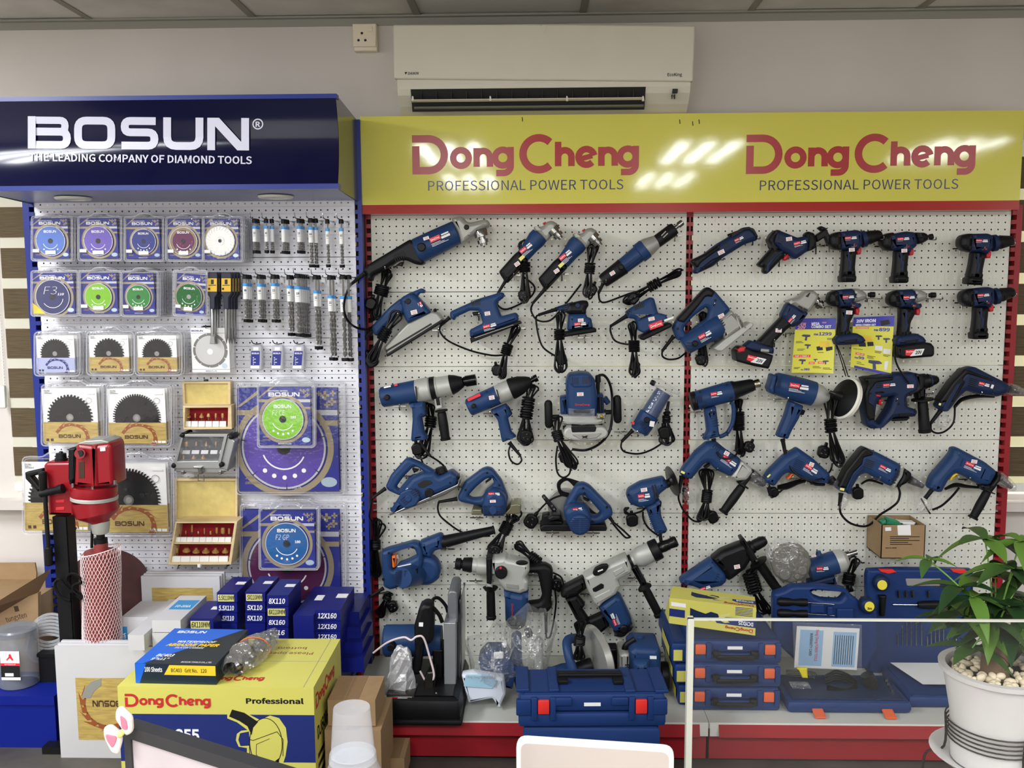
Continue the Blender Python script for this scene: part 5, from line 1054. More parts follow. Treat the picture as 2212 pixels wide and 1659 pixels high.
A('handle', E([(1160, 385), (1295, 440), (1250, 560), (1180, 680), (1142, 765), (1030, 738), (1060, 660), (1110, 540)], 0.055, 0.115, 0.018, 18), BLUE)
A('trigger', E([(1270, 470), (1305, 482), (1285, 525), (1252, 525)], 0.07, 0.1, 0.005, 6), BLACK)
a_, b_ = P((1565, 318), 0.118), P((1705, 372), 0.098); R_ = 205 * MPP((1650, 350), 0.1)
A('backing_pad', revw(a_, b_, [(0, 0.012), (0.45, 0.02), (0.5, R_ * 0.55), (0.72, R_ * 0.93), (0.78, R_ * 0.93)], 40), BLACK)
A('white_pad', revw(a_, b_, [(0.74, R_ * 0.9), (0.72, R_ * 0.95), (0.8, R_ * 1.02), (1.0, R_), (1.04, R_ * 0.9)], 40), mat('pad_white', (220, 218, 204), 0.7, k=0.6))
A('bolt', rail((1535, 300), (1585, 320), [(0, 20), (1, 20)], 0.14, 12), DSTEEL)
lab(1152, 208, 98, 42, -9, 0.144); hslots(1040, 155, 36, 10, 7, -12, 16, 0.139, NAVY)
bundle((1545, 335), (1545, 625), (1630, 1030), 74, 80, 4, 6, 6, 52, 0.1, 130, 17); plug(1485, 885, 1.15, -15, 0.07)
sleeve((1078, 755), (1112, 935), 0.09, 24, 15); lead([(1112, 935, .1), (1160, 1040, .12), (1250, 1122, .13), (1350, 1160, .13), (1450, 1142, .12), (1540, 1065, .08), (1560, 990, .07)])
hook(1132, 350, 'chrome hook under the housing of the car polisher', 0.14, 60, 130); hook(1265, 1120, 'chrome hook under the second row of drills, beside the orange trigger', 0.11, 30, 60)
def cdrl(name, label, body, bm, grips, cat='drill'):
 T(name, label, cat, 'corded drills in the right bay'); A('body', E(body, 0.05, 0.118, 0.022, 26), bm)
 for g in grips: A('grip', E(g, 0.06, 0.121, 0.008, 14), BLACK)
cdrl('impact_drill', 'corded impact drill with a long black side handle, under the heat gun', [(95, 1085), (130, 1025), (250, 880), (350, 795), (445, 785), (560, 880), (692, 962), (662, 1060), (585, 1132), (440, 1062), (372, 990), (320, 1012), (235, 1120), (202, 1162), (105, 1120)], BLUE, [])
A('gear_case', E([(680, 960), (785, 1040), (800, 1080), (735, 1160), (640, 1168), (580, 1128)], 0.05, 0.115, 0.014, 16), LGREY)
A('side_handle_collar', E([(775, 1042), (812, 1062), (800, 1110), (700, 1240), (650, 1190), (740, 1120)], 0.06, 0.11, 0.006, 10), BLACK)
A('side_handle', rail((700, 1195), (500, 1470), [(0, 60), (0.04, 62), (0.05, 34), (0.12, 42), (0.5, 46), (0.93, 40), (0.95, 50), (1, 48)], 0.095, 20), RUB)
A('wrapped_chuck', rail((770, 1095), (905, 1195), [(0, 55), (0.2, 60), (0.5, 50), (0.8, 48), (1, 30)], 0.085, 12), mat('foil_black', (20, 20, 20), 0.12, 0.3, k=K, bump=1.0, bscale=90))
A('chuck_bag', crumple(rail((760, 1090), (925, 1210), [(0, 66), (0.3, 72), (0.7, 62), (1, 40)], 0.085, 10), 0.003), BAG, smooth=0)
hslots(398, 838, 70, 8, 4, 50, 22, 0.1185, NAVY); lab(512, 908, 82, 34, -34, 0.1188); price(525, 866, 50, 40, -28, 0.1188); A('model_sticker', frect(board((100, 1060), 0.1185, -28), 0, -0.008, 0.015, 0.0, 0.0004), YSTK, smooth=0)
A('trigger', E([(318, 1030), (372, 990), (385, 1010), (335, 1050)], 0.07, 0.1, 0.005, 6), BLACK)
sleeve((102, 1112), (75, 1275), 0.085, 24, 15); lead([(75, 1275, .07), (72, 1340), (120, 1450), (205, 1540), (275, 1558)])
bundle((340, 1040), (345, 1310), (295, 1560), 86, 70, 4, 5, 7, 44, 0.06, 120, 18); plug(405, 1518, 1.1, 30, 0.06, False)
hook(448, 1035, 'chrome hook under the body of the impact drill with the side handle', 0.125, 30, 40)
T('accessory_bag', 'small clear bag tied to the drill cord over the centre upright', 'bag')
A('bag', bagmesh([(100, 1215), (150, 1210), (260, 1330), (210, 1405), (140, 1380), (95, 1290)], 0.03, 0.05, 1, 16, 4, 0.003), BAG, smooth=0); A('bag_contents', [E([(110, 1225), (148, 1235), (145, 1275), (108, 1268)], 0.035, 0.045, 0.004, 8), tube([(110, 1280, .04), (140, 1340, .04)], 0.003, 0.04)], BLACK)
cdrl('hand_drill', 'corded drill with an orange trigger, under the car polisher', [(908, 1155), (950, 1080), (1110, 920), (1200, 872), (1235, 848), (1262, 862), (1380, 945), (1558, 1105), (1535, 1200), (1420, 1192), (1225, 1115), (1142, 1088), (1090, 1122), (1012, 1228), (920, 1185)], BLUE, [])
A('chuck', rail((1535, 1148), (1640, 1228), [(0, 50), (0.2, 46), (0.5, 34), (0.9, 30), (1, 14)], 0.085, 18), DSTEEL); A('chuck_bag', crumple(rail((1560, 1165), (1660, 1245), [(0, 52), (0.6, 46), (1, 22)], 0.085, 10), 0.003), BAG, smooth=0)
A('trigger', E([(1122, 1142), (1175, 1085), (1198, 1098), (1160, 1140)], 0.07, 0.1, 0.005, 6), ORANGE)
hslots(1210, 945, 92, 9, 6, -26, 17, 0.1185, NAVY); lab(1312, 990, 72, 36, -32, 0.1188); price(1345, 975, 46, 40, -20, 0.119); A('model_sticker', frect(board((925, 1120), 0.1185, 45), 0, -0.006, 0.015, 0.0, 0.0004), YSTK, smooth=0)
hslots(1440, 1070, 8, 60, 2, -25, 30, 0.117, NAVY)
A('cord_coil', [tube([(1030, 1215 + 6 * i), (1120, 1190 + 14 * i), (1230, 1160 + 8 * i), (1300, 1165)], CR * 1.3, 0.05 + 0.005 * i) for i in range(4)], CORD); plug(1000, 1275, 0.9, 40, 0.06, False)
sleeve((935, 1190), (960, 1300), 0.085, 24, 16); lead([(960, 1300, .07), (980, 1320), (1060, 1260), (1120, 1210)])
A('side_lug', E([(1340, 1180), (1500, 1190), (1490, 1215), (1400, 1212)], 0.05, 0.09, 0.006, 8), BLACK)
Z(1800, 780, 4.483)
T('rotary_hammer', 'cordless rotary hammer without battery, with a side handle, third row right', 'rotary hammer', TG)
A('body', E([(330, 172), (420, 150), (590, 128), (640, 118), (795, 112), (850, 180), (832, 300), (722, 352), (732, 450), (802, 468), (832, 500), (800, 545), (600, 552), (490, 655), (380, 662), (330, 632), (308, 500), (302, 320), (345, 240), (302, 180)], 0.045, 0.12, 0.016, 18, holes=[[(432, 410), (470, 362), (600, 342), (560, 455), (455, 615), (412, 572)]]), NAVY)
A('grip', [E([(300, 172), (345, 160), (590, 150), (585, 190), (420, 215), (360, 300), (350, 400), (400, 430), (410, 570), (350, 585), (320, 520), (302, 320), (335, 240)], 0.05, 0.123, 0.008, 12), E([(400, 300), (480, 290), (500, 305), (420, 320)], 0.06, 0.122, 0.003, 4)], BLACK)
A('gear_case', E([(800, 118), (860, 130), (900, 180), (880, 280), (830, 310), (725, 342), (750, 300), (815, 260)], 0.05, 0.122, 0.01, 12), BLACK)
A('chuck', rail((850, 200), (1015, 178), [(0, 78), (0.25, 76), (0.28, 62), (0.42, 70), (0.55, 58), (0.85, 44), (1, 28)], 0.085, 22), BLACK); A('chuck_ring', rail((915, 192), (945, 188), [(0, 66), (1, 62)], 0.085, 22), NAVY)
A('handle_arm', E([(820, 260), (900, 250), (900, 360), (825, 368)], 0.06, 0.11, 0.008, 8), BLACK)
A('side_handle', rail((862, 360), (886, 692), [(0, 40), (0.01, 102), (0.06, 102), (0.07, 40), (0.1, 46), (0.9, 54), (0.92, 60), (1, 58)], 0.09, 24), RUB)
A('trigger', E([(440, 372), (488, 368), (472, 400), (478, 432), (444, 426)], 0.07, 0.105, 0.005, 8), DRED); A('mode_switch', E([(415, 325), (462, 332), (460, 348), (418, 342)], 0.1, 0.124, 0.002, 4), DRED)
A('battery_rail', E([(560, 560), (745, 545), (720, 578), (575, 585)], 0.05, 0.11, 0.004, 5), BLACK); A('foot_vent', E([(632, 512), (765, 502), (745, 532), (640, 540)], 0.1, 0.1215, 0.002, 4), BLACK)
lab(482, 222, 62, 24, 5, 0.1206, 1); price(715, 228, 62, 34, 2, 0.1206); hslots(695, 365, 40, 8, 5, 0, 16, 0.1203, INK); hslots(415, 215, 52, 8, 3, 5, 20, 0.1203, BLACK); screws([(725, 325), (632, 415), (590, 525), (798, 485), (360, 315)], 12, 0.1203)
hook(620, 362, 'chrome hook inside the frame of the cordless rotary hammer', 0.13, 60, 60); hook(965, 295, 'chrome hook under the chuck of the cordless rotary hammer', 0.1, 40, 60)
cdrl('hand_drill', 'navy corded drill with a black grip and clear wrapped chuck, third row far right', [(1018, 435), (1160, 210), (1285, 75), (1350, 55), (1400, 62), (1550, 140), (1700, 215), (1735, 245), (1712, 310), (1620, 352), (1450, 332), (1310, 292), (1235, 362), (1180, 440), (1130, 495), (1100, 500), (1030, 465)], NAVY, [[(1030, 395), (1160, 205), (1285, 72), (1545, 175), (1550, 205), (1420, 165), (1300, 130), (1260, 180), (1290, 200), (1180, 400), (1105, 400), (1045, 405)]])
A('grip_inlay', E([(1095, 395), (1195, 230), (1250, 205), (1130, 420), (1110, 490), (1060, 470)], 0.09, 0.1225, 0.002, 5), NAVY)
hslots(1325, 160, 75, 9, 5, -16, 18, 0.1188, BLACK); lab(1415, 198, 55, 26, -14, 0.1188, 1); A('sticker', frect(board((1535, 225), 0.1188, -20), 0, -0.014, 0.009, 0.0, 0.0005), PRICE, smooth=0); hslots(1580, 205, 24, 12, 5, -20, 28, 0.1185, INK); A('model_sticker', frect(board((1025, 405), 0.1185, -15), 0, -0.008, 0.008, 0.0, 0.0004), YSTK, smooth=0)
A('chuck', rail((1715, 270), (1800, 295), [(0, 44), (0.3, 40), (1, 26)], 0.085, 16), DSTEEL); A('chuck_bag', crumple(rail((1700, 265), (1835, 300), [(0, 56), (0.5, 54), (0.9, 40), (1, 30)], 0.085, 12), 0.003), BAG, smooth=0)
A('under_cord', [tube([(1170, 440 + 8 * i), (1250, 360 + 10 * i), (1400, 330 + 8 * i), (1560, 345)], CR * 1.2, 0.05 + 0.005 * i) for i in range(3)], CORD)
sleeve((1040, 475), (945, 600), 0.085, 24, 16); lead([(945, 600, .08), (950, 670), (1010, 698), (1090, 675), (1165, 590), (1178, 430)], 0.07)
hook(1440, 298, 'chrome hook under the navy drill at the far right', 0.125, 60, 40)
T('accessory_bag', 'crumpled clear bag hanging on the cord loop of the navy drill', 'bag'); A('bag', bagmesh([(985, 600), (1050, 530), (1150, 525), (1172, 590), (1120, 650), (1030, 660)], 0.05, 0.085, 2, 18, 4, 0.004), BAG, smooth=0)
cdrl('screw_drill', 'navy drill with a black grip and a grey collar, fourth row right', [(52, 1225), (130, 1060), (285, 862), (322, 840), (480, 910), (672, 1010), (645, 1110), (572, 1225), (500, 1192), (335, 1092), (272, 1115), (192, 1245), (182, 1292), (75, 1272)], BLUE, [[(52, 1225), (130, 1060), (285, 862), (322, 840), (400, 895), (380, 920), (300, 940), (290, 1000), (200, 1090), (130, 1240)]])
A('grip_inlay', E([(150, 1240), (200, 1110), (300, 1010), (310, 1040), (230, 1110), (180, 1240), (180, 1290), (140, 1285)], 0.09, 0.1225, 0.002, 5), NAVY)
A('collar', E([(655, 1005), (700, 1035), (680, 1110), (610, 1230), (560, 1222), (640, 1110)], 0.045, 0.112, 0.01, 10), GREY)
A('nose', E([(695, 1038), (765, 1085), (768, 1130), (720, 1190), (630, 1230), (610, 1225), (672, 1115)], 0.05, 0.108, 0.012, 12), BLACK)
A('chuck', rail((745, 1150), (870, 1215), [(0, 40), (0.4, 34), (1, 22)], 0.08, 16), DSTEEL); A('chuck_bag', crumple(rail((735, 1145), (892, 1222), [(0, 66), (0.5, 58), (0.9, 40), (1, 26)], 0.08, 12), 0.003), BAG, smooth=0)
hslots(320, 945, 90, 9, 5, -22, 18, 0.1188, INK); lab(460, 1000, 62, 26, -26, 0.1188, 3); A('model_sticker', frect(board((68, 1225), 0.1215, -12), 0, -0.009, 0.016, 0.0, 0.0004), YSTK, smooth=0); hslots(620, 1055, 26, 12, 5, -20, 30, 0.1175, INK)
plug(245, 1285, 1.1, 5, 0.06, False); A('under_cord', [tube([(270, 1190), (350, 1150 + 6 * i), (480, 1190)], CR, 0.06 + .005 * i) for i in range(2)], CORD)
sleeve((75, 1280), (60, 1400), 0.085, 24, 16); lead([(62, 1400, .08), (75, 1480), (150, 1560), (260, 1598), (350, 1585), (450, 1490), (560, 1420), (625, 1360), (645, 1280), (630, 1220)], 0.07, 0.0042)
hook(455, 1120, 'chrome hook under the navy drill with the grey collar', 0.125, 30, 40)
T('accessory_bag', 'narrow clear bag taped to the cord of the grey collared drill', 'bag'); A('bag', bagmesh([(100, 1310), (180, 1300), (160, 1400), (110, 1480), (50, 1450), (60, 1390)], 0.06, 0.1, 3, 16, 4, 0.003), BAG, smooth=0)
cdrl('impact_drill', 'blue impact drill with a yellow trigger, fourth row far right', [(940, 1232), (975, 1130), (1135, 945), (1170, 900), (1178, 852), (1220, 843), (1490, 985), (1602, 1072), (1592, 1110), (1532, 1212), (1430, 1205), (1285, 1122), (1205, 1090), (1135, 1155), (1068, 1280), (1030, 1282), (945, 1245)], BLUE, [])
A('trigger', E([(1128, 1158), (1155, 1105), (1195, 1085), (1218, 1100), (1150, 1155)], 0.07, 0.105, 0.005, 8), mat('yellow_trigger', (206, 170, 36), 0.4, k=K))
A('gear_collar', E([(1595, 1070), (1640, 1105), (1620, 1170), (1560, 1240), (1510, 1230), (1590, 1130)], 0.05, 0.11, 0.01, 10), BLACK)
A('handle_ring', E([(1430, 1200), (1530, 1205), (1590, 1180), (1600, 1200), (1530, 1290), (1450, 1255)], 0.06, 0.105, 0.008, 10), BLACK)
A('side_handle', rail((1500, 1250), (1348, 1525), [(0, 70), (0.03, 72), (0.05, 34), (0.12, 40), (0.5, 44), (0.92, 38), (0.94, 50), (1, 48)], 0.09, 20), RUB)
A('chuck', rail((1620, 1140), (1725, 1220), [(0, 42), (0.4, 36), (1, 24)], 0.08, 16), CHROME); A('chuck_bag', crumple(rail((1605, 1130), (1755, 1235), [(0, 62), (0.5, 56), (0.9, 42), (1, 28)], 0.08, 12), 0.003), BAG, smooth=0)
lab(1290, 968, 86, 34, -22, 0.1188); price(1340, 950, 58, 36, -10, 0.1188); hslots(1250, 945, 10, 76, 1, -18, 10, 0.1185, NAVY); hslots(1470, 1040, 10, 80, 2, -25, 30, 0.1175, NAVY)
A('under_cord', [tube([(1080, 1240), (1180, 1190 + 10 * i), (1300, 1210 + 4 * i), (1420, 1225)], CR * 1.3, 0.055 + 0.005 * i) for i in range(3)], CORD)
sleeve((960, 1240), (890, 1330), 0.085, 26, 20); lead([(960, 1440, .07), (1050, 1400), (1150, 1310), (1220, 1225)], 0.07, 0.0042)
hook(1325, 1125, 'chrome hook under the impact drill with the yellow trigger', 0.125, 30, 50)
T('accessory_bag', 'crumpled clear bag with a dark key, under the yellow trigger drill', 'bag'); A('bag', bagmesh([(800, 1330), (880, 1300), (980, 1330), (1000, 1430), (940, 1490), (815, 1500)], 0.05, 0.09, 4, 18, 4, 0.004), BAG, smooth=0); A('chuck_key', tube([(850, 1330, .07), (900, 1420, .07), (940, 1480, .07)], 0.003, 0.07), BLACK)
# ================================================================ row 5
Z(780, 1100, 5.529)
T('blower', 'blue leaf blower with a long black nozzle, bottom row left', 'blower', TG)
A('frame', E([(234, 520), (300, 490), (615, 402), (690, 420), (730, 500), (740, 640), (700, 760), (420, 955), (340, 972), (262, 935), (244, 700)], 0.05, 0.115, 0.014, 26, holes=[[(352, 545), (470, 500), (580, 470), (640, 490), (665, 570), (560, 625), (440, 668), (390, 740), (362, 720)]]), BLUE)
A('fan_housing', E(circ(765, 745, 178, 40), 0.03, 0.1, 0.02, 0), BLUE); A('housing_tab', E([(860, 850), (905, 775), (935, 820), (890, 865)], 0.05, 0.09, 0.006, 10), BLUE)
A('outlet', E([(690, 400), (930, 308), (970, 322), (985, 480), (870, 515), (830, 600), (720, 560)], 0.045, 0.11, 0.02, 20), BLUE)
a_, b_ = P((497, 822), 0.185), P((660, 770), 0.08); rr_ = 122 * MPP((497, 822), 0.18)
A('motor_housing', revw(a_, b_, [(0, rr_ * 0.96), (0.02, rr_), (0.6, rr_ * 1.08), (1, rr_ * 1.2)], 32), BLUE)
fl_ = None
for i in range(9):
 yy = 735 + i * 21; w = math.sqrt(max(0, 108 ** 2 - (yy - 822) ** 2)); slots([[(497 - w, yy), (480, yy), (480, yy + 10), (497 - w, yy + 10)], [(514, yy), (497 + w, yy), (497 + w, yy + 10), (514, yy + 10)]], 0.1862, NAVY)
A('nozzle', rail((955, 398), (1592, 245), [(0, 74), (0.02, 82), (0.08, 82), (0.1, 76), (0.97, 48), (0.98, 54), (1, 54), (1, 44), (0.9, 42)], 0.08, 26), BLACK)
A('trigger', E([(362, 562), (412, 556), (416, 640), (405, 702), (370, 706)], 0.06, 0.11, 0.008, 10), ORANGE); A('trigger_lock', E([(412, 560), (440, 540), (458, 600), (420, 605)], 0.07, 0.1, 0.004, 6), LGREY)
A('brush_cap', E(circ(655, 762, 20, 14, 36), 0.12, 0.155, 0.003, 0), BLACK); slots([[(432, 686), (590, 650), (600, 660), (440, 692)]], 0.17, WHITE); screws([(612, 456), (330, 524), (262, 838)], 14, 0.1155)
bundle((195, 95), (172, 425), (190, 815), 56, 56, 3, 4, 6, 44, 0.055, 90, 19); plug(80, 705, 0.95, 15, 0.06, False); lead([(205, 350), (235, 310), (290, 220), (260, 175), (215, 190)], 0.05)
sleeve((265, 945), (95, 1055), 0.12, 24, 14); lead([(95, 1055, .12), (0, 1085), (-150, 1075), (-170, 1035), (-60, 1030, .14), (60, 1045), (200, 1010, .08), (330, 990, .07)], 0.125)
bundle((350, 990), (310, 1060), (215, 1290), 40, 50, 3, 5, 3, 36, 0.05, 50, 20); plug(372, 1175, 1.0, 25, 0.06)
hook(1025, 450, 'chrome hook under the nozzle mount of the blower', 0.12, 30, 0)
T('rotary_hammer', 'heavy grey and blue rotary hammer with a black mode dial, bottom row', 'rotary hammer', TG)
A('gear_case', E([(1545, 592), (1640, 592), (1720, 578), (1745, 602), (2005, 650), (2015, 745), (1965, 830), (2002, 872), (1992, 985), (1900, 1022), (1722, 985), (1650, 900), (1610, 800), (1545, 790)], 0.05, 0.14, 0.016, 20), LGREY)
A('front_case', rail((1310, 665), (1560, 690), [(0, 80), (0.3, 84), (0.32, 104), (1, 106)], 0.095, 26), LGREY)
A('chuck', rail((1125, 650), (1330, 667), [(0, 50), (0.05, 70), (0.32, 72), (0.36, 52), (0.42, 52), (0.46, 80), (0.9, 92), (1, 84)], 0.095, 24), RUB)
A('handle_band', E([(1492, 590), (1565, 578), (1555, 900), (1500, 890)], 0.045, 0.146, 0.004, 6), BLACK); A('band_clamp', E([(1488, 882), (1570, 888), (1568, 940), (1490, 932)], 0.07, 0.13, 0.004, 5), LGREY)
A('side_handle', rail((1545, 925), (1555, 1308), [(0, 30), (0.02, 92), (0.1, 70), (0.14, 50), (0.3, 52), (0.9, 54), (0.93, 62), (1, 58)], 0.1, 22), RUB)
md = A('mode_dial', E(circ(1672, 764, 76, 28), 0.13, 0.155, 0.006, 0), BLACK); A('dial_mark', E([(1654, 692), (1678, 688), (1680, 715), (1656, 718)], 0.154, 0.157, 0.0005, 2), RED, sub=md)
A('oil_cap', E(circ(1920, 645, 72, 24, 26), 0.13, 0.143, 0.003, 0), BLACK); A('emboss', E([(1730, 882), (1880, 900), (1885, 960), (1740, 940)], 0.13, 0.1425, 0.002, 10), GREY)
A('motor_housing', E([(1700, 975), (1900, 1018), (1998, 985), (1995, 1090), (1985, 1260), (1975, 1345), (1720, 1345), (1715, 1100)], 0.05, 0.135, 0.022, 16), BLUE)
A('end_cap', E([(1718, 1325), (1976, 1325), (1955, 1420), (1890, 1456), (1800, 1452), (1735, 1400)], 0.05, 0.138, 0.018, 16), BLACK)
A('motor_bridge', E([(1905, 1190), (1990, 1130), (2010, 1140), (2010, 1230), (1910, 1228)], 0.07, 0.12, 0.008, 8), BLUE)
fl_ = board((1795, 1130), 0.1356, -90); m_ = MPP((1795, 1130), 0.13); A('brand_logo', logo(fl_, LOGO_DC, 0, 0, 150 * m_, 24 * m_), DRED, smooth=0)
Z(1150, 1100, 5.186)
A('rear_handle', E([(-75, 640), (150, 622), (218, 660), (234, 720), (212, 1050), (228, 1100), (172, 1172), (-60, 1168), (-60, 1062), (85, 1045), (112, 980), (60, 725), (-75, 728)], 0.06, 0.115, 0.016, 26), RUB)
sleeve((150, 1165), (155, 1395), 0.09, 24, 15); lead([(155, 1395, .08), (160, 1440), (200, 1420), (240, 1250), (265, 1050), (255, 900), (300, 920), (345, 850), (320, 760), (230, 710)], 0.06); plug(270, 850, 1.1, 10, 0.06)
bundle((-190, 380), (20, 560), (140, 640), 60, 50, 4, 3, 6, 50, 0.06, 130, 21)
hook(8, 715, 'chrome hook under the rear of the heavy rotary hammer', 0.15, 30, 0)
Z(780, 1100, 5.529); hook(1368, 830, 'chrome hook under the front of the heavy rotary hammer', 0.11, 40, 0)
Z(1150, 1100, 5.186)
T('demolition_hammer', 'grey and blue demolition hammer with a foil wrapped chuck, bottom row centre', 'rotary hammer', TG)
A('gear_case', E([(578, 772), (680, 715), (880, 620), (1060, 540), (1115, 660), (1112, 722), (960, 800), (992, 870), (940, 962), (800, 1052), (742, 1112), (690, 1062), (640, 962), (610, 890)], 0.05, 0.14, 0.014, 16), LGREY)
A('front_case', rail((1085, 592), (1395, 447), [(0, 66), (0.18, 72), (0.24, 92), (0.4, 118), (1, 112)], 0.095, 26), LGREY)
A('front_ring', rail((1330, 478), (1425, 433), [(0, 118), (0.1, 126), (0.9, 122), (1, 110)], 0.095, 12), BLACK)
A('wrapped_chuck', rail((1405, 445), (1620, 352), [(0, 58), (0.3, 66), (0.6, 58), (0.9, 66), (1, 50)], 0.095, 14), MATS['foil_black'])
A('handle_band', rail((1070, 600), (1118, 577), [(0, 80), (1, 80)], 0.095, 22), BLACK); A('handle_arm', E([(1095, 650), (1165, 620), (1285, 830), (1215, 865)], 0.07, 0.12, 0.01, 10), BLACK)
A('side_handle', rail((1240, 840), (1425, 1195), [(0, 40), (0.08, 80), (0.13, 80), (0.15, 46), (0.3, 48), (0.9, 48), (0.92, 58), (1, 56)], 0.1, 22), RUB)
A('oil_cap', E([(675, 720), (700, 660), (780, 620), (845, 618), (855, 650), (820, 705), (740, 750), (690, 748)], 0.13, 0.148, 0.004, 22), BLACK); A('cap_plate', frect(board((730, 690), 0.1485, 22), 0, -0.005, 0.02, 0.0, 0.0003), PRICE, smooth=0)
A('window', E([(672, 890), (770, 830), (802, 845), (800, 885), (710, 930), (682, 925)], 0.13, 0.1415, 0.002, 6), BLACK); A('emboss', [E([(690, 990), (870, 900), (900, 960), (740, 1050)], 0.12, 0.1425, 0.003, 10), E([(900, 700), (1010, 640), (1040, 690), (930, 760)], 0.12, 0.1425, 0.003, 8)], LGREY)
A('motor_housing', E([(738, 1110), (935, 965), (1002, 1000), (1112, 1232), (1122, 1290), (1080, 1360), (930, 1395), (870, 1315)], 0.05, 0.135, 0.02, 18), BLUE)
A('end_cap', E([(905, 1372), (1000, 1390), (1110, 1275), (1126, 1290), (1122, 1370), (1020, 1440), (925, 1415)], 0.05, 0.138, 0.016, 16), BLACK); A('end_nub', E(circ(1030, 1350, 52, 20), 0.1, 0.142, 0.008, 0), BLACK)
lab(922, 1310, 78, 34, 112, 0.1358, 3)
A('rear_handle', [E([(318, 955), (348, 888), (570, 772), (622, 890), (500, 985), (360, 1010), (325, 1000)], 0.06, 0.125, 0.016, 20), E([(365, 1005), (500, 965), (595, 1080), (560, 1132), (640, 1250), (545, 1300), (490, 1250)], 0.065, 0.115, 0.014, 16), E([(600, 1260), (800, 1170), (868, 1320), (770, 1398), (640, 1320)], 0.065, 0.115, 0.012, 12)], RUB)
bundle((590, 1235), (525, 1480), (530, 1700), 70, 60, 4, 4, 6, 44, 0.13, 90, 22)
screws([(485, 925), (395, 970)], 16, 0.1255); hook(608, 928, 'chrome hook under the demolition hammer rear', 0.15, 30, 0); hook(1145, 748, 'chrome hook under the demolition hammer front', 0.13, 30, 0)
Z(1430, 1100, 4.9156)
T('rotary_hammer', 'blue and black rotary hammer lying above the upright shears box', 'rotary hammer', TG)
A('motor_housing', E([(198, 770), (250, 730), (540, 535), (590, 590), (690, 700), (700, 780), (640, 835), (430, 870), (320, 830), (205, 810)], 0.05, 0.125, 0.024, 24), BLUE)
A('gear_case', E([(535, 540), (640, 455), (840, 375), (900, 370), (960, 400), (950, 560), (900, 640), (760, 750), (710, 775), (640, 660)], 0.05, 0.125, 0.02, 22), BLACK)
A('chuck', rail((905, 425), (1108, 320), [(0, 76), (0.3, 70), (0.32, 58), (0.45, 62), (0.8, 58), (0.95, 44), (1, 26)], 0.088, 24), BLACK)
A('band', E([(840, 325), (875, 310), (960, 430), (1030, 550), (960, 580), (900, 470)], 0.06, 0.13, 0.008, 10), BLACK)
A('side_handle', rail((1015, 545), (1235, 868), [(0, 30), (0.04, 100), (0.08, 90), (0.1, 52), (0.9, 50), (0.92, 56), (1, 54)], 0.1, 20), RUB)
lab(402, 842, 58, 26, 20, 0.1258, 1); price(762, 596, 62, 44, 12, 0.1258); hslots(255, 775, 40, 8, 4, -62, 18, 0.124, INK); hslots(590, 680, 30, 10, 4, -28, 26, 0.1255, NAVY); slots([[(650, 640), (840, 480), (850, 492), (662, 655)]], 0.125, RUB)
bundle((960, 620), (960, 780), (1120, 1120), 80, 84, 4, 6, 7, 66, 0.06, 200, 23); screws([(1005, 548)], 12, 0.13, STEEL)
T('wrapped_mixer', 'blue electric mixer drill whose round grey bag wrapped disc faces the room', 'mixer drill', TG)
A('motor_housing', rail((1560, 650), (1845, 560), [(0, 118), (0.5, 122), (1, 124)], 0.09, 28), BLUE); A('side_cap', rail((1660, 445), (1665, 480), [(0, 24), (0.6, 28), (1, 34)], 0.1, 14), BLUE)
A('gear_case', rail((1840, 562), (1965, 522), [(0, 122), (0.2, 128), (0.7, 112), (1, 70)], 0.09, 26), LGREY); A('spindle', rail((1955, 490), (2068, 455), [(0, 44), (0.3, 44), (0.32, 28), (1, 28)], 0.09, 18), CHROME)
A('lower_body', E([(1560, 770), (1840, 700), (1870, 810), (1560, 830)], 0.05, 0.1, 0.012, 12), NAVY)
A('disc', E(circ(1375, 575, 215, 12), 0.14, 0.165, 0.008, 0), mat('disc_grey', (96, 94, 84), 0.4, 0.2, k=K)); A('disc_lug', [E(circ(x, y, r, 20), 0.165, 0.172, 0.003, 0) for x, y, r in ((1405, 465, 55), (1310, 695, 60), (1495, 655, 48), (1440, 720, 30))], mat('lug_grey', (110, 108, 100), 0.35, 0.3, k=K))
A('disc_bag', bagmesh([(1130, 560), (1160, 420), (1260, 350), (1410, 335), (1540, 410), (1605, 540), (1600, 690), (1500, 800), (1330, 815), (1200, 730)], 0.13, 0.19, 5, 24, 6, 0.005), BAG, smooth=0)
lab(1640, 618, 66, 30, 5, 0.141, 2); price(1590, 490, 42, 24, 12, 0.139)
bundle((2055, 500), (1985, 740), (1995, 880), 64, 40, 3, 3, 6, 52, 0.06, 110, 24); hook(2115, 545, 'chrome hook carrying the coiled cord of the mixer drill', 0.09, 30, 30)
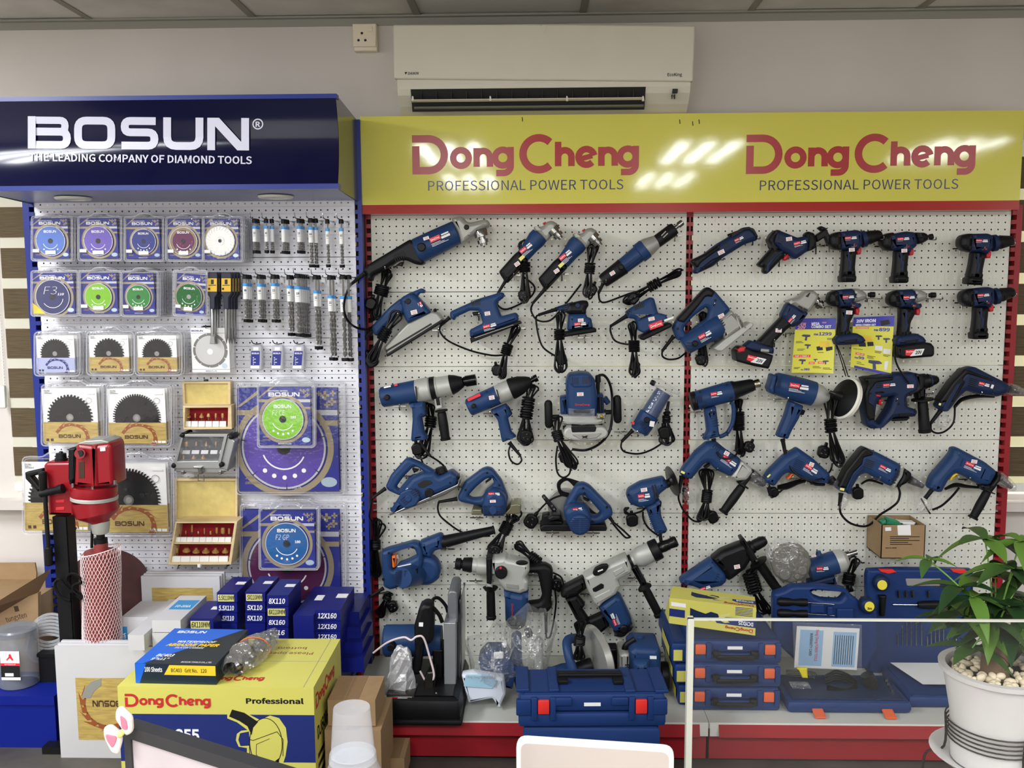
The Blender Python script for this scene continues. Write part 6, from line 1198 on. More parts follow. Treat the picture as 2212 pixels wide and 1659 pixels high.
# ================================================================ blister packs
PBLUE = mat('card_blue', (22, 30, 112), 0.3, k=K); PB2 = mat('card_blue2', (36, 44, 140), 0.3, k=K)
GOLD = mat('card_gold', (132, 120, 96), 0.35, 0.2, k=K); SILV = mat('card_silver', (160, 160, 164), 0.35, 0.2, k=K)
HOLO = mat('hologram', (190, 210, 225), 0.15, 0.4, k=0.7); CARDW = mat('card_white', (222, 220, 216), 0.4, k=0.6)
WOODC = mat('card_wood', (172, 148, 84), 0.4, k=0.66, var=0.22, vscale=10, stretch=(2, 1, 14)); FLAME = mat('flame_brown', (122, 66, 36), 0.4, k=0.5); FLAMEB = mat('flame_navy', (30, 34, 96), 0.4, k=0.5)
CSIL = mat('card_bluegrey', (146, 152, 182), 0.4, k=0.55); BLADE = mat('blade_dark', (44, 44, 45), 0.25, 0.8, k=0.6)
RIM = film('blister_rim', (244, 244, 252), 0.24, 0.1); SHELL = film('blister_shell', (244, 244, 252), 0.012, 0.06); YCORN = mat('card_yellow', (214, 170, 40), 0.4, k=K)
def back_open(g):
 "drop the faces that look at the board"
 v, f = g; o = []
 for q in f:
  a, b, c = (Vector(v[i]) for i in q[:3]); n = (b - a).cross(c - a)
  ys = [v[i][1] for i in q]
  if max(ys) - min(ys) < 1e-5 and n.y > 0: continue
  o.append(q)
 return v, o
def shell(x0, y0, x1, y1, d0, d1, mg, tab=True, tabc=0.5, tw=0.36):
 w, h = x1 - x0, y1 - y0; a, b, c, e = x0 - mg, y0 - mg, x1 + mg, y1 + mg; t0, t1 = x0 + w * (tabc - tw / 2), x0 + w * (tabc + tw / 2); th = mg * 1.4
 o = [(a, b), (t0 - mg, b), (t0 + mg * 0.6, b - th), (t1 - mg * 0.6, b - th), (t1 + mg, b), (c, b), (c, e), (a, e)]
 A('blister_shell', back_open(E(o, d0, d1, 0.004, mg * 1.2, res=1)), SHELL)
 i = [P(q, d1 - 0.003) for q in rounded(o, mg * 1.2, 3)]; A('blister_rim', tubew(i, 0.0026, 5, True), RIM)
 k = mg * 0.55; o2 = [(a + k, b + k), (c - k, b + k), (c - k, e - k), (a + k, e - k)]; i = [P(q, d1) for q in rounded(o2, mg, 3)]; A('blister_lip', tubew(i, 0.0014, 4, True), RIM)
class Card:
 def __init__(s, x0, y0, x1, y1, d, ang=0):
  s.fl = board((x0, y1), d, ang); s.m = MPP(((x0 + x1) / 2, (y0 + y1) / 2), d); s.w, s.h = (x1 - x0) * s.m, (y1 - y0) * s.m
 def rect(s, u0, v0, u1, v1, z=0.0004): return frect(s.fl, u0 * s.w, v0 * s.h, u1 * s.w, v1 * s.h, z)
 def poly(s, pts, z=0.0004): return fpoly(s.fl, [(u * s.w, v * s.h) for u, v in pts], z)
 def disc(s, u, v, r, z, n=40, ri=0):
  c = [(u * s.w + r * s.w * math.cos(2 * PI * i / n), v * s.h + r * s.w * math.sin(2 * PI * i / n)) for i in range(n)]
  if not ri: return fpoly(s.fl, c, z)
  e = [(u * s.w + ri * s.w * math.cos(2 * PI * i / n), v * s.h + ri * s.w * math.sin(2 * PI * i / n)) for i in range(n)]
  return [s.fl(x, y, z) for x, y in c + e], [(i, (i + 1) % n, n + (i + 1) % n, n + i) for i in range(n)]
 def bosun(s, u, v, w, h, z=0.0006): return logo(s.fl, LOGO_BO, u * s.w, v * s.h, w * s.w, h * s.h, z)
 def txt(s, t, u, v, w, h, z=0.0006, bold=0.02, shear=0): return text(s.fl, t, u * s.w, v * s.h, w * s.w, h * s.h, bold, shear, z)
 def slab(s, u0, v0, u1, v1, t):
  a = [s.fl(u * s.w, v * s.h, z) for z in (-t, 0) for u, v in ((u0, v0), (u1, v0), (u1, v1), (u0, v1))]
  return a, [(4, 5, 6, 7), (3, 2, 1, 0), (0, 1, 5, 4), (1, 2, 6, 5), (2, 3, 7, 6), (3, 0, 4, 7)]
def plus(c, u, v, r, z=0.0005):
 t = r * 0.3; k = c.w / c.h; return [c.rect(u - r, v - t * k, u + r, v + t * k, z), c.rect(u - t, v - r * k, u + t, v + r * k, z)]
def diamond(label, x0, y0, x1, y1, d, rgb, cu=0.5, cv=0.42, r=0.4, behind=0, gap=0.021, style='seg', ang=0, mg=26, big=False, words='', group='diamond wheel packs', stick=True, metal=False, tab=True):
 t = T('blade_pack', label, 'blade pack', group)
 c = Card(x0, y0, x1, y1, d, ang); shell(x0, y0, x1, y1, d - 0.016, d + 0.012, mg, tab) if not ang else shell(x0, y0, x1, y1, d - 0.016, d + 0.012, mg, tab)
 cp = A('card', c.slab(0, 0, 1, 1, 0.0015), PBLUE, smooth=0); k = c.w / c.h
 A('gold_band', [c.rect(0, 0.74, 0.45, 0.79)] + ([c.rect(0.85, 0.62, 1, 0.66)] if not big else [c.rect(0.82, 0.64, 1, 0.69)]), GOLD, sub=cp, smooth=0); A('silver_band', [c.rect(0.45, 0.74, 1, 0.79)], SILV, sub=cp, smooth=0)
 A('gold_ring', c.disc(cu, cv, r * 1.18, 0.0006, 48, r * 1.04), GOLD, sub=cp, smooth=0)
 A('stripe', [c.poly([(0, 0.82), (0.03, 0.82), (0.3, 1), (0.24, 1)])], GOLD, sub=cp, smooth=0)
 g = []
 for (u, v, q) in ((.88, .93, .045), (.95, .87, .04), (.9, .84, .03), (.82, .95, .025), (.96, .95, .03)): g += plus(c, u, v, q)
 A('plus_pattern', g, GOLD, sub=cp, smooth=0, kind='stuff')
 if not big: A('lettering', [c.bosun(0.2, 0.84, 0.6, 0.07), c.txt('DIAMOND WHEEL', 0.2, 0.925, 0.38, 0.022)], WHITE, sub=cp, smooth=0)
 else: A('lettering', [c.txt('R', 0.855, 0.9, 0.018, 0.022), c.txt('BOSUN CO.,LTD.', 0.38, 0.025, 0.25, 0.02)], WHITE, sub=cp, smooth=0)
 if not big: A('small_lettering', [c.txt('BOSUN CO.,LTD.', 0.36, 0.015, 0.26, 0.02)], WHITE, sub=cp, smooth=0)
 A('card_note', [c.txt('100%', 0.06, 0.13 if not big else 0.12, 0.1, 0.03, shear=0.2), c.txt('ORIGINAL', 0.06, 0.08 if not big else 0.07, 0.15, 0.025, shear=0.2)], GOLD, sub=cp, smooth=0)
 A('hologram', [([c.fl((0.9 + 0.08 * math.cos(q)) * c.w, (0.09 + 0.05 * k * math.sin(q)) * c.h, 0.0007) for q in [2 * PI * i / 20 for i in range(20)]], [tuple(range(20))])], HOLO, sub=cp, smooth=0)
 dm = mat('wheel_%d_%d_%d' % rgb, rgb, 0.22, 0.5 if metal else 0.15, k=K, coat=0.3)
 n = 64; ro = r * c.w; pts = []
 if style == 'turbo':
  for i in range(n * 2): a = 2 * PI * i / (n * 2); q = ro * (1.0 if i % 4 < 2 else 0.955); pts.append((q * math.cos(a), q * math.sin(a)))
 else:
  for i in range(n): a = 2 * PI * i / n; pts.append((ro * math.cos(a), ro * math.sin(a)))
 z1 = 0.006; cx, cy = cu * c.w, cv * c.h; m = len(pts)
 v = [c.fl(cx + x, cy + y, zz) for zz in (0.003, z1) for x, y in pts]; f = [tuple(range(m, 2 * m))] + [(i, (i + 1) % m, m + (i + 1) % m, m + i) for i in range(m)]
 if style == 'turbo':
  w_ = A('wheel', (v, f), SILV if metal else mat('rim_gold', (120, 104, 84), 0.3, 0.6, k=0.7), smooth=0); A('wheel_face', c.disc(cu, cv, r * 0.78, z1 + 0.0005), dm, sub=w_, smooth=0)
 else: w_ = A('wheel', (v, f), dm, smooth=0)
 A('wheel_edge', c.disc(cu, cv, r * 1.0, z1 + 0.0003, 56, r * 0.955), SILV if not metal else STEEL, sub=w_, smooth=0)
 A('arbor', c.disc(cu, cv, r * 0.17, z1 + 0.0008, 24), INK if not metal else STEEL, sub=w_, smooth=0)
 if style == 'seg': A('gullet', [c.poly([(cu + r * math.cos(q) - 0.006 * math.sin(q), cv + (r * math.sin(q) + 0.006 * math.cos(q)) * k), (cu + r * math.cos(q) + 0.006 * math.sin(q), cv + (r * math.sin(q) - 0.006 * math.cos(q)) * k), (cu + r * .84 * math.cos(q), cv + r * .84 * math.sin(q) * k)], z1 + 0.0006) for q in [2 * PI * (i + 0.3) / 7 for i in range(7)]], INK, sub=w_, smooth=0, kind='stuff')
 if style == 'cup': A('vane', [c.poly([(cu + r * math.cos(q), cv + r * math.sin(q) * k), (cu + r * math.cos(q + .07), cv + r * math.sin(q + .07) * k), (cu + r * .72 * math.cos(q + .22), cv + r * .72 * math.sin(q + .22) * k), (cu + r * .72 * math.cos(q + .16), cv + r * .72 * math.sin(q + .16) * k)], z1 + 0.0006) for q in [2 * PI * i / 26 for i in range(26)]], CARDW, sub=w_, smooth=0, kind='stuff')
 if style == 'cup': A('hub', [c.disc(cu, cv, r * 0.3, z1 + 0.001)], CARDW, sub=w_, smooth=0); A('bore', [c.disc(cu, cv, r * 0.12, z1 + 0.0015)], INK, sub=w_, smooth=0)
 elif words != 'F3':
  g = [c.bosun(cu - r * 0.42, cv + r * 0.55 * k, r * 0.85, r * 0.16 * k, z1 + 0.0009)]
  if words:
   g.append(c.txt(words, cu - r * 0.5, cv + r * 0.2 * k, r * 0.62, r * 0.24 * k, z1 + 0.0009, -0.01, 0.2)); g.append(c.txt('180', cu + r * 0.38, cv + r * 0.05 * k, r * 0.26, r * 0.12 * k, z1 + 0.0009, 0.03))
  rb = ribbon(arc(cu * c.w, cv * c.h, r * 0.52 * c.w, 200, 335, 12), r * 0.035 * c.w); g.append(([c.fl(a, b, z1 + 0.0009) for a, b in rb[0]], rb[1]))
  for i in range(5): q = math.radians(230 + i * 20); g.append(c.disc(cu + r * 0.72 * math.cos(q), cv + r * 0.72 * math.sin(q) * k, r * 0.055, z1 + 0.0009, 10))
  if r > 0.42 and big: g.append(c.txt('Improper use is dangerous.', cu - r * 0.25, cv - r * 0.82 * k, r * 0.6, r * 0.05 * k, z1 + 0.0009, 0))
  A('wheel_print', g, WHITE, sub=w_, smooth=0)
 else:
  rb = ribbon(arc(cu * c.w, cv * c.h, r * 0.62 * c.w, 215, 350, 12), r * 0.03 * c.w)
  A('wheel_print', [c.txt('F3', cu - r * 0.5, cv + r * 0.15 * k, r * 0.8, r * 0.45 * k, z1 + 0.0009, -0.02, 0.2), c.txt('110', cu + r * 0.3, cv + r * 0.1 * k, r * 0.38, r * 0.13 * k, z1 + 0.0009, 0.02, 0.2), ([c.fl(a, b, z1 + 0.0009) for a, b in rb[0]], rb[1])], WHITE, sub=w_, smooth=0)
  A('yellow_corner', c.poly([(0, 0), (0.3, 0), (0, 0.27)], 0.0009), YCORN, sub=cp, smooth=0)
 if stick: A('price_sticker', [c.rect(0.02, 0.15, 0.2, 0.23, 0.0092)], PRICE, smooth=0); A('code_sticker', [c.rect(cu - 0.15, 0.1, cu + 0.14, 0.19, 0.0092)], CARDW, smooth=0)
 for i in range(behind): t.clone((0, gap * (i + 1), 0), 'blade pack stacked behind the ' + ' '.join(label.split(',')[0].split()[:8]), 'packs hidden behind the front diamond wheel packs')
 return c
Z(0, 400, 5.185); DF = 0.2
diamond('sky blue diamond wheel pack, top row left end', 378, 375, 785, 820, DF, (70, 100, 168), 0.52, 0.43, 0.41, 3)
diamond('purple diamond wheel pack, second in the top row', 900, 375, 1335, 820, DF, (92, 76, 152), 0.51, 0.43, 0.38, 3)
diamond('dark blue scratched diamond wheel pack, third in the top row', 1420, 380, 1805, 825, DF, (40, 50, 112), 0.54, 0.43, 0.36, 4)
diamond('maroon turbo wheel pack, fourth in the top row', 1885, 380, 2260, 825, DF, (84, 34, 68), 0.5, 0.43, 0.42, 4, style='turbo')
diamond('navy wheel pack with a yellow corner, second row left end', 375, 985, 850, 1440, DF, (30, 36, 82), 0.5, 0.41, 0.41, 3, style='plain', words='F3', stick=False)
diamond('lime green diamond wheel pack, second row', 915, 985, 1330, 1440, DF, (104, 158, 26), 0.5, 0.41, 0.37, 3, style='plain')
diamond('mid green diamond wheel pack, third in the second row', 1385, 990, 1745, 1445, DF, (36, 110, 46), 0.51, 0.42, 0.38, 5, style='plain')
Z(380, 400, 3.95)
diamond('silver grinding cup wheel pack, right end of the top row', 245, 290, 545, 632, DF, (190, 188, 184), 0.48, 0.45, 0.42, 5, style='cup', mg=20, metal=True)
diamond('dark green shiny wheel pack, tilted, right end of the second row', -4, 748, 246, 1095, DF, (16, 84, 34), 0.46, 0.44, 0.45, 1, style='plain', mg=20, metal=True, ang=-5)
Z(360, 680, 3.95)
diamond('large purple wheel pack behind a smaller lime green one', 625, 615, 1485, 1505, 0.13, (76, 58, 140), 0.46, 0.43, 0.42, 1, 0.026, big=True, mg=30, stick=False, tab=True)
diamond('lime green wheel pack in front of the large purple one', 795, 612, 1240, 1112, 0.215, (104, 160, 24), 0.47, 0.45, 0.4, 1, style='plain', mg=20, words='F2 CE', stick=False)
Z(360, 1000, 5.027)
diamond('large maroon wheel pack behind a smaller teal one', 835, 485, 1905, 1590, 0.13, (74, 24, 62), 0.47, 0.44, 0.4, 1, 0.026, big=True, mg=36, stick=False)
diamond('teal blue wheel pack in front of the large maroon one', 1030, 510, 1622, 1135, 0.215, (22, 80, 134), 0.49, 0.43, 0.4, 1, style='plain', mg=26, words='F2 GP', stick=False)
def teeth(cx, cy, ro, n, a0, a1):
 pts = []
 for i in range(n):
  q0 = a0 + (a1 - a0) * i / n; dq = (a1 - a0) / n
  pts += [(cx + ro * 0.9 * math.cos(q0), cy + ro * 0.9 * math.sin(q0)), (cx + ro * math.cos(q0 + dq * 0.15), cy + ro * math.sin(q0 + dq * 0.15)), (cx + ro * 0.98 * math.cos(q0 + dq * 0.5), cy + ro * 0.98 * math.sin(q0 + dq * 0.5)), (cx + ro * 0.91 * math.cos(q0 + dq * 0.62), cy + ro * 0.91 * math.sin(q0 + dq * 0.62))]
 return pts
def flames(c, u, v, r, k, z=0.0006, a0=-25, a1=150, n=9):
 g = []
 for i in range(n):
  q = math.radians(a0 + (a1 - a0) * i / (n - 1)); dq = math.radians((a1 - a0) / (n - 1)) * 0.62; L = 1.34 + 0.1 * math.sin(i * 2.1)
  g.append(c.poly([(u + r * math.cos(q - dq), v + r * k * math.sin(q - dq)), (u + r * 1.16 * math.cos(q - dq * 0.4), v + r * 1.16 * k * math.sin(q - dq * 0.4)), (u + r * L * math.cos(q - dq * 1.5), v + r * L * k * math.sin(q - dq * 1.5)), (u + r * 1.24 * math.cos(q + dq * 0.5), v + r * 1.24 * k * math.sin(q + dq * 0.5)), (u + r * 1.03 * math.cos(q + dq), v + r * 1.03 * k * math.sin(q + dq))], z))
 return g
def woodpack(label, x0, y0, x1, y1, d, n, behind=2, navy=False, split=0.4, cu=0.5, r=0.4, cv=0.5, size='', mg=30, gap=0.024, tab=True):
 t = T('saw_blade_pack', label, 'blade pack', 'wood saw blade packs'); c = Card(x0, y0, x1, y1, d); k = c.w / c.h
 shell(x0, y0, x1, y1, d - 0.018, d + 0.012, mg, tab)
 cp = A('card', c.slab(0, 0, 1, 1, 0.0015), CARDW, smooth=0); fm = FLAMEB if navy else FLAME
 pts = teeth(cu * c.w, cv * c.h, r * c.w, n, 0, 2 * PI); v = [c.fl(x, y, z) for z in (0.001, 0.0035) for x, y in pts]; m = len(pts)
 bl = A('saw_blade', (v, [tuple(range(m, 2 * m))] + [(i, (i + 1) % m, m + (i + 1) % m, m + i) for i in range(m)]), BLADE, smooth=0)
 A('arbor_ring', c.disc(cu, cv, r * 0.16, 0.0039, 24, r * 0.1), STEEL, sub=bl, smooth=0); A('arbor', c.disc(cu, cv, r * 0.1, 0.0038, 20), GINK, sub=bl, smooth=0)
 if size: A('blade_print', [c.txt(size, cu + r * 0.35, cv + r * 0.1 * k, r * 0.28, r * 0.12 * k, 0.004), c.txt('60T', cu - r * 0.6, cv - r * 0.12 * k, r * 0.2, r * 0.08 * k, 0.004)], INK, sub=bl, smooth=0)
 lo = A('lower_card', c.slab(0, 0, 1, split, 0.001) if False else ([c.fl(u * c.w, vv * c.h, z) for z in (0.0036, 0.0044) for u, vv in ((0, 0), (1, 0), (1, split), (0, split))], [(4, 5, 6, 7), (3, 2, 6, 7)]), CSIL if navy else WOODC, smooth=0)
 A('flame_logo', flames(c, 0.52, split * 0.28, 0.26, k * 0.78, 0.005), fm, sub=lo, smooth=0)
 A('lettering', [logo(c.fl, LOGO_BO, 0.28 * c.w, split * 0.24 * c.h, 0.4 * c.w, split * 0.17 * c.h, 0.0052)], FLAMEB if navy else mat('print_brown', (60, 40, 22), 0.5, k=0.5), sub=lo, smooth=0)
 A('icons', [c.rect(0.05 + i * 0.08, split * 0.08, 0.1 + i * 0.08, split * 0.08 + 0.05 * k, 0.005) for i in range(2)], MATS.get('print_brown') or INK, sub=lo, smooth=0); A('corner_icons', [c.rect(0.76 + i * 0.08, split * 0.04, 0.83 + i * 0.08, split * 0.14, 0.005) for i in range(3)], CARDW, sub=lo, smooth=0)
 A('card_note', [c.txt('ISO 9001', 0.05, 0.955, 0.1, 0.018), c.txt('QUALITY', 0.05, 0.93, 0.1, 0.018), c.txt('ASSURANCE', 0.05, 0.905, 0.14, 0.018)], INK, sub=cp, smooth=0)
 rb = ribbon(arc(0.86 * c.w, 0.78 * c.h, 0.05 * c.w, 0, 345, 20), 0.008 * c.w, True); A('ring_insert', ([c.fl(a, b, 0.004) for a, b in rb[0]], rb[1]), GINK, sub=cp, smooth=0)
 A('price_sticker', c.rect(0.8, 0.9, 0.96, 0.93, 0.005), PRICE, smooth=0)
 for i in range(behind): t.clone((0, gap * (i + 1), 0), 'saw blade pack stacked behind the ' + ' '.join(label.split(',')[0].split()[:10]), 'packs hidden behind the front saw blade packs')
Z(0, 680, 5.185)
woodpack('small saw blade pack with a blue grey lower card, left', 425, 232, 855, 645, 0.2, 36, 3, True, 0.4, 0.49, 0.39, 0.51, mg=40)
woodpack('small wood print saw blade pack, middle of its row', 1012, 228, 1460, 635, 0.2, 30, 3, False, 0.4, 0.5, 0.385, 0.5, mg=40)
woodpack('small wood print saw blade pack, right in its row', 1552, 232, 1995, 637, 0.2, 40, 3, False, 0.4, 0.5, 0.385, 0.5, mg=40)
woodpack('medium wood print saw blade pack on the left, coarse teeth', 500, 820, 1120, 1432, 0.18, 40, 2, False, 0.385, 0.5, 0.42, 0.47, '7"', mg=36)
woodpack('medium wood print saw blade pack on the right, fine teeth', 1230, 822, 1880, 1442, 0.18, 60, 2, False, 0.385, 0.5, 0.42, 0.47, '7"', mg=36)
Z(0, 920, 4.365)
woodpack('large saw blade pack behind the red core drill', 245, 325, 850, 985, 0.13, 44, 0, False, 0.41, 0.5, 0.43, 0.46, mg=32)
woodpack('large 9 inch saw blade pack beside the red core drill', 905, 340, 1600, 1000, 0.15, 60, 1, False, 0.4, 0.48, 0.44, 0.47, '9"', mg=36)
Z(360, 680, 3.95)
t = T('blade_card', 'white card pack with a grey segmented diamond blade, under the chisels', 'blade pack', 'white blade cards'); c = Card(220, 112, 545, 492, 0.165); k = c.w / c.h
cp = A('card', c.slab(0, 0, 1, 1, 0.006), CARDW, smooth=0); n = 11; pts = []
for i in range(n):
 q0 = 2 * PI * i / n + 0.1; q1 = 2 * PI * (i + 1) / n + 0.1
 pts += [(math.cos(q0 + (q1 - q0) * j / 7), math.sin(q0 + (q1 - q0) * j / 7)) for j in range(7)] + [(0.82 * math.cos(q1 - 0.03), 0.82 * math.sin(q1 - 0.03))]
ro = 0.45 * c.w; v = [c.fl(0.5 * c.w + x * ro, 0.5 * c.h + y * ro, z) for z in (0.0005, 0.003) for x, y in pts]; m = len(pts)
bl = A('diamond_blade', (v, [tuple(range(m, 2 * m))] + [(i, (i + 1) % m, m + (i + 1) % m, m + i) for i in range(m)]), mat('segment_grey', (110, 108, 104), 0.5, 0.4, k=0.6), smooth=0)
A('blade_core', c.disc(0.5, 0.5, 0.385, 0.0033), mat('core_silver', (176, 176, 176), 0.3, 0.5, k=0.6), sub=bl, smooth=0); A('arbor', c.disc(0.5, 0.47, 0.075, 0.0037, 24), CARDW, sub=bl, smooth=0)
A('lettering', [c.bosun(0.02, 0.92, 0.3, 0.035), c.txt('BOSUN CO.,LTD.', 0.36, 0.02, 0.3, 0.025), c.rect(0, 0.88, 1, 0.886), c.rect(0, 0.07, 1, 0.076)], FLAMEB, sub=cp, smooth=0); A('hologram', c.disc(0.86, 0.15, 0.07, 0.0009, 20), HOLO, sub=cp, smooth=0)
for i in range(4): t.clone((0, 0.012 * (i + 1), 0), 'white blade card stacked behind the front one', 'white blade cards hidden behind the front one')
T('blade_display_hook', 'dark hook holding the white blade cards', 'hook'); A('hook_arm', tube([(345, 100, .09), (330, 125, .12), (335, 100, .19), (332, 90, .19)], 0.002, 0.1, 3), BLACK); A('hook_foot', boxw(P((345, 100), 0.085), (0.03, 0.004, 0.006)), BLACK)
Z(380, 400, 3.95)
CHY = mat('chisel_card', (190, 150, 36), 0.4, k=K)
def chisel(x, d, label, flat):
 t = T('chisel', label, 'chisel', 'hammer chisels on hooks')
 h = A('holder', E([(x - 45, 760), (x - 38, 742), (x + 38, 742), (x + 45, 760), (x + 45, 930), (x + 22, 960), (x + 22, 1060), (x - 22, 1060), (x - 22, 960), (x - 45, 930)], d - 0.014, d, 0.003, 8), mat('holder_black', (22, 24, 40), 0.4, k=K))
 A('card', E([(x - 40, 795), (x + 40, 795), (x + 40, 908), (x - 40, 908)], d, d + 0.0008, 0.0002, 2), CHY, sub=h)
 A('card_print', [E([(x - 12, 805), (x + 12, 805), (x + 12, 845), (x - 12, 845)], d + 0.0008, d + 0.0014, 0.0002, 0), E([(x - 32, 852), (x + 32, 850), (x + 32, 856), (x - 32, 858)], d + 0.0008, d + 0.0014, 0.0002, 0), E([(x - 36, 876), (x - 18, 876), (x - 18, 894), (x - 36, 894)], d + 0.0008, d + 0.0014, 0.0002, 0)], INK, sub=h)
 A('shank', [rail((x, 935), (x + 2, 1290 if flat else 1250), [(0, 12), (0.3, 12), (0.32, 16), (1, 14)], d - 0.007, 12)], STEEL)
 A('tip', E([(x - 13, 1270), (x + 17, 1270), (x + 22, 1355), (x - 22, 1355)], d - 0.012, d - 0.004, 0.001, 2) if flat else rail((x + 2, 1245), (x + 4, 1355), [(0, 14), (0.5, 13), (1, 2)], d - 0.007, 10), STEEL)
 return t
for i in range(3): chisel(310 + 22 * i, 0.2 - 0.024 * i, ('flat chisel with a yellow card, front of the left bunch', 'flat chisel behind the front one of the left bunch', 'flat chisel nearest the board in the left bunch')[i], True)
for i in range(4): chisel(428 + 24 * i, 0.2 - 0.024 * i, ('pointed chisel with a yellow card, front of the right bunch', 'second pointed chisel of the right bunch', 'third pointed chisel of the right bunch', 'pointed chisel nearest the board in the right bunch')[i], False)
TUBEF = film('bit_tube', (215, 215, 220), 0.1, 0.05); TLB = mat('tube_band', (60, 132, 190), 0.35, k=K); BITM = mat('bit_steel', (104, 100, 94), 0.3, 0.9, k=0.7)
NTH = ('first', 'second', 'third', 'fourth', 'fifth', 'sixth', 'seventh', 'eighth')
def bit_tube(x, y0, y1, r, d, label, band, txt_, group):
 t = T('drill_bit', label, 'drill bit', group)
 A('top_cap', rail((x, y0), (x + 3, y0 + 38), [(0, r * 0.7), (0.2, r * 1.05), (1, r * 1.12)], d, 12), BLACK)
 e = x + (y1 - y0) * 0.03
 A('bottom_cap', rail((e - 1, y1 - 26), (e, y1), [(0, r * 1.15), (0.8, r * 1.15), (1, r)], d, 12), BLACK)
 A('tube', rail((x + 3, y0 + 36), (e, y1 - 24), [(0, r), (1, r)], d, 10, False), TUBEF)
 yb = y0 + band; xb = x + (yb - y0) * 0.03
 l = A('label_wrap', rail((xb, yb), (xb + 4, yb + 118), [(0, r * 1.03), (1, r * 1.03)], d, 12, False), CARDW); A('label_band', rail((xb - 0.5, yb - 18), (xb, yb + 8), [(0, r * 1.05), (1, r * 1.05)], d, 12, False), TLB, sub=l)
 if txt_: A('label_print', [text(board((xb - r * 0.5, yb + 52), d + r * 1.04 * MPP((xb, yb), d)), txt_, 0, 0, r * 0.9 * MPP((xb, yb), d), 18 * MPP((xb, yb), d), 0.03), frect(board((xb - r * 0.6, yb + 66), d + r * 1.04 * MPP((xb, yb), d)), 0, -2 * MPP((xb, yb), d), r * 1.1 * MPP((xb, yb), d), 0)], INK, sub=l, smooth=0)
 n = 26; pts = []; L = y1 - 30 - (y0 + 40)
 A('bit_shank', rail((x + 3, y0 + 40), (x + 3 + L * 0.4 * 0.03, y0 + 40 + L * 0.42), [(0, r * 0.42), (1, r * 0.42)], d, 8), BITM)
 g = []
 for ph in (0, PI):
  q = []
  for i in range(n + 1):
   s = i / n; yy = y0 + 40 + L * (0.4 + 0.58 * s); xx = x + 3 + (yy - y0 - 40) * 0.03; a = s * 2 * PI * (2.2 + L / 260) + ph; c0 = P((xx, yy), d); m = MPP((xx, yy), d) * r * 0.34
   q.append(c0 + Vector((math.cos(a) * m, math.sin(a) * m, 0)))
  g.append(tubew(q, MPP((x, y0), d) * r * 0.4, 6))
 A('bit_flutes', g, BITM)
def bits(row, k, x, y0, y1, r, n, sp, band, tx):
 for i in range(n):
  lbl = '%s drill bit tube, front of the %s hook in the %s row' % (tx and 'size %s' % tx or 'slim', NTH[k], row) if i == 0 else 'drill bit tube behind the front one on the %s hook in the %s row' % (NTH[k], row)
  bit_tube(x + sp * i, y0 + 2 * i, y1 + 2 * i, r, 0.19 - 0.022 * i, lbl, band, tx if i == 0 else '', 'drill bit tubes on hooks')
 T('bit_hook', 'chrome hook holding the %s bunch of drill bits in the %s row' % (NTH[k], row), 'hook', 'chrome hooks for drill bits')
 xe = x + sp * (n - 1); A('hook_arm', tube([(xe + 58, y0 + 22, .085), (xe + 40, y0 + 22, .1), (x - 20, y0 - 2, .2), (x - 34, y0 - 18, .205), (x - 38, y0 - 50, .205)], 0.0018, 0.1, 4, n=6), CHROME); A('hook_foot', [tube([(xe + 40, y0 + 22, .084), (xe + 75, y0 + 22, .084)], 0.002, .084, 1), tube([(xe + 60, y0 + 22, .084), (xe + 62, y0 + 70, .084)], 0.002, .084, 1)], CHROME)
for k, a in enumerate(((668, 285, 580, 19, 3, 13, 80, '3.5'), (768, 285, 580, 18, 2, 48, 80, '4.0'), (915, 290, 585, 19, 3, 16, 78, ''), (1048, 285, 582, 20, 3, 14, 82, '5.0'), (1148, 282, 702, 22, 2, 40, 92, '6.0'), (1290, 290, 702, 18, 1, 0, 96, '5.5'), (1408, 290, 704, 20, 1, 0, 96, '6.5'))): bits('upper', k, *a)
for k, a in enumerate(((590, 762, 1168, 22, 3, 17, 92, '8'), (712, 762, 1168, 22, 3, 16, 96, '10'), (832, 762, 1170, 24, 2, 26, 92, '12'), (962, 766, 1285, 20, 2, 22, 108, '8'), (1038, 756, 1290, 30, 5, 17, 124, '16'), (1190, 766, 1400, 22, 2, 24, 150, '12'), (1312, 768, 1495, 23, 2, 26, 190, '12'), (1422, 764, 1500, 27, 2, 46, 200, '16'))): bits('lower', k, *a)
Z(360, 680, 3.95)
FROST = film('frosted_box', (216, 218, 222), 0.5, 0.35)
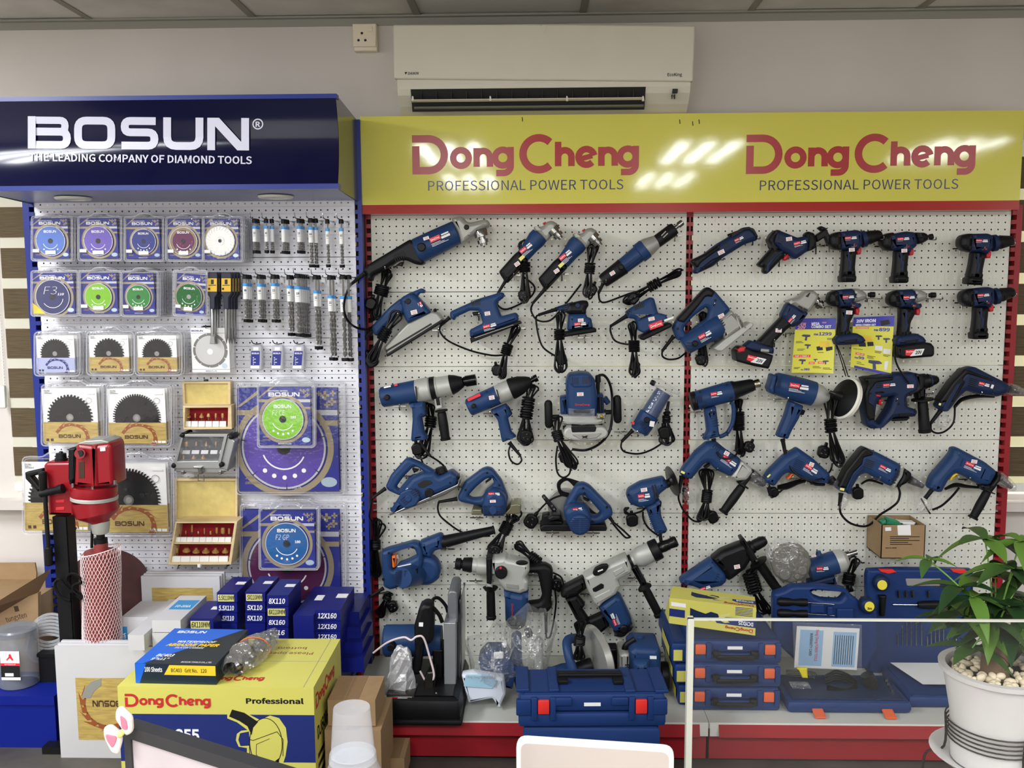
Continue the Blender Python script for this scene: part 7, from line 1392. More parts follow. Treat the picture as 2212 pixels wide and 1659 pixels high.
for i, (x, y) in enumerate(((765, 262), (945, 262), (1125, 262))):
 T('bit_box', 'small frosted bit box with a blue label, %s of three' % ('left', 'middle', 'right')[i], 'bit box', 'small frosted bit boxes'); q = -4 + 4 * i * 0.8
 A('case', E([(x - 48 + q, y), (x + 48 + q, y), (x + 52 - q * .2, y + 100), (x + 48, y + 212), (x - 58, y + 212), (x - 56, y + 100)], 0.1, 0.125, 0.006, 16), FROST)
 l = A('label', E([(x - 40 + q, y + 48), (x + 34 + q, y + 48), (x + 26, y + 170), (x - 48, y + 170)], 0.125, 0.1258, 0.0002, 2), PBLUE); A('label_foot', E([(x - 48, y + 170), (x + 26, y + 170), (x + 25, y + 196), (x - 50, y + 196)], 0.125, 0.1258, 0.0002, 2), CARDW, sub=l)
 f_ = board((x - 34 + q, y + 74), 0.126); m = MPP((x, y), 0.126); A('lettering', [logo(f_, LOGO_BO, 0, 0, 62 * m, 14 * m)] + [frect(board((x - 30, y + 100 + j * 14), 0.126), 0, -5 * m, (10 + 16 * (j % 2)) * m, 0) for j in range(5)], WHITE, sub=l, smooth=0)
 A('price_sticker', E([(x - 22 + q, y + 14), (x + 24 + q, y + 14), (x + 22 + q, y + 42), (x - 24 + q, y + 42)], 0.125, 0.1262, 0.0002, 1), PRICE)
 A('hang_hook', tube([(x + 40, y - 18, .085), (x, y - 12, .1), (x - 30, y - 22, .13), (x - 42, y - 44, .13)], 0.0018, 0.1, 4), BLACK)
PINE = mat('pine', (214, 192, 146), 0.5, k=0.75, var=0.1, vscale=14, stretch=(1, 1, 6)); FOAM = mat('foam_yellow', (208, 188, 118), 0.9, k=0.75, var=0.08, vscale=40); REDF = mat('red_felt', (126, 20, 28), 0.9, k=0.6); BITG = mat('bit_gold', (196, 150, 90), 0.35, 0.5, k=0.8)
def frame(o, i, d0, d1): return E(o, d0, d1, 0.001, 2, holes=[i])
def rbit(x, y, h, w, d, kind, sub=None):
 g = [rail((x, y), (x, y - h * 0.4), [(0, 5), (1, 5)], d, 8)]
 A('bit_shank', g, CHROME, sub=sub)
 pr = {0: [(0, .9), (.7, 1), (1, .8)], 1: [(0, .4), (.2, 1), (.5, 1), (1, .5)], 2: [(0, 1), (.3, 1), (.8, .35), (1, .35)], 3: [(0, .3), (.5, 1), (1, .4)]}[kind % 4]
 A('bit_cutter', rail((x, y - h * 0.38), (x, y - h), [(a, b * w) for a, b in pr], d, 10), BITG, sub=sub)
T('router_bit_box', 'small open pine box of six router bits, yellow foam in the lid', 'bit box')
A('lid_frame', frame([(130, 572), (545, 568), (545, 768), (140, 772)], [(150, 588), (522, 586), (524, 756), (158, 758)], 0.1, 0.125), PINE); A('lid_foam', E([(148, 586), (525, 584), (527, 758), (156, 760)], 0.1, 0.116, 0.001, 2), FOAM)
A('tray_frame', frame([(138, 776), (552, 774), (556, 975), (142, 980)], [(158, 795), (524, 792), (520, 960), (150, 962)], 0.1, 0.16), PINE); A('tray_felt', E([(150, 790), (528, 788), (524, 965), (148, 966)], 0.1, 0.112, 0.001, 2), REDF)
for i, x in enumerate((185, 245, 300, 358, 420, 478)): rbit(x, 900, 60, (22, 8, 20, 16, 10, 12)[i], 0.13, (2, 0, 2, 1, 0, 0)[i])
for i in range(6): A('bit_label', E([(152 + 60 * i, 908), (205 + 60 * i, 908), (205 + 60 * i, 955), (150 + 60 * i, 955)], 0.14, 0.145, 0.0005, 2), CARDW)
A('clasp', E([(315, 552), (345, 552), (345, 572), (315, 572)], 0.105, 0.12, 0.001, 2), DSTEEL)
T('router_bit_case', 'aluminium case with a clear lid and router bits inside', 'bit box'); ALU = mat('aluminium', (178, 180, 180), 0.3, 0.7, k=0.8)
A('case_lid', frame([(130, 1022), (520, 1020), (450, 1310), (50, 1310)], [(142, 1042), (488, 1042), (440, 1248), (88, 1252)], 0.14, 0.2), ALU)
A('case_side', E([(520, 1022), (585, 1080), (520, 1330), (448, 1310), (470, 1200)], 0.1, 0.19, 0.004, 12), ALU); A('case_base', E([(60, 1300), (470, 1300), (520, 1330), (460, 1352), (80, 1345)], 0.1, 0.185, 0.004, 6), ALU)
A('case_inside', E([(138, 1040), (490, 1040), (444, 1250), (84, 1254)], 0.1, 0.15, 0.001, 2), INK)
for x, y in ((130, 1030), (545, 1045), (462, 1282), (55, 1290)): A('corner_cap', E(circ(x, y, 22, 12), 0.12, 0.205, 0.006, 0), BLACK)
for i, x in enumerate((168, 252, 338, 420, 480)): rbit(x, 1145, 62, (18, 10, 12, 10, 6)[i], 0.165, i)
for i, x in enumerate((145, 232, 312)): rbit(x, 1250, 52, (8, 18, 18)[i], 0.165, (0, 2, 2)[i])
for i in range(5): A('bit_label', E([(135 + 80 * i, 1156), (200 + 78 * i, 1156), (195 + 78 * i, 1188), (130 + 80 * i, 1188)], 0.16, 0.165, 0.0005, 2), CARDW)
A('lid_glass', E([(138, 1040), (490, 1040), (444, 1250), (84, 1254)], 0.188, 0.19, 0.0003, 2), CLEAR); A('latch', [E([(225, 1295), (300, 1298), (300, 1312), (228, 1310)], 0.18, 0.215, 0.002, 3), E([(262, 1300), (292, 1300), (300, 1360), (270, 1362)], 0.185, 0.21, 0.002, 3)], CHROME); A('latch_loop', tube([(270, 1360, .2), (268, 1415, .2), (318, 1420, .2), (318, 1368, .2)], 0.0016, 0.2, 1), CHROME)
for x in (120, 440): A('hinge', E([(x, 1330), (x + 30, 1330), (x + 22, 1365), (x + 2, 1362)], 0.15, 0.19, 0.002, 3), STEEL)
Z(360, 1000, 5.027)
T('router_bit_box', 'large open pine box of fifteen router bits in two rows', 'bit box')
A('lid_frame', frame([(88, 172), (770, 170), (768, 628), (90, 632)], [(108, 198), (742, 195), (742, 608), (112, 612)], 0.1, 0.13), PINE); A('lid_foam', E([(106, 196), (745, 193), (745, 610), (110, 614)], 0.1, 0.118, 0.001, 2), FOAM)
A('tray_frame', frame([(95, 640), (768, 635), (700, 1105), (12, 1108)], [(108, 655), (735, 655), (672, 1082), (40, 1085)], 0.1, 0.2), PINE)
A('tray_felt', E([(105, 652), (738, 652), (675, 1085), (38, 1088)], 0.1, 0.13, 0.001, 2), REDF); A('divider', E([(78, 868), (708, 868), (704, 884), (74, 886)], 0.12, 0.19, 0.002, 2), PINE)
for i in range(9): rbit(142 + 67 * i, 800, (85, 65, 130, 60, 92, 62, 100, 98, 90)[i], (8, 8, 10, 11, 8, 12, 14, 24, 12)[i], 0.155, (0, 3, 0, 3, 0, 0, 0, 0, 0)[i])
for i in range(6): rbit(112 + 105 * i, 1005, 82, (16, 42, 40, 42, 40, 34)[i], 0.16, (0, 1, 2, 2, 2, 2)[i])
for i in range(9): A('bit_label', E([(84 + 69 * i, 808), (148 + 69 * i, 808), (144 + 69 * i, 864), (78 + 69 * i, 864)], 0.17, 0.178, 0.0005, 2), CARDW)
for i in range(6): A('bit_label', E([(52 + 103 * i, 1014), (150 + 103 * i, 1014), (146 + 103 * i, 1076), (46 + 103 * i, 1078)], 0.18, 0.188, 0.0005, 2), CARDW)
A('clasp', E([(328, 1102), (368, 1102), (362, 1140), (332, 1138)], 0.16, 0.204, 0.002, 3), CARDW)
for x in (120, 650): A('support_hook', tube([(x + 40, 1100, .085), (x + 10, 1120, .1), (x, 1148, .14), (x + 10, 1110, .19)], 0.002, 0.1, 3), DSTEEL)
# ================================================================ core drill
Z(0, 920, 4.365); CRED = mat('drill_red', (128, 16, 26), 0.3, k=0.6); MESHW = mat('net_white', (206, 190, 190), 0.5, k=0.6); CBIT = mat('core_tube', (112, 44, 42), 0.45, k=K)
T('core_drill', 'red core drill on a black stand with a net covered bit, left of the boards', 'core drill'); D = 0.45
A('motor_housing', E([(705, 190), (735, 165), (870, 182), (1035, 160), (1052, 200), (1072, 560), (880, 590), (690, 565)], D - 0.05, D + 0.055, 0.014, 14), CRED)
A('front_corner', E([(850, 185), (905, 182), (925, 580), (850, 585)], D, D + 0.062, 0.012, 10), CRED)
A('top_cap', E([(728, 165), (800, 140), (960, 130), (1025, 150), (1022, 166), (870, 184), (740, 180)], D - 0.05, D + 0.05, 0.004, 8), GREY)
A('brush_port', rail((760, 258), (752, 262), [(0, 40), (1, 48)], D + 0.05, 20, dd=D + 0.075), CRED); A('port_hole', E(circ(750, 262, 32, 18), D + 0.07, D + 0.0765, 0.001, 0), INK)
A('rating_plate', E([(742, 338), (795, 336), (795, 495), (744, 495)], D + 0.05, D + 0.0565, 0.0004, 2), mat('plate_brown', (50, 32, 20), 0.4, k=K)); A('price_sticker', E([(942, 204), (992, 200), (994, 236), (944, 240)], D + 0.05, D + 0.0562, 0.0003, 1), PRICE)
A('gear_ring', rail((888, 560), (890, 655), [(0, 195), (0.1, 208), (0.75, 210), (1, 205)], D, 30), CRED); A('silver_ring', rail((890, 655), (890, 690), [(0, 205), (0.2, 210), (0.9, 210), (1, 204)], D, 30), LGREY)
A('gear_case', rail((890, 688), (945, 905), [(0, 200), (0.6, 196), (0.72, 170), (0.95, 92), (1, 84)], D, 28), CRED)
for x, y in ((688, 560), (875, 582), (1085, 530)): A('bolt', rail((x, y - 20), (x, y + 20), [(0, 14), (1, 14)], D + 0.05, 10), STEEL)
A('collar', rail((945, 895), (950, 1012), [(0, 84), (0.4, 84), (0.9, 74), (1, 66)], D, 24), LGREY); A('shaft', rail((948, 1010), (950, 1110), [(0, 38), (0.45, 38), (0.5, 62), (1, 62)], D, 20), BLACK)
a_, b_ = P((952, 1100), D), P((965, 2080), D); mm = MPP((950, 1300), D)
A('core_bit', revw(a_, b_, [(0, 62 * mm), (0.08, 62 * mm), (0.085, 150 * mm), (1, 150 * mm)], 28), CBIT)
g = []; a0, b0 = P((950, 1170), D), P((968, 2080), D)
for s in (1, -1):
 for k in range(34):
  pts = []
  for i in range(25):
   u = i / 24; q = 2 * PI * k / 34 + s * u * 2.6; c0 = a0.lerp(b0, u) + Vector((0, 0, 0)); r_ = 174 * mm * (1 + 0.02 * math.sin(9 * u)); pts.append(c0 + Vector((math.cos(q) * r_, math.sin(q) * r_, 0.014 * math.cos(q) if i == 0 else 0)))
  g.append(tubew(pts, 0.0009, 3))
A('net_sleeve', g, MESHW, kind='stuff'); A('net_rim', tubew([a0 + Vector((math.cos(q) * 174 * mm, math.sin(q) * 174 * mm, 0.014 * math.cos(q))) for q in [2 * PI * i / 30 for i in range(30)]], 0.002, 4, True), MESHW)
A('carriage', E([(405, 375), (430, 345), (680, 340), (690, 560), (700, 850), (450, 845), (440, 600)], D - 0.06, D + 0.03, 0.01, 12), CRED); A('carriage_slot', [E([(525, y), (605, y - 6), (605, y + 22), (525, y + 26)], D + 0.028, D + 0.0315, 0.001, 4) for y in (700, 770)], DRED)
A('motor_mount', E([(640, 215), (715, 205), (700, 500), (660, 560), (640, 500)], D - 0.04, D + 0.04, 0.006, 10), BLACK); A('top_knob', rail((575, 240), (578, 348), [(0, 14), (0.15, 22), (0.17, 46), (0.6, 50), (0.62, 58), (1, 58)], D, 20), BLACK)
zb_ = 0.0; c0 = P((600, 840), D); A('column', box2(c0.x - 0.026, c0.x + 0.026, c0.y - 0.024, c0.y + 0.024, 0.02, c0.z), BLACK, smooth=0); A('rack', box2(c0.x + 0.012, c0.x + 0.022, c0.y - 0.03, c0.y - 0.024, 0.03, c0.z), RUB, smooth=0)
A('base', box2(c0.x - 0.09, c0.x + 0.14, c0.y - 0.06, c0.y + 0.2, 0.0, 0.025), BLACK, smooth=0)
A('feed_arm', rail((385, 640), (595, 590), [(0, 38), (0.7, 34), (0.85, 44), (1, 46)], D + 0.05, 16), BLACK); A('feed_grip', rail((402, 430), (408, 612), [(0, 30), (0.05, 38), (0.9, 34), (1, 24)], D + 0.05, 16), RUB)
A('feed_lever', rail((425, 660), (455, 1145), [(0, 20), (1, 20)], D + 0.05, 12), BLACK); A('lever_grip', rail((458, 1140), (460, 1315), [(0, 28), (0.06, 36), (0.94, 36), (1, 28)], D + 0.05, 16), RUB)
A('side_bracket', E([(230, 440), (400, 402), (410, 450), (290, 480), (390, 600), (350, 625), (235, 500)], D - 0.02, D + 0.01, 0.006, 8), BLACK)
A('power_cord', [tube([(660, 1650), (560, 1600), (515, 1500), (560, 1450), (640, 1540), (780, 1620)], 0.005, D + 0.05), tube([(780, 1600), (650, 1500), (635, 1420), (690, 1395), (760, 1440), (790, 1500)], 0.005, D + 0.04), tube([(770, 1480), (700, 1500), (690, 1560), (770, 1640)], 0.005, D + 0.05)], CORD); A('water_hose', tube([(870, 960, D - .02), (865, 1150, D - .02)], 0.005, D), BLACK)
T('cutoff_wheel', 'big dark maroon abrasive wheel leaning behind the core drill', 'grinding wheel'); A('wheel', rail((1010, 1560), (1012, 1558), [(0, 40), (0, 388), (1, 388), (1, 40)], 0.2, 60, dd=0.235), mat('wheel_maroon', (58, 26, 24), 0.6, k=K, var=0.15, vscale=20)); A('wheel_rim', rail((1010, 1560), (1012, 1558), [(0, 390), (1, 390)], 0.21, 60, False, dd=0.225), GINK)
# ================================================================ boxes low on the left
def crate(label, cat, x0, y0, x1, y1, d, depth, m, name='product_box', group=None, rz=0.0, h=None):
 "box whose front face shows at zoom pixels x0..x1, y0..y1"
 T(name, label, cat, group); a, b = P((x0, y0), d), P((x1, y1), d); z0 = b.z if h is None else a.z - h
 bx = A('box_body', boxw(((a.x + b.x) / 2, -d + depth / 2, (z0 + a.z) / 2), (b.x - a.x, depth, a.z - z0), rz), m, smooth=0)
 return a, b, z0
Z(240, 1200, 3.614); BOXB = mat('box_navy', (16, 22, 92), 0.4, k=K, spec=0.3); HSTK = mat('hand_sticker', (196, 192, 120), 0.6, k=0.62); BG = 'navy drill bit boxes in a stack'
def bitbox(label, x0, y0, x1, y1, d, txt_, stick=False, top=True, L=0.17, base=False):
 a, b, z0 = crate(label, 'box', x0, y0, x1, y1, d, L, BOXB, 'bit_carton', BG, 0, P((x0, y0), d).z - BZ if base else None); m = MPP((x0, y0), d); w, h = x1 - x0, y1 - y0; fl = board((x0, y1), d + 0.0004)
 if stick: A('size_sticker', frect(fl, w * m * 0.06, h * m * 0.08, w * m * 0.86, h * m * 0.82), HSTK, smooth=0)
 if txt_: A('handwriting', text(fl, txt_, w * m * 0.1, h * m * 0.24, w * m * 0.76, h * m * 0.5, 0.02, 0.15, 0.0008), INK if stick else WHITE, smooth=0)
 if top: A('top_label', frect(Flat((a.x, -d, a.z), (1, 0, 0), (0, 1, 0)), w * m * 0.5, L * 0.5, w * m * 0.95, L * 0.68), PRICE, smooth=0)
for col, x0, x1, d, ys, tx, st in (('left', 825, 985, 0.44, (290, 368, 448, 528, 608), ('5.5X110MM', '5.5X110', '5.5X110', ''), (1, 0, 0, 0)), ('second', 1046, 1205, 0.44, (285, 364, 446, 528, 610), ('5X110MM', '5X110', '5X110', ''), (1, 0, 0, 0)), ('third', 1214, 1385, 0.47, (310, 398, 480, 560, 640), ('8X110', '8X110MM', '8X160', '8X16'), (0, 1, 0, 0)), ('right', 1594, 1790, 0.47, (425, 512, 592, 672, 752), ('12X160', '12X160', '12X160', ''), (0, 0, 0, 0))):
 for k in range(4): bitbox('navy carton of the %s column, %s from the top, %s' % (col, NTH[k], 'marked ' + tx[k] if tx[k] else 'plain'), x0, ys[k], x1, ys[k + 1] - 4, d, tx[k], st[k], k == 0, 0.24 if col == 'right' else 0.17, k == 3)
bitbox('navy carton marked 6X110MM standing before the left column', 612, 492, 800, 580, 0.52, '6X110MM', True, base=True)
bitbox('long navy carton lying between the third and right columns', 1420, 470, 1580, 560, 0.5, '', False, True, 0.3, True)
for k in range(4): crate('long navy carton at the right end of the pile, %s from the top' % NTH[k], 'box', 1800 - 20 * (k == 0), 440 + 120 * k, 1940 + 12 * k, 552 + 120 * k, 0.32 + 0.04 * k, 0.2, BOXB, 'bit_carton', BG)
WBX = mat('white_board', (182, 181, 183), 0.5, k=0.62); LBB = mat('label_blue', (40, 118, 168), 0.4, k=K)
def wbox(label, x0, y0, x1, y1, d, L, txt_=None, top=True):
 a, b, z0 = crate(label, 'box', x0, y0, x1, y1, d, L, WBX, 'white_carton', 'white cartons behind the abrasive paper')
 if txt_:
  w = b.x - a.x; fl = Flat((a.x, -d, a.z), (1, 0, 0), (0, 1, 0)) if top else board((x0, y1), d + 0.0004)
  if top: A('blue_label', frect(fl, w * 0.15, L * 0.42, w * 0.95, L * 0.8), LBB, smooth=0); A('lettering', text(fl, txt_, w * 0.3, L * 0.5, w * 0.55, L * 0.09, 0.02, 0, 0.0008), WHITE, smooth=0)
wbox('white carton with a blue label on its lid, behind the abrasive paper', 318, 505, 545, 600, 0.56, 0.24, 'FD-006A'); wbox('white carton under the one with the blue lid label', 320, 605, 545, 720, 0.56, 0.24); wbox('long white carton left of the one with the blue lid label', 130, 620, 262, 740, 0.6, 0.34)
T('white_carton', 'white carton with a blue end label, behind the net covered bit', 'box', 'white cartons behind the abrasive paper'); a, b = P((80, 480), 0.42), P((330, 720), 0.42); A('box_body', box2(a.x, b.x, -0.42, -0.26, b.z, a.z), WBX, smooth=0); A('blue_label', frect(board((80, 690), 0.4204), 0, 0, 52 * MPP((80, 690), .42), 140 * MPP((80, 690), .42)), LBB, smooth=0); A('lettering', text(board((118, 690), 0.4208, 90), '010A', 0, 0, 90 * MPP((80, 690), .42), 26 * MPP((80, 690), .42), 0.02), WHITE, smooth=0)
def sawbox(label, x0, y0, x1, y1, d, n, wood, up=False):
 for i in range(n):
  T('saw_blade_box', label if i == 0 else 'thin white box, %s behind the %s' % (NTH[i], 'upside down wood print box' if up else 'wood print box under the pine box'), 'box', 'flat white saw blade boxes'); dd = d - 0.014 * i; a, b = P((x0, y0), d), P((x1, y1), d)
  A('box_body', boxw(((a.x + b.x) / 2 + 0.004 * i, -dd + 0.0065, (a.z + b.z) / 2 + 0.004 * i), (b.x - a.x, 0.013, a.z - b.z)), WBX, smooth=0)
  if i == 0:
   u0, v0, u1, v1 = wood; c = Card(u0, v0, u1, v1, d + 0.0006); k = c.w / c.h; s = 1 if not up else -1
   w_ = A('wood_print', c.rect(0, 0, 1, 1, 0), WOODC, smooth=0); A('flame_logo', flames(c, 0.52, 0.3, 0.34, k, 0.0004, -25, 150, 10) if not up else [([(2 * c.fl(0.5 * c.w, 0, 0)[0] - q[0], q[1], 2 * c.fl(0, 0.5 * c.h, 0)[2] - q[2]) for q in g[0]], g[1]) for g in flames(c, 0.52, 0.42, 0.34, k, 0.0004, -25, 150, 10)], FLAME, sub=w_, smooth=0)
   fl = c.fl if not up else Flat(c.fl(c.w, c.h), -c.fl.u, -c.fl.v); A('lettering', logo(fl, LOGO_BO, 0.3 * c.w, 0.36 * c.h, 0.45 * c.w, 0.1 * c.h, 0.0008), MATS['print_brown'], sub=w_, smooth=0)
sawbox('white saw blade box with a wood print, leaning under the pine bit box', 232, 162, 865, 640, 0.24, 3, (335, 238, 815, 640))
Z(0, 1200, 3.614)
sawbox('white saw blade box standing upside down on the floor beside the yellow box', 424, 710, 1240, 1620, 0.53, 3, (615, 932, 1120, 1438), True)
A('tooth_emblem', E([(635, 1112), (660, 1040), (710, 985), (790, 958), (790, 1015), (735, 1060), (705, 1115)], 0.5305, 0.5315, 0.0004, 4), GREY)
T('blue_crate', 'plain blue lidded storage box in the lower left corner', 'box'); CRB = mat('crate_blue', (10, 24, 104), 0.5, k=K, spec=0.2); a = raw(117, 1504, 0.47)[0]; A('box_body', box2(a.x - 0.5, a.x - 0.003, -0.465, -0.28, 0.0, a.z - 0.01), CRB, smooth=0); A('lid', [box2(a.x - 0.505, a.x, -0.472, -0.272, a.z - 0.032, a.z)], CRB, smooth=0)
T('plastic_canister', 'round clear canister with a red and black label, on the blue box', 'canister'); JAR = film('jar_plastic', (150, 156, 166), 0.5, 0.25); zt = 0.2
cx = P((150, 900), 0.37).x; ah = P((150, 600), 0.37).z; A('jar', revw((cx, -0.37, a.z), (cx, -0.37, ah), [(0, 0.06), (0.02, 0.064), (0.97, 0.064), (1, 0.062)], 32), JAR); A('jar_lid', revw((cx, -0.37, ah), (cx, -0.37, ah + 0.02), [(0, 0.067), (0.7, 0.067), (1, 0.062)], 32), JAR)
c = Card(14, 725, 165, 985, 0.437); lb_ = A('label', c.rect(0, 0.05, 1, 0.95, 0), CARDW, smooth=0); A('label_red', c.rect(0, 0.5, 1, 0.58), RED, sub=lb_, smooth=0); A('label_black', c.rect(0, 0.14, 1, 0.5), INK, sub=lb_, smooth=0); A('barcode', c.rect(0.2, 0.17, 0.65, 0.27, 0.0007), WHITE, sub=lb_, smooth=0); A('athlete_mark', [c.poly([(.45, .85), (.55, .87), (.6, .78), (.7, .68), (.62, .66), (.5, .74), (.35, .66), (.3, .68), (.45, .78)])], RED, sub=lb_, smooth=0); A('brand_print', c.txt('SPEEDUP', 0.2, 0.525, 0.6, 0.03, 0.0008), WHITE, sub=lb_, smooth=0)
T('hose_coil', 'coil of clear hose behind the canister', 'hose'); c0 = P((390, 640), 0.3); A('hose', [tubew([c0 + Vector((math.cos(q) * (0.075 - 0.002 * i), -0.02 + 0.02 * math.sin(q) + 0.004 * i, math.sin(q) * 0.045 + 0.011 * (i - 3))) for q in [2 * PI * j / 24 for j in range(24)]], 0.0055, 6, True) for i in range(7)], film('hose_clear', (225, 228, 232), 0.3, 0.1))
T('black_case', 'black case on the floor behind the blue box', 'case'); a, b = P((300, 790), 0.36), P((445, 1000), 0.36); A('case', box2(a.x, b.x, -0.36, -0.2, 0.0, a.z), BLACK, smooth=0); A('case_lid', box2(a.x - 0.004, b.x + 0.004, -0.365, -0.195, a.z, a.z + 0.012), RUB, smooth=0)
KRAFT = mat('kraft', (140, 114, 82), 0.7, k=0.6, var=0.06, vscale=30); KRAFTD = mat('kraft_dark', (120, 94, 66), 0.7, k=0.6)
T('open_carton', 'open brown carton with a raised flap, against the wall at the left edge', 'box'); a, b = P((-260, 400), 0.2), P((300, 600), 0.2)
A('carton_body', box2(a.x, b.x, -0.2, 0.02, 0.0, P((0, 330), 0.2).z), KRAFT, smooth=0); q = [P(p, d) for p, d in (((0, 400), .3), ((405, 98), .16), ((302, 300), .2), ((0, 560), .2))]
A('front_flap', ([tuple(P((-150, 440), .3)), tuple(P((405, 98), .24)), tuple(P((300, 290), .205)), tuple(P((-150, 560), .205))], [(0, 1, 2, 3)]), KRAFTD, smooth=0); A('rear_flap', E([(-200, 60), (272, 58), (285, 140), (270, 290), (-200, 320)], -0.02, -0.012, 0.0005, 2), KRAFT)
f_ = board((55, 525), 0.2206, 12); m_ = MPP((55, 500), .22); A('front_panel', E([(-200, 480), (298, 290), (300, 545), (215, 515), (-200, 660)], 0.2, 0.22, 0.001, 2), KRAFT); A('lettering', [text(board((52, 522), 0.2206, 15), 'tungsten', 0, 0, 170 * m_, 40 * m_, 0.0), frect(board((118, 440), 0.2206, 12), 0, 0, 34 * m_, 44 * m_)], mat('kraft_print', (66, 48, 32), 0.7, k=0.6), smooth=0)
# ================================================================ yellow saw carton and what lies on it
YBX = mat('carton_yellow', (206, 200, 98), 0.45, k=0.7, var=0.03, vscale=4); NVY = mat('carton_navy', (24, 36, 92), 0.45, k=K); Z(240, 1200, 3.614); YD = 0.95
T('saw_carton', 'big yellow and navy power saw carton with a red logo, on the floor', 'box'); a, b = P((48, 1020), YD), P((1580, 1018), YD); YW = b.x - a.x; yz = a.z; YDP = 0.36
bd = A('carton_body', box2(a.x, b.x, -YD, -YD + YDP, 0.0, yz), YBX, smooth=0); fl = Flat((a.x, -YD, 0), (1, 0, 0), (0, 0, 1)); m_ = MPP((800, 1200), YD)
py = lambda y: P((800, y), YD).z; px = lambda x: P((x, 1200), YD).x - a.x
A('navy_band', frect(fl, 0, py(1610), YW, py(1240)), NVY, sub=bd, smooth=0); A('logo', logo(fl, LOGO_DC, px(112), py(1186), px(780) - px(112), py(1085) - py(1188), 0.0008), mat('carton_red', (176, 40, 40), 0.5, k=0.6), sub=bd, smooth=0)
A('lettering', text(fl, 'Professional', px(1055), py(1152), px(1505) - px(1055), py(1108) - py(1152), 0.035), INK, sub=bd, smooth=0); A('model_number', text(fl, 'SDG-355', px(235), py(1445), px(680) - px(235), py(1355) - py(1445), 0.03), WHITE, sub=bd, smooth=0)
pl = lambda pts, z: fpoly(fl, [(px(x), py(y)) for x, y in pts], z)
A('picture_halo', [pl([(905, 1215), (940, 1190), (1030, 1215), (1160, 1280), (1240, 1245), (1310, 1265), (1360, 1340), (1370, 1450), (1350, 1560), (1310, 1670), (1040, 1670), (1050, 1500), (985, 1490), (965, 1440), (975, 1390), (1010, 1365), (1060, 1360), (980, 1300), (905, 1270)], 0.0006)], YBX, sub=bd, smooth=0)
A('picture_motor', pl([(985, 1435), (1000, 1385), (1070, 1370), (1075, 1480), (1000, 1485)], 0.0009), NVY, sub=bd, smooth=0); A('picture_handle', pl([(920, 1255), (945, 1200), (1040, 1225), (1145, 1295), (1105, 1340), (1090, 1400), (1060, 1330), (1000, 1290)], 0.0009), INK, sub=bd, smooth=0)
rb = ribbon([(px(1200 + 150 * math.cos(q) * 0.85), py(1460 - 195 * math.sin(q))) for q in [2 * PI * i / 30 for i in range(30)]], 0.0022, True); A('picture_guard', [([fl(x, y, 0.001) for x, y in rb[0]], rb[1]), pl([(1210, 1640), (1300, 1575), (1290, 1670), (1215, 1670)], 0.001)] + [([fl(x, y, 0.0011) for x, y in w[0]], w[1]) for w in (ribbon([(px(1070), py(1650)), (px(1070), py(1430)), (px(1100), py(1440)), (px(1290), py(1370)), (px(1335), py(1430)), (px(1330), py(1560))], 0.0018), ribbon([(px(1170), py(1600)), (px(1120), py(1550)), (px(1125), py(1470)), (px(1230), py(1425))], 0.0014))], INK, sub=bd, smooth=0)
fs = Flat((b.x, -YD, 0), (0, 1, 0), (0, 0, 1)); A('side_logo', logo(fs, LOGO_DC, 0.02, yz - 0.075, 0.24, 0.045, 0.0008), MATS['carton_red'], sub=bd, smooth=0); A('side_print', [text(fs, 'DJ600-355', 0.03, yz - 0.17, 0.2, 0.04, 0.03, 0, 0.0008)] + [frect(fs, 0.03, yz - 0.23 - 0.03 * i, 0.2, yz - 0.215 - 0.03 * i) for i in range(4)], INK, sub=bd, smooth=0)
ft = Flat((a.x, -YD, yz), (1, 0, 0), (0, 1, 0)); A('top_logo', logo(ft, LOGO_DC, YW * 0.42, 0.04, YW * 0.3, 0.035, 0.0008), MATS['carton_red'], sub=bd, smooth=0); fu = Flat((b.x - 0.04, -YD + YDP - 0.05, yz), (-1, 0, 0), (0, -1, 0)); A('top_print', [text(fu, 'Please open', 0.02, 0.06, 0.14, 0.02, 0, 0, 0.0008), text(fu, 'bottom', 0.05, 0.02, 0.09, 0.018, 0, 0, 0.0008)], FLAME, sub=bd, smooth=0)
A('flap_seam', [frect(ft, 0, YDP * 0.5, YW, YDP * 0.5 + 0.0015), frect(ft, YW - 0.03, 0.0, YW - 0.0285, YDP)], GINK, sub=bd, smooth=0)
T('abrasive_box', 'blue and black waterproof abrasive paper box on the yellow carton', 'box'); AB = mat('abrasive_dark', (22, 34, 44), 0.35, k=K); ABB = mat('abrasive_blue', (24, 84, 176), 0.35, k=K)
qd = YD - 0.02; a1, b1 = P((192, 985), qd), P((828, 990), qd); az = P((500, 846), qd).z - yz; z0 = yz + 0.001; AL = 0.27; AW = b1.x - a1.x
o = Vector((a1.x, -qd, z0)); rzA = math.radians(-2); u_ = Vector((math.cos(rzA), math.sin(rzA), 0)); w_ = Vector((-math.sin(rzA), math.cos(rzA), 0)); A('box_body', ([tuple(o + u_ * x + w_ * y + Vector((0, 0, z))) for x in (0, AW) for y in (0, AL) for z in (0, az)], [(0, 1, 3, 2), (4, 6, 7, 5), (0, 4, 5, 1), (2, 3, 7, 6), (0, 2, 6, 4), (1, 5, 7, 3)]), AB, smooth=0)
tp = Flat(o + Vector((0, 0, az)), u_, w_); fr = Flat(o, u_, (0, 0, 1)); A('blue_panel', [fpoly(tp, [(0, 0), (0.1 * AW, 0), (0.95 * AW, AL), (0, AL)]), fpoly(fr, [(0, 0), (0.05 * AW, 0), (0.14 * AW, az), (0, az)])], ABB, smooth=0)
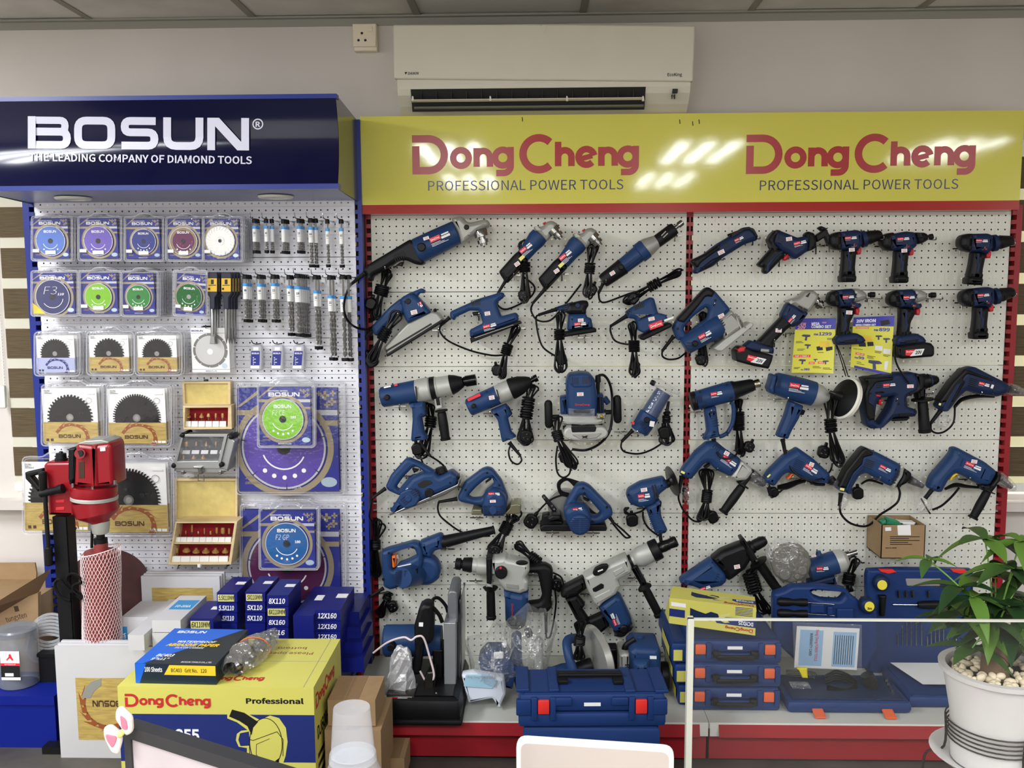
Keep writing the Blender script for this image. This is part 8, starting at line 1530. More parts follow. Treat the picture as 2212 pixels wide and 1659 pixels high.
A('yellow_panel', fpoly(fr, [(0.36 * AW, az * 0.45), (AW, az * 0.45), (AW, az * 0.95), (0.43 * AW, az * 0.95)], 0.0006), YCORN, smooth=0); A('front_print', [text(fr, 'BC403   Grit No.   120', 0.45 * AW, az * 0.6, 0.44 * AW, az * 0.2, 0.01, 0, 0.001)], INK, smooth=0)
A('lettering', [logo(tp, LOGO_BO, 0.1 * AW, AL * 0.86, AW * 0.38, AL * 0.07), text(tp, 'WATERPROOF', 0.24 * AW, AL * 0.58, AW * 0.5, AL * 0.06, 0.02, 0.2), text(tp, 'SILICON CARBIDE', 0.28 * AW, AL * 0.42, AW * 0.38, AL * 0.04, 0.01, 0.2), text(tp, 'BC403', 0.16 * AW, AL * 0.19, AW * 0.22, AL * 0.07, 0.02, 0.2), text(tp, '9"x11"', 0.14 * AW, AL * 0.1, AW * 0.22, AL * 0.06, 0.02, 0.2), text(tp, 'BOSUN TOOLS CO.,LTD.', 0.55 * AW, AL * 0.04, AW * 0.38, AL * 0.035, 0.01, 0.2), text(fr, '100 Sheets', 0.12 * AW, az * 0.6, 0.22 * AW, az * 0.25, 0.02, 0, 0.001)], WHITE, smooth=0); A('yellow_lettering', text(tp, 'ABRASIVE PAPER', 0.14 * AW, AL * 0.48, AW * 0.68, AL * 0.075, 0.04, 0.2, 0.0007), YCORN, smooth=0)
T('clamp_bag', 'crumpled clear bag of hose clamps with a rubber band, on the yellow carton', 'bag'); rg = random.Random(5)
c0 = Vector(P((960, 900), YD - 0.06)); c0.z = yz; e0 = Vector((P((1230, 600), YD - 0.3).x, -(YD - 0.32), yz)); ax = e0 - c0
for i in range(40): u = i / 39; p = c0 + ax * u + Vector((rg.uniform(-0.02, 0.02), rg.uniform(-0.01, 0.01), 0.018 + rg.random() * 0.02)); A('hose_clamp', revw(p, p + Vector((rg.uniform(-1, 1), rg.uniform(-1, 1), rg.uniform(-.6, .6))).normalized() * 0.01, [(0, 0.014), (1, 0.014)], 12, False), STEEL)
n = 12; v, f = [], []
for i in range(11):
 u = i / 10; rr_ = 0.052 * (0.35 + math.sin(PI * min(1, u + 0.08)) * 0.75) * (0.85 if i == 5 else 1)
 for j in range(n): q = 2 * PI * j / n; k = 1 + rg.uniform(-0.16, 0.16); p = c0 + ax * (u * 1.1 - 0.05) + Vector((math.cos(q) * rr_ * 1.05 * k, math.cos(q) * rr_ * 0.3, max(0.002, 0.034 + math.sin(q) * rr_ * 0.7 * k))); v.append(tuple(p))
for i in range(10):
 for j in range(n): f.append((i * n + j, i * n + (j + 1) % n, (i + 1) * n + (j + 1) % n, (i + 1) * n + j))
A('bag', crumple((v, f), 0.004), film('clamp_bag_film', (214, 212, 206), 0.2, 0.12, 1.0, 0.2), smooth=0); A('rubber_band', tubew([c0 + ax * 0.52 + Vector((math.cos(q) * 0.05, 0, max(.003, 0.034 + math.sin(q) * 0.036))) for q in [2 * PI * i / 20 for i in range(20)]], 0.0015, 5, True), ORANGE)
Z(740, 1300, 4.62)
def kbox(label, x0, y0, x1, y1, d, L, rz=0, h=None):
 a, b, z0 = crate(label, 'box', x0, y0, x1, y1, d, L, KRAFT, 'brown_carton', 'brown cartons beside the yellow one', rz, h); A('tape', boxw(((a.x + b.x) / 2, -d + L / 2, a.z + 0.0003), (0.04, L * 1.0, 0.0006), rz), KRAFTD, smooth=0); return z0
zz = kbox('upper brown carton beside the yellow saw carton', -150, 980, 330, 1240, 0.86, 0.17, 0.0); kbox('lower brown carton under the upper one', -180, 1280, 385, 1500, 0.88, 0.22, h=zz * 0.98 if zz > 0.1 else None); kbox('film wrapped brown carton on the floor before the red base', 390, 1560, 620, 1800, 0.72, 0.13)
# ================================================================ on the red base shelf
Z(780, 1260, 4.158); CASEB = mat('case_blue', (22, 44, 88), 0.45, k=K, spec=0.3, bump=0.08, bscale=500); FOIL = mat('foil', (226, 226, 228), 0.3, 0.6, bump=1.0, bscale=70); SG = 'things on the red base shelf'
T('chop_saw', 'chop saw with a tall grey blade guard and black base, on the left shelf', 'saw', SG); D = 0.36
A('base', boxw(((P((560, 1250), .56).x), -0.40, SHZ + 0.045), (P((905, 1250), .56).x - P((215, 1250), .56).x, 0.36, 0.09), bev=0.03), BLACK); A('base_foot', boxw((P((560, 1250), .56).x, -0.40, SHZ + 0.012), (P((912, 1250), .56).x - P((205, 1250), .56).x, 0.37, 0.022), bev=0.01), RUB)
A('motor', rail((208, 515), (725, 510), [(0, 122), (0.03, 142), (0.55, 142), (0.85, 135), (1, 130)], D, 28), BLUE); A('brush_cap', E(circ(268, 583, 34, 18), D + 0.04, D + 0.085, 0.003, 0), BLACK)
A('handle', [E([(470, 400), (520, 220), (570, 185), (640, 200), (650, 360), (640, 540), (560, 570), (525, 830), (460, 835), (445, 790), (480, 600)], D + 0.05, D + 0.12, 0.014, 24)], BLACK); A('price_sticker', E([(520, 352), (558, 352), (556, 390), (518, 388)], D + 0.11, D + 0.1205, 0.0003, 1), WHITE)
A('blade_guard', E([(778, 90), (800, 68), (845, 68), (865, 90), (868, 360), (775, 360)], D - 0.1, D + 0.06, 0.006, 14), mat('guard_grey', (112, 114, 118), 0.4, 0.4, k=0.6)); A('guard_plate', E([(742, 356), (850, 358), (850, 1080), (748, 1082)], D - 0.12, D + 0.1, 0.002, 4), mat('plate_grey', (150, 152, 154), 0.3, 0.5, k=0.6)); A('side_plate', E([(868, 300), (892, 140), (902, 400), (900, 900), (868, 1060)], D - 0.14, D + 0.04, 0.004, 8), STEEL)
A('hose', [tube([(640, 200), (650, 140), (700, 135), (760, 200), (780, 260)], 0.006, D + 0.03), tube([(600, 210), (640, 215), (700, 280), (730, 350)], 0.007, D + 0.1)], CORD); A('bracket', E([(640, 600), (735, 600), (735, 1060), (660, 1060)], D - 0.05, D + 0.05, 0.004, 6), BLACK)
A('vise_jaw', E([(562, 880), (595, 800), (660, 790), (665, 1060), (720, 1090), (520, 1090), (570, 1050)], D + 0.06, D + 0.13, 0.006, 6), DSTEEL); A('vise_screw', rail((610, 985), (605, 1090), [(0, 18), (1, 22)], D + 0.14, 12), CHROME); A('vise_handle', tube([(525, 1165, .56), (682, 985, .53)], 0.004, .55, 1), STEEL); A('vise_knob', rail((505, 1215), (530, 1150), [(0, 20), (0.7, 26), (1, 20)], 0.56, 12), BLACK)
A('cable_tie', tube([(110, 625, .42), (240, 530, .46), (380, 485, .48), (450, 510, .5), (500, 478, .5), (560, 490, .5), (610, 640, .49), (655, 830, .49), (600, 900, .48), (530, 790, .49)], 0.0035, .48), MESHW)
T('foil_wrapped_grinder', 'film wrapped cordless tool with a 20V battery, beside the chop saw', 'power tool', SG); A('wrapped_body', crumple(rail((370, 575), (345, 1010), [(0, 40), (0.08, 75), (0.2, 85), (0.35, 95), (0.5, 110), (0.65, 120), (0.8, 130), (0.9, 130), (1, 130)], 0.5, 18, sq=0.5), 0.006), FOIL, smooth=0); bt = A('battery', E([(225, 1005), (480, 1010), (475, 1110), (228, 1100)], 0.46, 0.56, 0.008, 8), DSTEEL); batt(240, 1022, -2, 0.5605, bt, 1.0)
def bagged(label, pts, d0, d1, inner, name='bagged_tool'):
 T(name, label, 'power tool', SG)
 for q, a, b, m in inner: A('tool_body', E(q, a, b, 0.01, 14), m)
 A('plastic_bag', bagmesh(pts, d0, d1, len(label), 34, 7, 0.009), BAG, smooth=0)
bagged('bagged saw with folded paper mask packs, right of the chop saw', [(900, 690), (1060, 650), (1180, 540), (1290, 550), (1400, 620), (1430, 950), (1250, 1150), (960, 1100)], 0.3, 0.5, [([(1050, 700), (1120, 620), (1290, 620), (1400, 760), (1360, 960), (1100, 900)], 0.32, 0.42, BLUE), ([(1190, 622), (1280, 618), (1280, 682), (1190, 684)], 0.42, 0.43, CARDW), ([(900, 830), (1000, 815), (1280, 860), (1300, 1000), (1240, 1130), (1180, 1040), (960, 1080)], 0.42, 0.47, mat('mask_white', (206, 212, 222), 0.6, k=0.62)), ([(940, 820), (1150, 820), (1230, 880), (1180, 950), (920, 930)], 0.47, 0.474, mat('mask_blue', (150, 186, 204), 0.5, k=0.6))])
A('paper_print', text(board((955, 850), 0.5005, -2), 'Dong Cheng POWER TOOLS', 0, 0, 250 * MPP((1000, 850), .5), 22 * MPP((1000, 850), .5)), FLAME, smooth=0)
Z(1080, 1330, 5.043)
bagged('tall clear bagged saw with a grey shoe, centre of the left shelf', [(30, 330), (150, 220), (330, 90), (480, 150), (640, 300), (560, 520), (500, 850), (200, 850), (60, 600)], 0.26, 0.46, [([(120, 280), (180, 240), (230, 270), (240, 600), (330, 820), (180, 830), (120, 600)], 0.3, 0.38, BLUE), ([(370, 380), (420, 320), (470, 360), (470, 860), (370, 860)], 0.3, 0.4, LGREY), ([(25, 318), (75, 316), (78, 350), (30, 352)], 0.38, 0.42, WHITE), ([(260, 180), (330, 160), (360, 230), (300, 260)], 0.3, 0.34, BLACK)])
T('circular_saw', 'circular saw with a silver round guard, standing behind the blue case', 'saw', SG); D = 0.36
A('motor', rail((500, 720), (830, 640), [(0, 110), (0.04, 130), (0.6, 150), (1, 140)], D, 26), BLUE); A('handle', tube([(1000, 230, .24), (830, 245, .3), (735, 275, .36), (745, 420, .4), (800, 620, .42), (825, 780, .44)], 0.0165, .4, 8, n=12), BLUE); A('brush_cap', E(circ(612, 752, 30, 16), D + .03, D + .07, 0.003, 0), BLACK)
a_, b_ = P((985, 485), D + 0.0), P((1135, 440), D - 0.024); A('guard', revw(a_, b_, [(0, 0.09), (0.05, 0.118), (0.5, 0.118), (0.52, 0.112), (0.8, 0.09), (0.85, 0.03)], 40), mat('guard_silver', (164, 164, 158), 0.3, 0.5, k=0.62)); A('gear_case', rail((830, 590), (1010, 540), [(0, 80), (1, 90)], D, 18), BLACK); bundle((880, 50), (870, 270), (860, 490), 70, 70, 4, 4, 6, 44, 0.42, 90, 31)
A('base', E([(1150, 360), (1280, 360), (1300, 820), (1000, 820)], 0.2, 0.26, 0.006, 10), BLACK)
T('electric_planer', 'blue planer on its side with a black elbow pipe, behind the blue case', 'planer', SG)
A('body', E([(1410, 400), (1480, 350), (1740, 360), (1762, 420), (1755, 800), (1430, 790)], 0.22, 0.38, 0.02, 20), BLUE); A('chip_port', E([(1300, 430), (1350, 410), (1415, 420), (1412, 720), (1302, 760)], 0.24, 0.36, 0.01, 10), LGREY); A('elbow_pipe', tube([(1360, 420), (1360, 350), (1395, 305), (1470, 255)], 0.0105, 0.32, 6, n=12), BLACK); A('front_knob', E([(1450, 540), (1470, 510), (1620, 505), (1635, 540), (1625, 660), (1460, 660)], 0.36, 0.42, 0.02, 20), BLUE); A('handle_end', rail((1528, 215), (1545, 360), [(0, 26), (0.08, 44), (1, 58)], 0.28, 18), BLUE); A('wheel', rail((1755, 650), (1830, 650), [(0, 150), (0.9, 150), (1, 140)], 0.3, 26), BLACK); A('brush_cap', E(circ(1698, 632, 36, 18), 0.37, 0.384, 0.003, 0), BLACK); A('price_sticker', E([(1632, 438), (1706, 440), (1706, 474), (1634, 472)], 0.37, 0.3808, 0.0003, 1), WHITE); hslots(1362, 532, 44, 12, 8, 0, 23, 0.3605, INK)
def case(label, x0, y0, x1, h, d, L, m, latch, lat, tilt=0.0, up=True, name='tool_case', hb=True, body=None):
 "closed moulded case, latches on its top edge; h in metres"
 T(name, label, 'tool case', 'blue moulded tool cases'); a, b = P((x0, y0), d), P((x1, y0), d); w = b.x - a.x; cx = (a.x + b.x) / 2; z1 = a.z; m_ = body or CASEB
 bd = A('lower_shell', boxw((cx, -d + L / 2, z1 - h * 0.78), (w, L, h * 0.44), tilt, bev=0.012), m_); A('upper_shell', boxw((cx, -d + L / 2, z1 - h * 0.28), (w * 0.99, L * 0.98, h * 0.56), tilt, bev=0.016), m_)
 R = Matrix.Rotation(tilt, 3, 'Z'); c0 = Vector((cx, -d + L / 2, 0)); q = lambda x, y, z: c0 + R @ Vector((x, y, 0)) + Vector((0, 0, z))
 for s in lat:
  A('rib', boxw(q(s * w - 0.028, -L / 2 - 0.001, z1 - h * 0.42), (0.018, 0.012, h * 0.7), tilt, bev=0.004), m_); A('rib', boxw(q(s * w + 0.028, -L / 2 - 0.001, z1 - h * 0.42), (0.018, 0.012, h * 0.7), tilt, bev=0.004), m_)
  A('latch', boxw(q(s * w, -L / 2 - 0.004, z1 - h * 0.35), (0.034, 0.01, h * 0.42), tilt, bev=0.003), latch)
 if hb: A('handle', [boxw(q(0, -L / 2 - 0.018, z1 - h * 0.62), (w * 0.4, 0.012, 0.016), tilt, bev=0.005), boxw(q(-w * 0.2, -L / 2 - 0.008, z1 - h * 0.55), (0.022, 0.022, h * 0.3), tilt, bev=0.004), boxw(q(w * 0.2, -L / 2 - 0.008, z1 - h * 0.55), (0.022, 0.022, h * 0.3), tilt, bev=0.004)], BLACK)
 A('label', boxw(q(0, -L / 2 - 0.0008, z1 - h * 0.3), (0.05, 0.001, 0.011), tilt), WHITE); return z1 - h
LRD = mat('latch_red', (190, 40, 36), 0.4, k=K); LOR = mat('latch_orange', (206, 92, 54), 0.4, k=0.6)
d_ = 0.78; a = P((190, 830), d_)
zz = case('long blue case with red latches, on top of the pile before the shelf', 190, 850, 1806, 0.105, d_, 0.2, CASEB, LRD, (-0.33, 0.33), 0.03, hb=False)
c1, z1 = P((1000, 850), d_), P((190, 850), d_).z
A('carry_handle', [boxw((c1.x, -0.67, z1 + 0.016), (0.2, 0.03, 0.012), 0.03, bev=0.004)], BLACK)
for s_ in (-1, 1):
 A('handle_lug', boxw((c1.x + 0.085 * s_, -0.69, z1 + 0.006), (0.03, 0.05, 0.014), 0.03, bev=0.003), BLACK); A('raised_pad', boxw((c1.x + 0.205 * s_, -d_ + 0.004 + 0.006 * s_, z1 - 0.04), (0.045, 0.02, 0.05), 0.03, bev=0.005), CASEB); A('raised_pad', boxw((c1.x + 0.085 * s_, -d_ + 0.004 + 0.0025 * s_, z1 - 0.022), (0.05, 0.02, 0.026), 0.03, bev=0.005), CASEB)
 A('raised_pad', boxw((c1.x + 0.21 * s_, -d_ + 0.1, z1 + 0.002), (0.04, 0.17, 0.012), 0.03, bev=0.004), CASEB); A('raised_pad', boxw((c1.x + 0.115 * s_, -d_ + 0.1, z1 + 0.002), (0.03, 0.17, 0.012), 0.03, bev=0.004), CASEB)
T('tool_case', 'blue case at the bottom of the pile before the shelf', 'tool case', 'blue moulded tool cases'); c0 = P((1000, 850), d_); A('lower_shell', boxw((c0.x, -0.68, zz * 0.28), (0.42, 0.2, zz * 0.55), 0.0, bev=0.012), CASEB); A('upper_shell', boxw((c0.x, -0.68, zz * 0.78), (0.415, 0.195, zz * 0.43), 0.0, bev=0.014), CASEB)
Z(1430, 1330, 5.043)
z3 = P((800, 1110), 0.5).z; hh = (P((800, 275), 0.46).z - SHZ) / 3
for k, (lb, y) in enumerate((('blue case with orange latches, top of the stack behind the acrylic', 0), ('blue case with orange latches, middle of the stack behind the acrylic', 1), ('blue case with orange latches, bottom of the stack behind the acrylic', 2))):
 zt = SHZ + hh * (3 - k); T_ = P((330, 800), 0.46); CUR[0] = None
 yy = 0; case(lb, 285, 275, 1310, hh - 0.002, 0.46 - 0.01 * (k == 0), 0.3, CASEB, LOR, (-0.37, 0.37))
 for p in CUR[0].parts: p.geo = ([(x, y_, z - (P((285, 275), 0.46).z - zt)) for x, y_, z in p.geo[0]], p.geo[1])
for k in range(3):
 T('tool_case', 'blue case with a yellow side label seen end on, %s of the side stack' % ('top', 'middle', 'bottom')[k], 'tool case', 'blue moulded tool cases'); x_ = P((60, 300), 0.36).x; zt = SHZ + 0.074 * (3 - k)
 A('shell', boxw((x_ + 0.05 + 0.012 * k, -0.25, zt - 0.037), (0.09, 0.34, 0.072), 0, bev=0.012), CASEB); A('side_label', frect(Flat((x_ + 0.004 + 0.012 * k, -0.33, zt - 0.06), (0, -1, 0), (0, 0, 1)), -0.12, 0.0, 0.06, 0.035, 0.002), YBX, smooth=0); A('front_label', frect(Flat((x_ + 0.012 + 0.012 * k, -0.4205, zt - 0.062), (1, 0, 0), (0, 0, 1)), 0, 0, 0.03, 0.038), YBX, smooth=0)
Z(1430, 1100, 4.9156)
T('shears_box', 'yellow and navy pruning shears box lying upside down on the case stack', 'box', SG); sd_ = 0.47
q = [P(p, sd_) for p in ((80, 940), (1002, 1048), (990, 1342), (75, 1210))]; qb = [P(p, sd_ - 0.1) for p in ((108, 815), (985, 930))]; lo = Vector((0, 0.1, 0))
A('box_body', ([tuple(x) for x in q] + [tuple(qb[0]), tuple(qb[1]), tuple(q[2] + lo), tuple(q[3] + lo)], [(0, 1, 2, 3), (4, 5, 1, 0), (5, 6, 2, 1), (0, 3, 7, 4), (4, 7, 6, 5), (3, 2, 6, 7)]), YBX, smooth=0)
def S4(c, u, v, h): p = (c[0] * (1 - u) + c[1] * u) * (1 - v) + (c[3] * (1 - u) + c[2] * u) * v; return tuple(p + Vector((0, -h, h)))
fF = lambda u, v, h=0.0006: S4(q, u, v, h); tT = lambda u, v, h=0.0006: S4([qb[0], qb[1], q[1], q[0]], u, v, h)
def qp(F, pts, h=0.0006): return [F(u, v, h) for u, v in pts], [tuple(range(len(pts)))]
def qt(F, s, u, v, w, h, bold=0.02): vv, ff, W_, H_ = text2d(s, bold); return [F(u - a / W_ * w, v + b / H_ * h, 0.0012) for a, b in vv], ff
A('navy_band', [qp(fF, [(0, .42), (.18, .42), (.18, .72), (0, .72)]), qp(fF, [(.5, .52), (1, .38), (1, .74), (.55, .74)]), qp(tT, [(.5, .55), (1, .4), (1, .72), (.5, .75)])], NVY, smooth=0)
A('shears_picture', [qp(F, [(.24, .3), (.32, .38), (.42, .45), (.48, .35), (.56, .4), (.58, .55), (.48, .7), (.3, .72), (.24, .6)], 0.0009) for F in (fF, tT)], NAVY, smooth=0); A('blade_picture', [qp(F, [(.58, .45), (.7, .3), (.7, .42), (.62, .52), (.7, .66), (.64, .7), (.56, .6)], 0.001) for F in (fF, tT)], HSTK, smooth=0)
A('logo', [([fF(.97 - a[0] / 5.78 * .32, .8 + a[1] * .14, 0.001 + a[2] * 1e-4) for a in LOGO_DC[0]], LOGO_DC[1]), ([tT(.97 - a[0] / 5.78 * .34, .8 + a[1] * .17, 0.001 + a[2] * 1e-4) for a in LOGO_DC[0]], LOGO_DC[1])], MATS['carton_red'], smooth=0); A('lettering', [qt(fF, 'DCYD25', .97, .56, .17, .14, .03), qt(tT, 'DCYD28', .97, .5, .2, .14, .03)], WHITE, smooth=0); A('sticker', qp(fF, [(.02, .16), (.19, .17), (.19, .32), (.02, .31)], 0.001), WHITE, smooth=0)
A('small_print', [qp(fF, [(.76, .06 + i * .055), (.96, .05 + i * .055), (.96, .07 + i * .055), (.76, .085 + i * .055)], 0.001) for i in range(6)], NVY, smooth=0)
def kit(label, o, d, tray_d, body):
 T('tool_kit', label, 'tool kit', 'open blue tool kits'); body()
def k1():
 A('lid', E([(1185, 960), (1195, 900), (1300, 870), (1390, 820), (1700, 815), (1960, 850), (2000, 900), (2160, 1030), (2290, 1080), (2300, 1480), (2190, 1700), (1500, 1690), (1300, 1500), (1190, 1400)], 0.2, 0.25, 0.012, 24, holes=[[(1590, 880), (1640, 865), (1940, 890), (1945, 930), (1900, 975), (1720, 968), (1620, 930)]]), CASEB)
 for y in (980, 1100): A('screwdriver', [rail((1225, y), (1540, y + 10), [(0, 30), (0.1, 46), (0.4, 42), (0.55, 30), (0.8, 42), (1, 40)], 0.255, 14)], BLACK); A('driver_shaft', rail((1540, y + 10), (1830, y + 30), [(0, 6), (1, 6)], 0.255, 8), CHROME)
 A('tape_measure', E(circ(2200, 1040, 85, 20), 0.24, 0.285, 0.012, 0), NAVY); fl = board((2150, 1078), 0.2855); m = MPP((2200, 1040), .28); A('tape_label', E(circ(2205, 1035, 52, 24), 0.28, 0.2862, 0.001, 0), mat('tape_yellow', (222, 208, 70), 0.4, k=0.62)); A('tape_print', text(board((2178, 1066), 0.2868), '3m', 0, 0, 50 * m, 26 * m, 0.03), INK, smooth=0)
 for x, y, w, h in ((1580, 1010, 150, 100), (1760, 1040, 60, 90), (1450, 1230, 120, 90), (1860, 1060, 180, 130)): A('lid_rib', E([(x, y), (x + w, y), (x + w, y + h), (x, y + h)], 0.24, 0.262, 0.004, 10), CASEB)
 Z(1430, 1330, 5.043); zt = P((1700, 1040), 0.48); a, b = P((1340, 900), 0.44), P((2680, 1000), 0.44)
 A('tray', boxw(((a.x + b.x) / 2, -0.36, SHZ + 0.022), (b.x - a.x, 0.23, 0.042), 0, bev=0.016), CASEB); A('tray_well', boxw(((a.x + b.x) / 2, -0.365, SHZ + 0.044), (b.x - a.x - 0.04, 0.18, 0.004), bev=0.002), NAVY)
 for s in (0.24, 0.8): A('latch', boxw((a.x + (b.x - a.x) * s, -0.49, SHZ + 0.012), (0.036, 0.05, 0.008), 0, 0.25, bev=0.003), LOR)
 A('hex_keys', [tube([(1350, 590 + 16 * i, .33), (1620, 600 + 18 * i, .33), (1690 - 8 * i, 640 + 10 * i, .34)], 0.002, .33, 2) for i in range(5)], CHROME); A('hex_holder', E([(1470, 575), (1585, 575), (1590, 685), (1530, 680)], 0.33, 0.345, 0.003, 4), mat('holder_yellow', (220, 186, 30), 0.4, k=K)); A('parts_bag', E([(1390, 735), (1600, 740), (1680, 885), (1450, 880)], 0.36, 0.38, 0.006, 10), BAG)
 A('drill_cord', [tube([(1780, 650 + 22 * i, .38), (1900, 600 + 25 * i, .39), (2060, 660 + 20 * i, .39), (2118, 740 + 12 * i, .39), (1980, 800, .39), (1800, 760 + 20 * i, .39)], 0.0035, .38) for i in range(5)], CORD); A('drill_body', rail((2230, 640), (2330, 850), [(0, 70), (0.4, 78), (0.8, 50), (1, 12)], 0.37, 18), BLACK)
 A('socket_bits', [boxw((P((2400 + 22 * i, 700 + 38 * i), .37).x, -0.40, P((2400 + 22 * i, 700 + 38 * i), .4).z), (0.009, 0.012, 0.009)) for i in range(7)], CHROME)
T('tool_kit', 'open blue tool kit with drill, hex keys and a 3m tape in its lid', 'tool kit', 'open blue tool kits'); k1()
T('warranty_card', 'blue and white warranty card in a clear bag, leaning in the open kit', 'card'); c = Card(1440, 95, 2118, 565, 0.3, -2); A('paper', c.slab(0, 0, 1, 1, 0.001), CARDW, smooth=0); A('blue_panel', [c.rect(.06, .06, .43, .92), c.rect(.59, .06, .96, .9)], mat('warranty_blue', (140, 176, 206), 0.4, k=0.62), smooth=0)
f2 = Flat(c.fl(.22 * c.w, .85 * c.h, 0.0006), -c.fl.v, c.fl.u); A('lettering', text(f2, 'WARRANTY CARD', 0, 0, .55 * c.h, .045 * c.w, .02), INK, smooth=0); f3 = Flat(c.fl(.31 * c.w, .93 * c.h, 0.0006), -c.fl.v, c.fl.u); A('red_lettering', text(f3, 'Dong Cheng POWER TOOLS', 0, 0, .75 * c.h, .05 * c.w, .02), DRED, smooth=0); A('small_print', [c.rect(.62 + .035 * i, .12, .633 + .035 * i, .82) for i in range(9)], GINK, smooth=0); A('clear_bag', E([(1425, 70), (2180, 100), (2180, 600), (1440, 560)], 0.3, 0.306, 0.002, 12), CLEAR)
T('tool_kit', 'open blue tool kit with drill bits, behind the plant', 'tool kit', 'open blue tool kits'); Z(1820, 1080, 4.88)
A('lid', E([(258, 800), (275, 740), (560, 730), (1100, 732), (1385, 740), (1392, 1900), (270, 1900)], 0.1, 0.14, 0.01, 20), CASEB); A('window', E([(665, 830), (1040, 830), (1030, 908), (680, 906)], 0.13, 0.142, 0.002, 14), GINK)
for x in (385, 1145): A('latch_plate', E([(x, 735), (x + 150, 735), (x + 190, 765), (x + 100, 780), (x + 20, 760)], 0.13, 0.145, 0.002, 8), LRD)
A('tape_measure', E(circ(425, 890, 85, 20), 0.13, 0.17, 0.012, 0), NAVY); A('tape_label', E(circ(420, 898, 52, 24), 0.165, 0.1712, 0.001, 0), MATS['tape_yellow']); A('hammer', [E([(385, 1010), (470, 1010), (465, 1060), (450, 1230), (400, 1230), (400, 1060)], 0.14, 0.16, 0.006, 10)], BLACK)
for x in (592, 670, 740, 905, 1098): A('socket', rail((x, 955), (x + 2, 1025), [(0, 14), (1, 15)], 0.15, 10), CHROME)
A('driver_shaft', rail((530, 1102), (800, 1105), [(0, 7), (1, 7)], 0.15, 8), CHROME); A('driver_handle', rail((795, 1105), (1105, 1100), [(0, 30), (0.15, 40), (0.6, 44), (1, 34)], 0.15, 14), BLACK)
for i, (x, y) in enumerate(((580, 1400), (628, 1330), (675, 1290), (720, 1265), (775, 1255), (833, 1250), (895, 1440), (935, 1390), (978, 1350), (1020, 1340), (1065, 1310), (1110, 1430), (1200, 1450), (1295, 1430))): A('drill_bit', rail((x, y), (x + 2, 1535), [(0, 2), (0.05, 7), (0.2, 4), (0.3, 8), (0.4, 5), (0.5, 8), (0.6, 6), (1, 6)], 0.148, 6), STEEL)
a, b = P((440, 1700), 0.2), P((1500, 1700), 0.2); A('tray', boxw(((a.x + b.x) / 2, -0.30, SHZ + 0.022), (b.x - a.x, 0.26, 0.042), 0.0, bev=0.016), CASEB); A('pliers', tube([(1150, 1960, .36), (1250, 1950, .36), (1340, 1965, .36)], 0.006, .36), YCORN)
T('kit_manual', 'folded white manual sheet with a yellow patch, on the second kit', 'paper'); c0 = [Vector((P(p, .2).x, y, SHZ + z)) for p, y, z in (((520, 1590), -.19, .06), ((1300, 1640), -.19, .06), ((1380, 1800), -.36, .055), ((650, 1800), -.36, .055))]; A('paper', ([tuple(x) for x in c0] + [tuple(x + Vector((0, 0, .001))) for x in c0], [(0, 1, 2, 3), (4, 5, 6, 7)]), CARDW, smooth=0); A('yellow_patch', ([tuple(c0[0].lerp(c0[1], u).lerp(c0[3].lerp(c0[2], u), v) + Vector((0, 0, .0016))) for u, v in ((.5, .5), (.85, .5), (.85, .85), (.5, .85))], [(0, 1, 2, 3)]), YSTK, smooth=0)
T('grease_carton', 'small brown carton with green packets, hung low on the right bay', 'box'); a, b = P((415, 265), 0.16), P((862, 618), 0.16)
A('box_body', [box2(a.x, b.x, -0.16, -0.157, b.z, a.z), box2(a.x, b.x, -0.02, -0.017, b.z, a.z), box2(a.x, a.x + .003, -0.16, -0.017, b.z, a.z), box2(b.x - .003, b.x, -0.16, -0.017, b.z, a.z), box2(a.x, b.x, -0.16, -0.017, b.z, b.z + .003)], KRAFT, smooth=0); GRN = mat('packet_green', (36, 112, 78), 0.3, k=K)
for p in ([(480, 190), (580, 220), (660, 290), (560, 270), (470, 262)], [(415, 235), (460, 210), (480, 262), (415, 265)]): A('green_packet', E(p, 0.08, 0.12, 0.004, 8), GRN)
A('white_packet', E([(600, 232), (775, 240), (760, 268), (640, 262)], 0.06, 0.1, 0.003, 6), CARDW); A('tape_label', E([(578, 268), (718, 262), (722, 372), (585, 372)], 0.159, 0.1608, 0.0002, 2), PRICE); A('price_sticker', E([(450, 290), (512, 288), (514, 325), (452, 327)], 0.159, 0.161, 0.0002, 1), WHITE)
m_ = MPP((500, 400), .16); A('print', [frect(board((500, 385 + 20 * i), .1604), 0, -6 * m_, (310, 200, 310, 190, 230)[i] * m_, 2 * m_) for i in range(5)] + [text(board((452, 512), .1604), 'MADE IN JAPAN', 0, 0, 115 * m_, 14 * m_, .02)], INK, smooth=0)
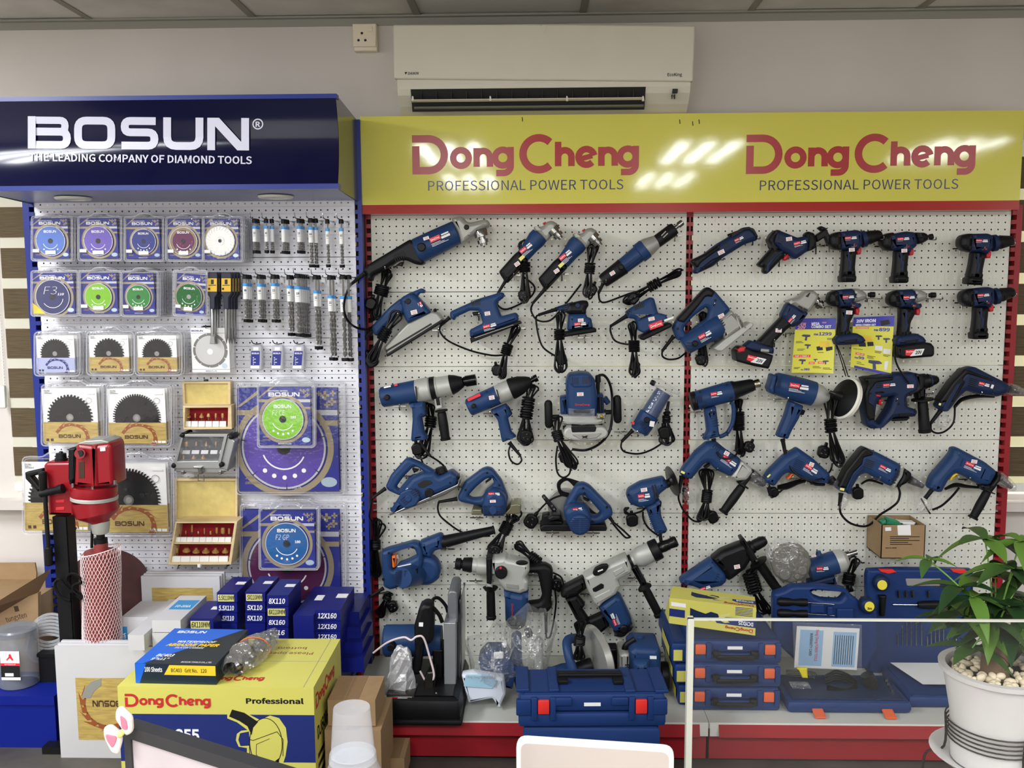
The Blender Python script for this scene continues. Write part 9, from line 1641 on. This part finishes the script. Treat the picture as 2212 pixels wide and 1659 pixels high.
# ================================================================ the counter in front of the viewer
T('counter', 'shop counter below the picture edge that carries the plant and screens', 'counter'); A('worktop', box2(-1.4, 1.6, -3.1, -1.9, 0.69, 0.72), mat('counter_top', (120, 112, 100), 0.4, k=0.6), smooth=0); A('counter_body', box2(-1.35, 1.55, -3.05, -1.98, 0.0, 0.69), WALL, smooth=0)
ACR = film('acrylic', (214, 222, 214), 0.012, 0.02, 0.02, 0.03); ACE = mat('acrylic_edge', (178, 178, 166), 0.25, k=0.7)
T('acrylic_screen', 'clear acrylic counter screen at the lower right, before the tool kits', 'screen'); pd = 2.1; a = raw(1486, 1336, pd)[0]; A('sheet', ([(a.x, -pd, 0.721), (a.x + 0.9, -pd, 0.721), (a.x + 0.9, -pd, a.z), (a.x, -pd, a.z)], [(0, 1, 2, 3)]), ACR, smooth=0); A('top_edge', box2(a.x, a.x + 0.9, -pd - 0.001, -pd + 0.004, a.z - 0.003, a.z), ACE, smooth=0); A('side_edge', box2(a.x, a.x + 0.009, -pd - 0.002, -pd + 0.012, 0.721, a.z), ACE, smooth=0)
Z(1800, 1330, 5.044); POT = mat('pot_white', (182, 179, 176), 0.4, k=0.66, var=0.04, vscale=12, bump=0.5, bscale=26, stretch=(1, 1, 0.35)); pd = 2.0; c = raw(2150, 1520, pd)[0]; pr = 0.078
zt = raw(2150, 1440, pd)[0].z; z0 = raw(2130, 1640, pd)[0].z
T('potted_plant', 'money tree in a white ribbed pot with pebbles, lower right', 'plant'); A('pot', revw((c.x, c.y, z0), (c.x, c.y, zt), [(0, pr * 0.8), (0.5, pr * 0.86), (0.93, pr * 1.02), (0.95, pr * 1.1), (1, pr * 1.12), (1, pr * 0.98), (0.9, pr * 0.95)], 40, False), POT)
A('saucer', revw((c.x, c.y, z0 - 0.012), (c.x, c.y, z0 + 0.012), [(0, pr * 0.8), (0.2, pr * 0.9), (1, pr * 1.22), (1, pr * 1.12), (0.4, pr * 0.8)], 36), POT); A('soil', revw((c.x, c.y, zt - 0.03), (c.x, c.y, zt - 0.015), [(0, pr * 0.9), (1, pr * 0.95)], 24), mat('soil', (40, 32, 26), 0.9, k=K))
rg = random.Random(3); PEB = mat('pebble', (200, 186, 158), 0.5, k=0.66)
for i in range(90):
 q, r_ = rg.random() * 2 * PI, pr * 0.9 * math.sqrt(rg.random()); s = rg.uniform(0.006, 0.01); o = Vector((c.x + r_ * math.cos(q), c.y + r_ * math.sin(q), zt - 0.012 + rg.random() * 0.006)); z = Vector((rg.uniform(-1, 1), rg.uniform(-1, 1), rg.uniform(-.3, .3))).normalized() * s
 A('pebble', revw(o - z, o + z, [(0, s * .15), (.2, s * .55), (.5, s * .72), (.8, s * .55), (1, s * .15)], 7), PEB, smooth=80)
TRK = mat('trunk', (78, 60, 46), 0.8, k=K, bump=0.8, bscale=60); zk = raw(2130, 1380, pd)[0].z; A('trunk', revw((c.x - 0.004, c.y, zt - 0.02), (c.x - 0.006, c.y, zk), [(0, 0.026), (0.2, 0.021), (0.8, 0.02), (1, 0.014)], 14), TRK)
LEAFS = [mat('leaf_a', (44, 68, 28), 0.4, k=0.62), mat('leaf_b', (26, 48, 22), 0.4, k=0.62), mat('leaf_c', (66, 94, 32), 0.4, k=0.62)]
def leaf(o, dr, L, w, droop, m):
 dr = dr.normalized(); sd = dr.cross(Vector((0, 0, 1))); sd = sd.normalized() if sd.length > 0.05 else Vector((1, 0, 0)); v, f = [], []; n = 7
 for i in range(n + 1):
  t = i / n; ww = w * math.sin(PI * (0.06 + 0.94 * t) ** 0.85) * (1 if i < n else 0.05); p = o + dr * (L * t) - Vector((0, 0, droop * t * t * L)); v += [tuple(p + sd * ww + Vector((0, 0, ww * 0.35))), tuple(p), tuple(p - sd * ww + Vector((0, 0, ww * 0.35)))]
 for i in range(n): b = i * 3; f += [(b, b + 1, b + 4, b + 3), (b + 1, b + 2, b + 5, b + 4)]
 A('leaf', (v, f), m, smooth=60)
ST = mat('stem', (96, 130, 60), 0.5, k=0.55); tk = Vector((c.x - 0.006, c.y, zk))
for k, (hx, hy, n, L) in enumerate(((2128, 1165, 6, .085), (2075, 1268, 4, .075), (2006, 1210, 4, .05), (2190, 1230, 6, .09), (2158, 1290, 6, .08), (2085, 1330, 6, .085), (2100, 1400, 5, .07), (2175, 1360, 6, .085), (2205, 1170, 5, .08), (2125, 1315, 6, .08), (2050, 1330, 4, .06), (2210, 1300, 6, .09), (2150, 1240, 5, .07), (2195, 1400, 6, .08), (2110, 1360, 6, .075), (2140, 1345, 6, .08), (2180, 1310, 6, .08), (2100, 1290, 5, .07), (2212, 1250, 6, .08))):
 dd = pd + rg.uniform(-0.07, 0.05); h_ = raw(hx, hy, dd)[0]; A('stem', tubew(spline([tk, tk.lerp(h_, .5) + Vector((0, 0, .015)), h_], 5), 0.0013, 5), ST); a0 = rg.random() * 6
 for i in range(n): q = a0 + 2 * PI * i / n; leaf(h_, Vector((math.cos(q), math.sin(q) * 0.8, rg.uniform(-.1, .35))), L * rg.uniform(.75, 1.1), L * 0.17, rg.uniform(.2, .7), LEAFS[(k + i * (k % 2)) % 3 if k not in (0, 2) else (0, 2)[i % 2]])
WIR = mat('wire_dark', (34, 26, 22), 0.4, 0.5, k=K)
T('plant_stand', 'thin dark wire stand holding the white pot', 'plant stand')
for i in range(5): zr = z0 + 0.036 + 0.0075 * i; rr_ = pr * (0.86 + 0.01 * i) + 0.002; A('ring', tubew([(c.x + rr_ * math.cos(q), c.y + rr_ * math.sin(q), zr) for q in [2 * PI * j / 32 for j in range(32)]], 0.0014, 5, True), WIR)
for q in (4.9, 2.8, 0.7): x, y = c.x + math.cos(q) * pr * 0.92, c.y + math.sin(q) * pr * 0.92; A('leg', tubew(spline([(x, y, z0 + 0.068), (x, y, z0 + 0.01), (c.x + math.cos(q) * pr * 1.28, c.y + math.sin(q) * pr * 1.28, z0 - 0.01), (c.x + math.cos(q) * pr * 1.3, c.y + math.sin(q) * pr * 1.3, 0.721)], 5), 0.002, 6), WIR)
Z(0, 0, 1); mz = 1.03; p0, p1 = floorpt(266, 1566, mz), floorpt(575, 1664, mz); u_ = (p1 - p0).normalized(); p1 = p0 + u_ * 0.5; nn = Vector((u_.y, -u_.x, 0)); W_ = 0.5; fl = Flat(p0, u_, (0, 0, 1))
T('monitor', 'black framed monitor at the bottom left, turned away to the right', 'monitor'); MB = mat('monitor_black', (36, 36, 38), 0.4, k=K)
def mbx(x0, x1, z0, z1, d0, d1): return [fl(x, z, d) for x in (x0, x1) for z in (z0, z1) for d in (d0, d1)], [(0, 1, 3, 2), (4, 6, 7, 5), (0, 4, 5, 1), (2, 3, 7, 6), (0, 2, 6, 4), (1, 5, 7, 3)]
A('frame', [mbx(0, W_, -0.016, 0, -0.02, 0.0), mbx(0, 0.012, -0.27, -0.016, -0.02, 0.0), mbx(W_ - 0.012, W_, -0.27, -0.016, -0.02, 0), mbx(0, W_, -0.285, -0.27, -0.02, 0)], MB, smooth=0); A('panel', mbx(0.012, W_ - 0.012, -0.27, -0.016, -0.018, -0.003), mat('panel_grey', (170, 160, 162), 0.4, k=0.6, var=0.04, vscale=9), smooth=0); A('foot', mbx(0.15, 0.35, -0.309, -0.285, -0.08, 0.06), MB, smooth=0)
T('bow_clip', 'small white and pink fabric bow on the monitor corner', 'bow'); BW = mat('bow_white', (226, 214, 200), 0.8, k=0.64, bump=0.4, bscale=300); BP = mat('bow_pink', (206, 104, 122), 0.8, k=0.6); d = -(p0.y) + 0.012
for pts, ip in (([(262, 1580), (246, 1555), (248, 1535), (258, 1530), (282, 1552), (284, 1585), (270, 1594)], [(262, 1576), (258, 1545), (272, 1555), (276, 1578)]), ([(258, 1588), (236, 1570), (220, 1574), (222, 1596), (238, 1628), (252, 1634), (260, 1605)], [(252, 1592), (226, 1586), (230, 1600), (242, 1618), (250, 1604)])): A('loop', E(pts, d, d + 0.012, 0.005, 8), BW); A('loop_lining', E(ip, d + 0.011, d + 0.0135, 0.001, 6), BP)
A('knot', E(circ(256, 1590, 7, 12), d + 0.004, d + 0.017, 0.004, 0), mat('knot_green', (196, 204, 120), 0.8, k=0.62))
T('bottle', 'clear plastic bottle with a tall measuring cap, bottom centre left', 'bottle'); BT = film('bottle_clear', (236, 240, 246), 0.24, 0.2); d = 2.3; q = raw(760, 1545, d)[0]; z = lambda y: raw(760, y, d)[0].z; m_ = raw(760, 1545, d)[1]
A('cap', revw((q.x, q.y, z(1628)), (q.x, q.y, z(1528)), [(0, 47 * m_), (0.2, 46 * m_), (0.95, 40 * m_), (1, 39 * m_)], 30), BT); A('cap_ring', revw((q.x, q.y, z(1640)), (q.x, q.y, z(1626)), [(0, 52 * m_), (1, 50 * m_)], 30), BT); A('bottle_body', revw((q.x, q.y, 0.721), (q.x, q.y, z(1636)), [(0, 0.04), (0.05, 0.045), (0.75, 0.045), (0.9, 0.038), (1, 0.028)], 30), BT)
T('white_tablet', 'white tablet with rounded corners standing at the bottom centre', 'tablet'); tz = 1.0; p0, p1 = floorpt(1116, 1590, tz), floorpt(1456, 1612, tz); u_ = (p1 - p0).normalized(); w = (p1 - p0).length; fl = Flat(p0 - Vector((0, 0, 0.277)), u_, (0, 0, 1))
g = curve2d([rounded([(0, 0), (w, 0), (w, 0.277), (0, 0.277)], 0.014, 5)], 0.005, 0.002, 2); A('shell', ([fl(*v) for v in g[0]], g[1]), mat('tablet_white', (214, 212, 210), 0.35, k=0.64)); g = curve2d([rounded([(0.006, 0.006), (w - 0.006, 0.006), (w - 0.006, 0.271), (0.006, 0.271)], 0.011, 5)], 0.0004, 0.0001, 1); A('back', ([fl(v[0], v[1], v[2] + 0.0052) for v in g[0]], g[1]), mat('tablet_back', (176, 164, 156), 0.12, k=0.66, coat=0.4))
make_hooks()
finish()
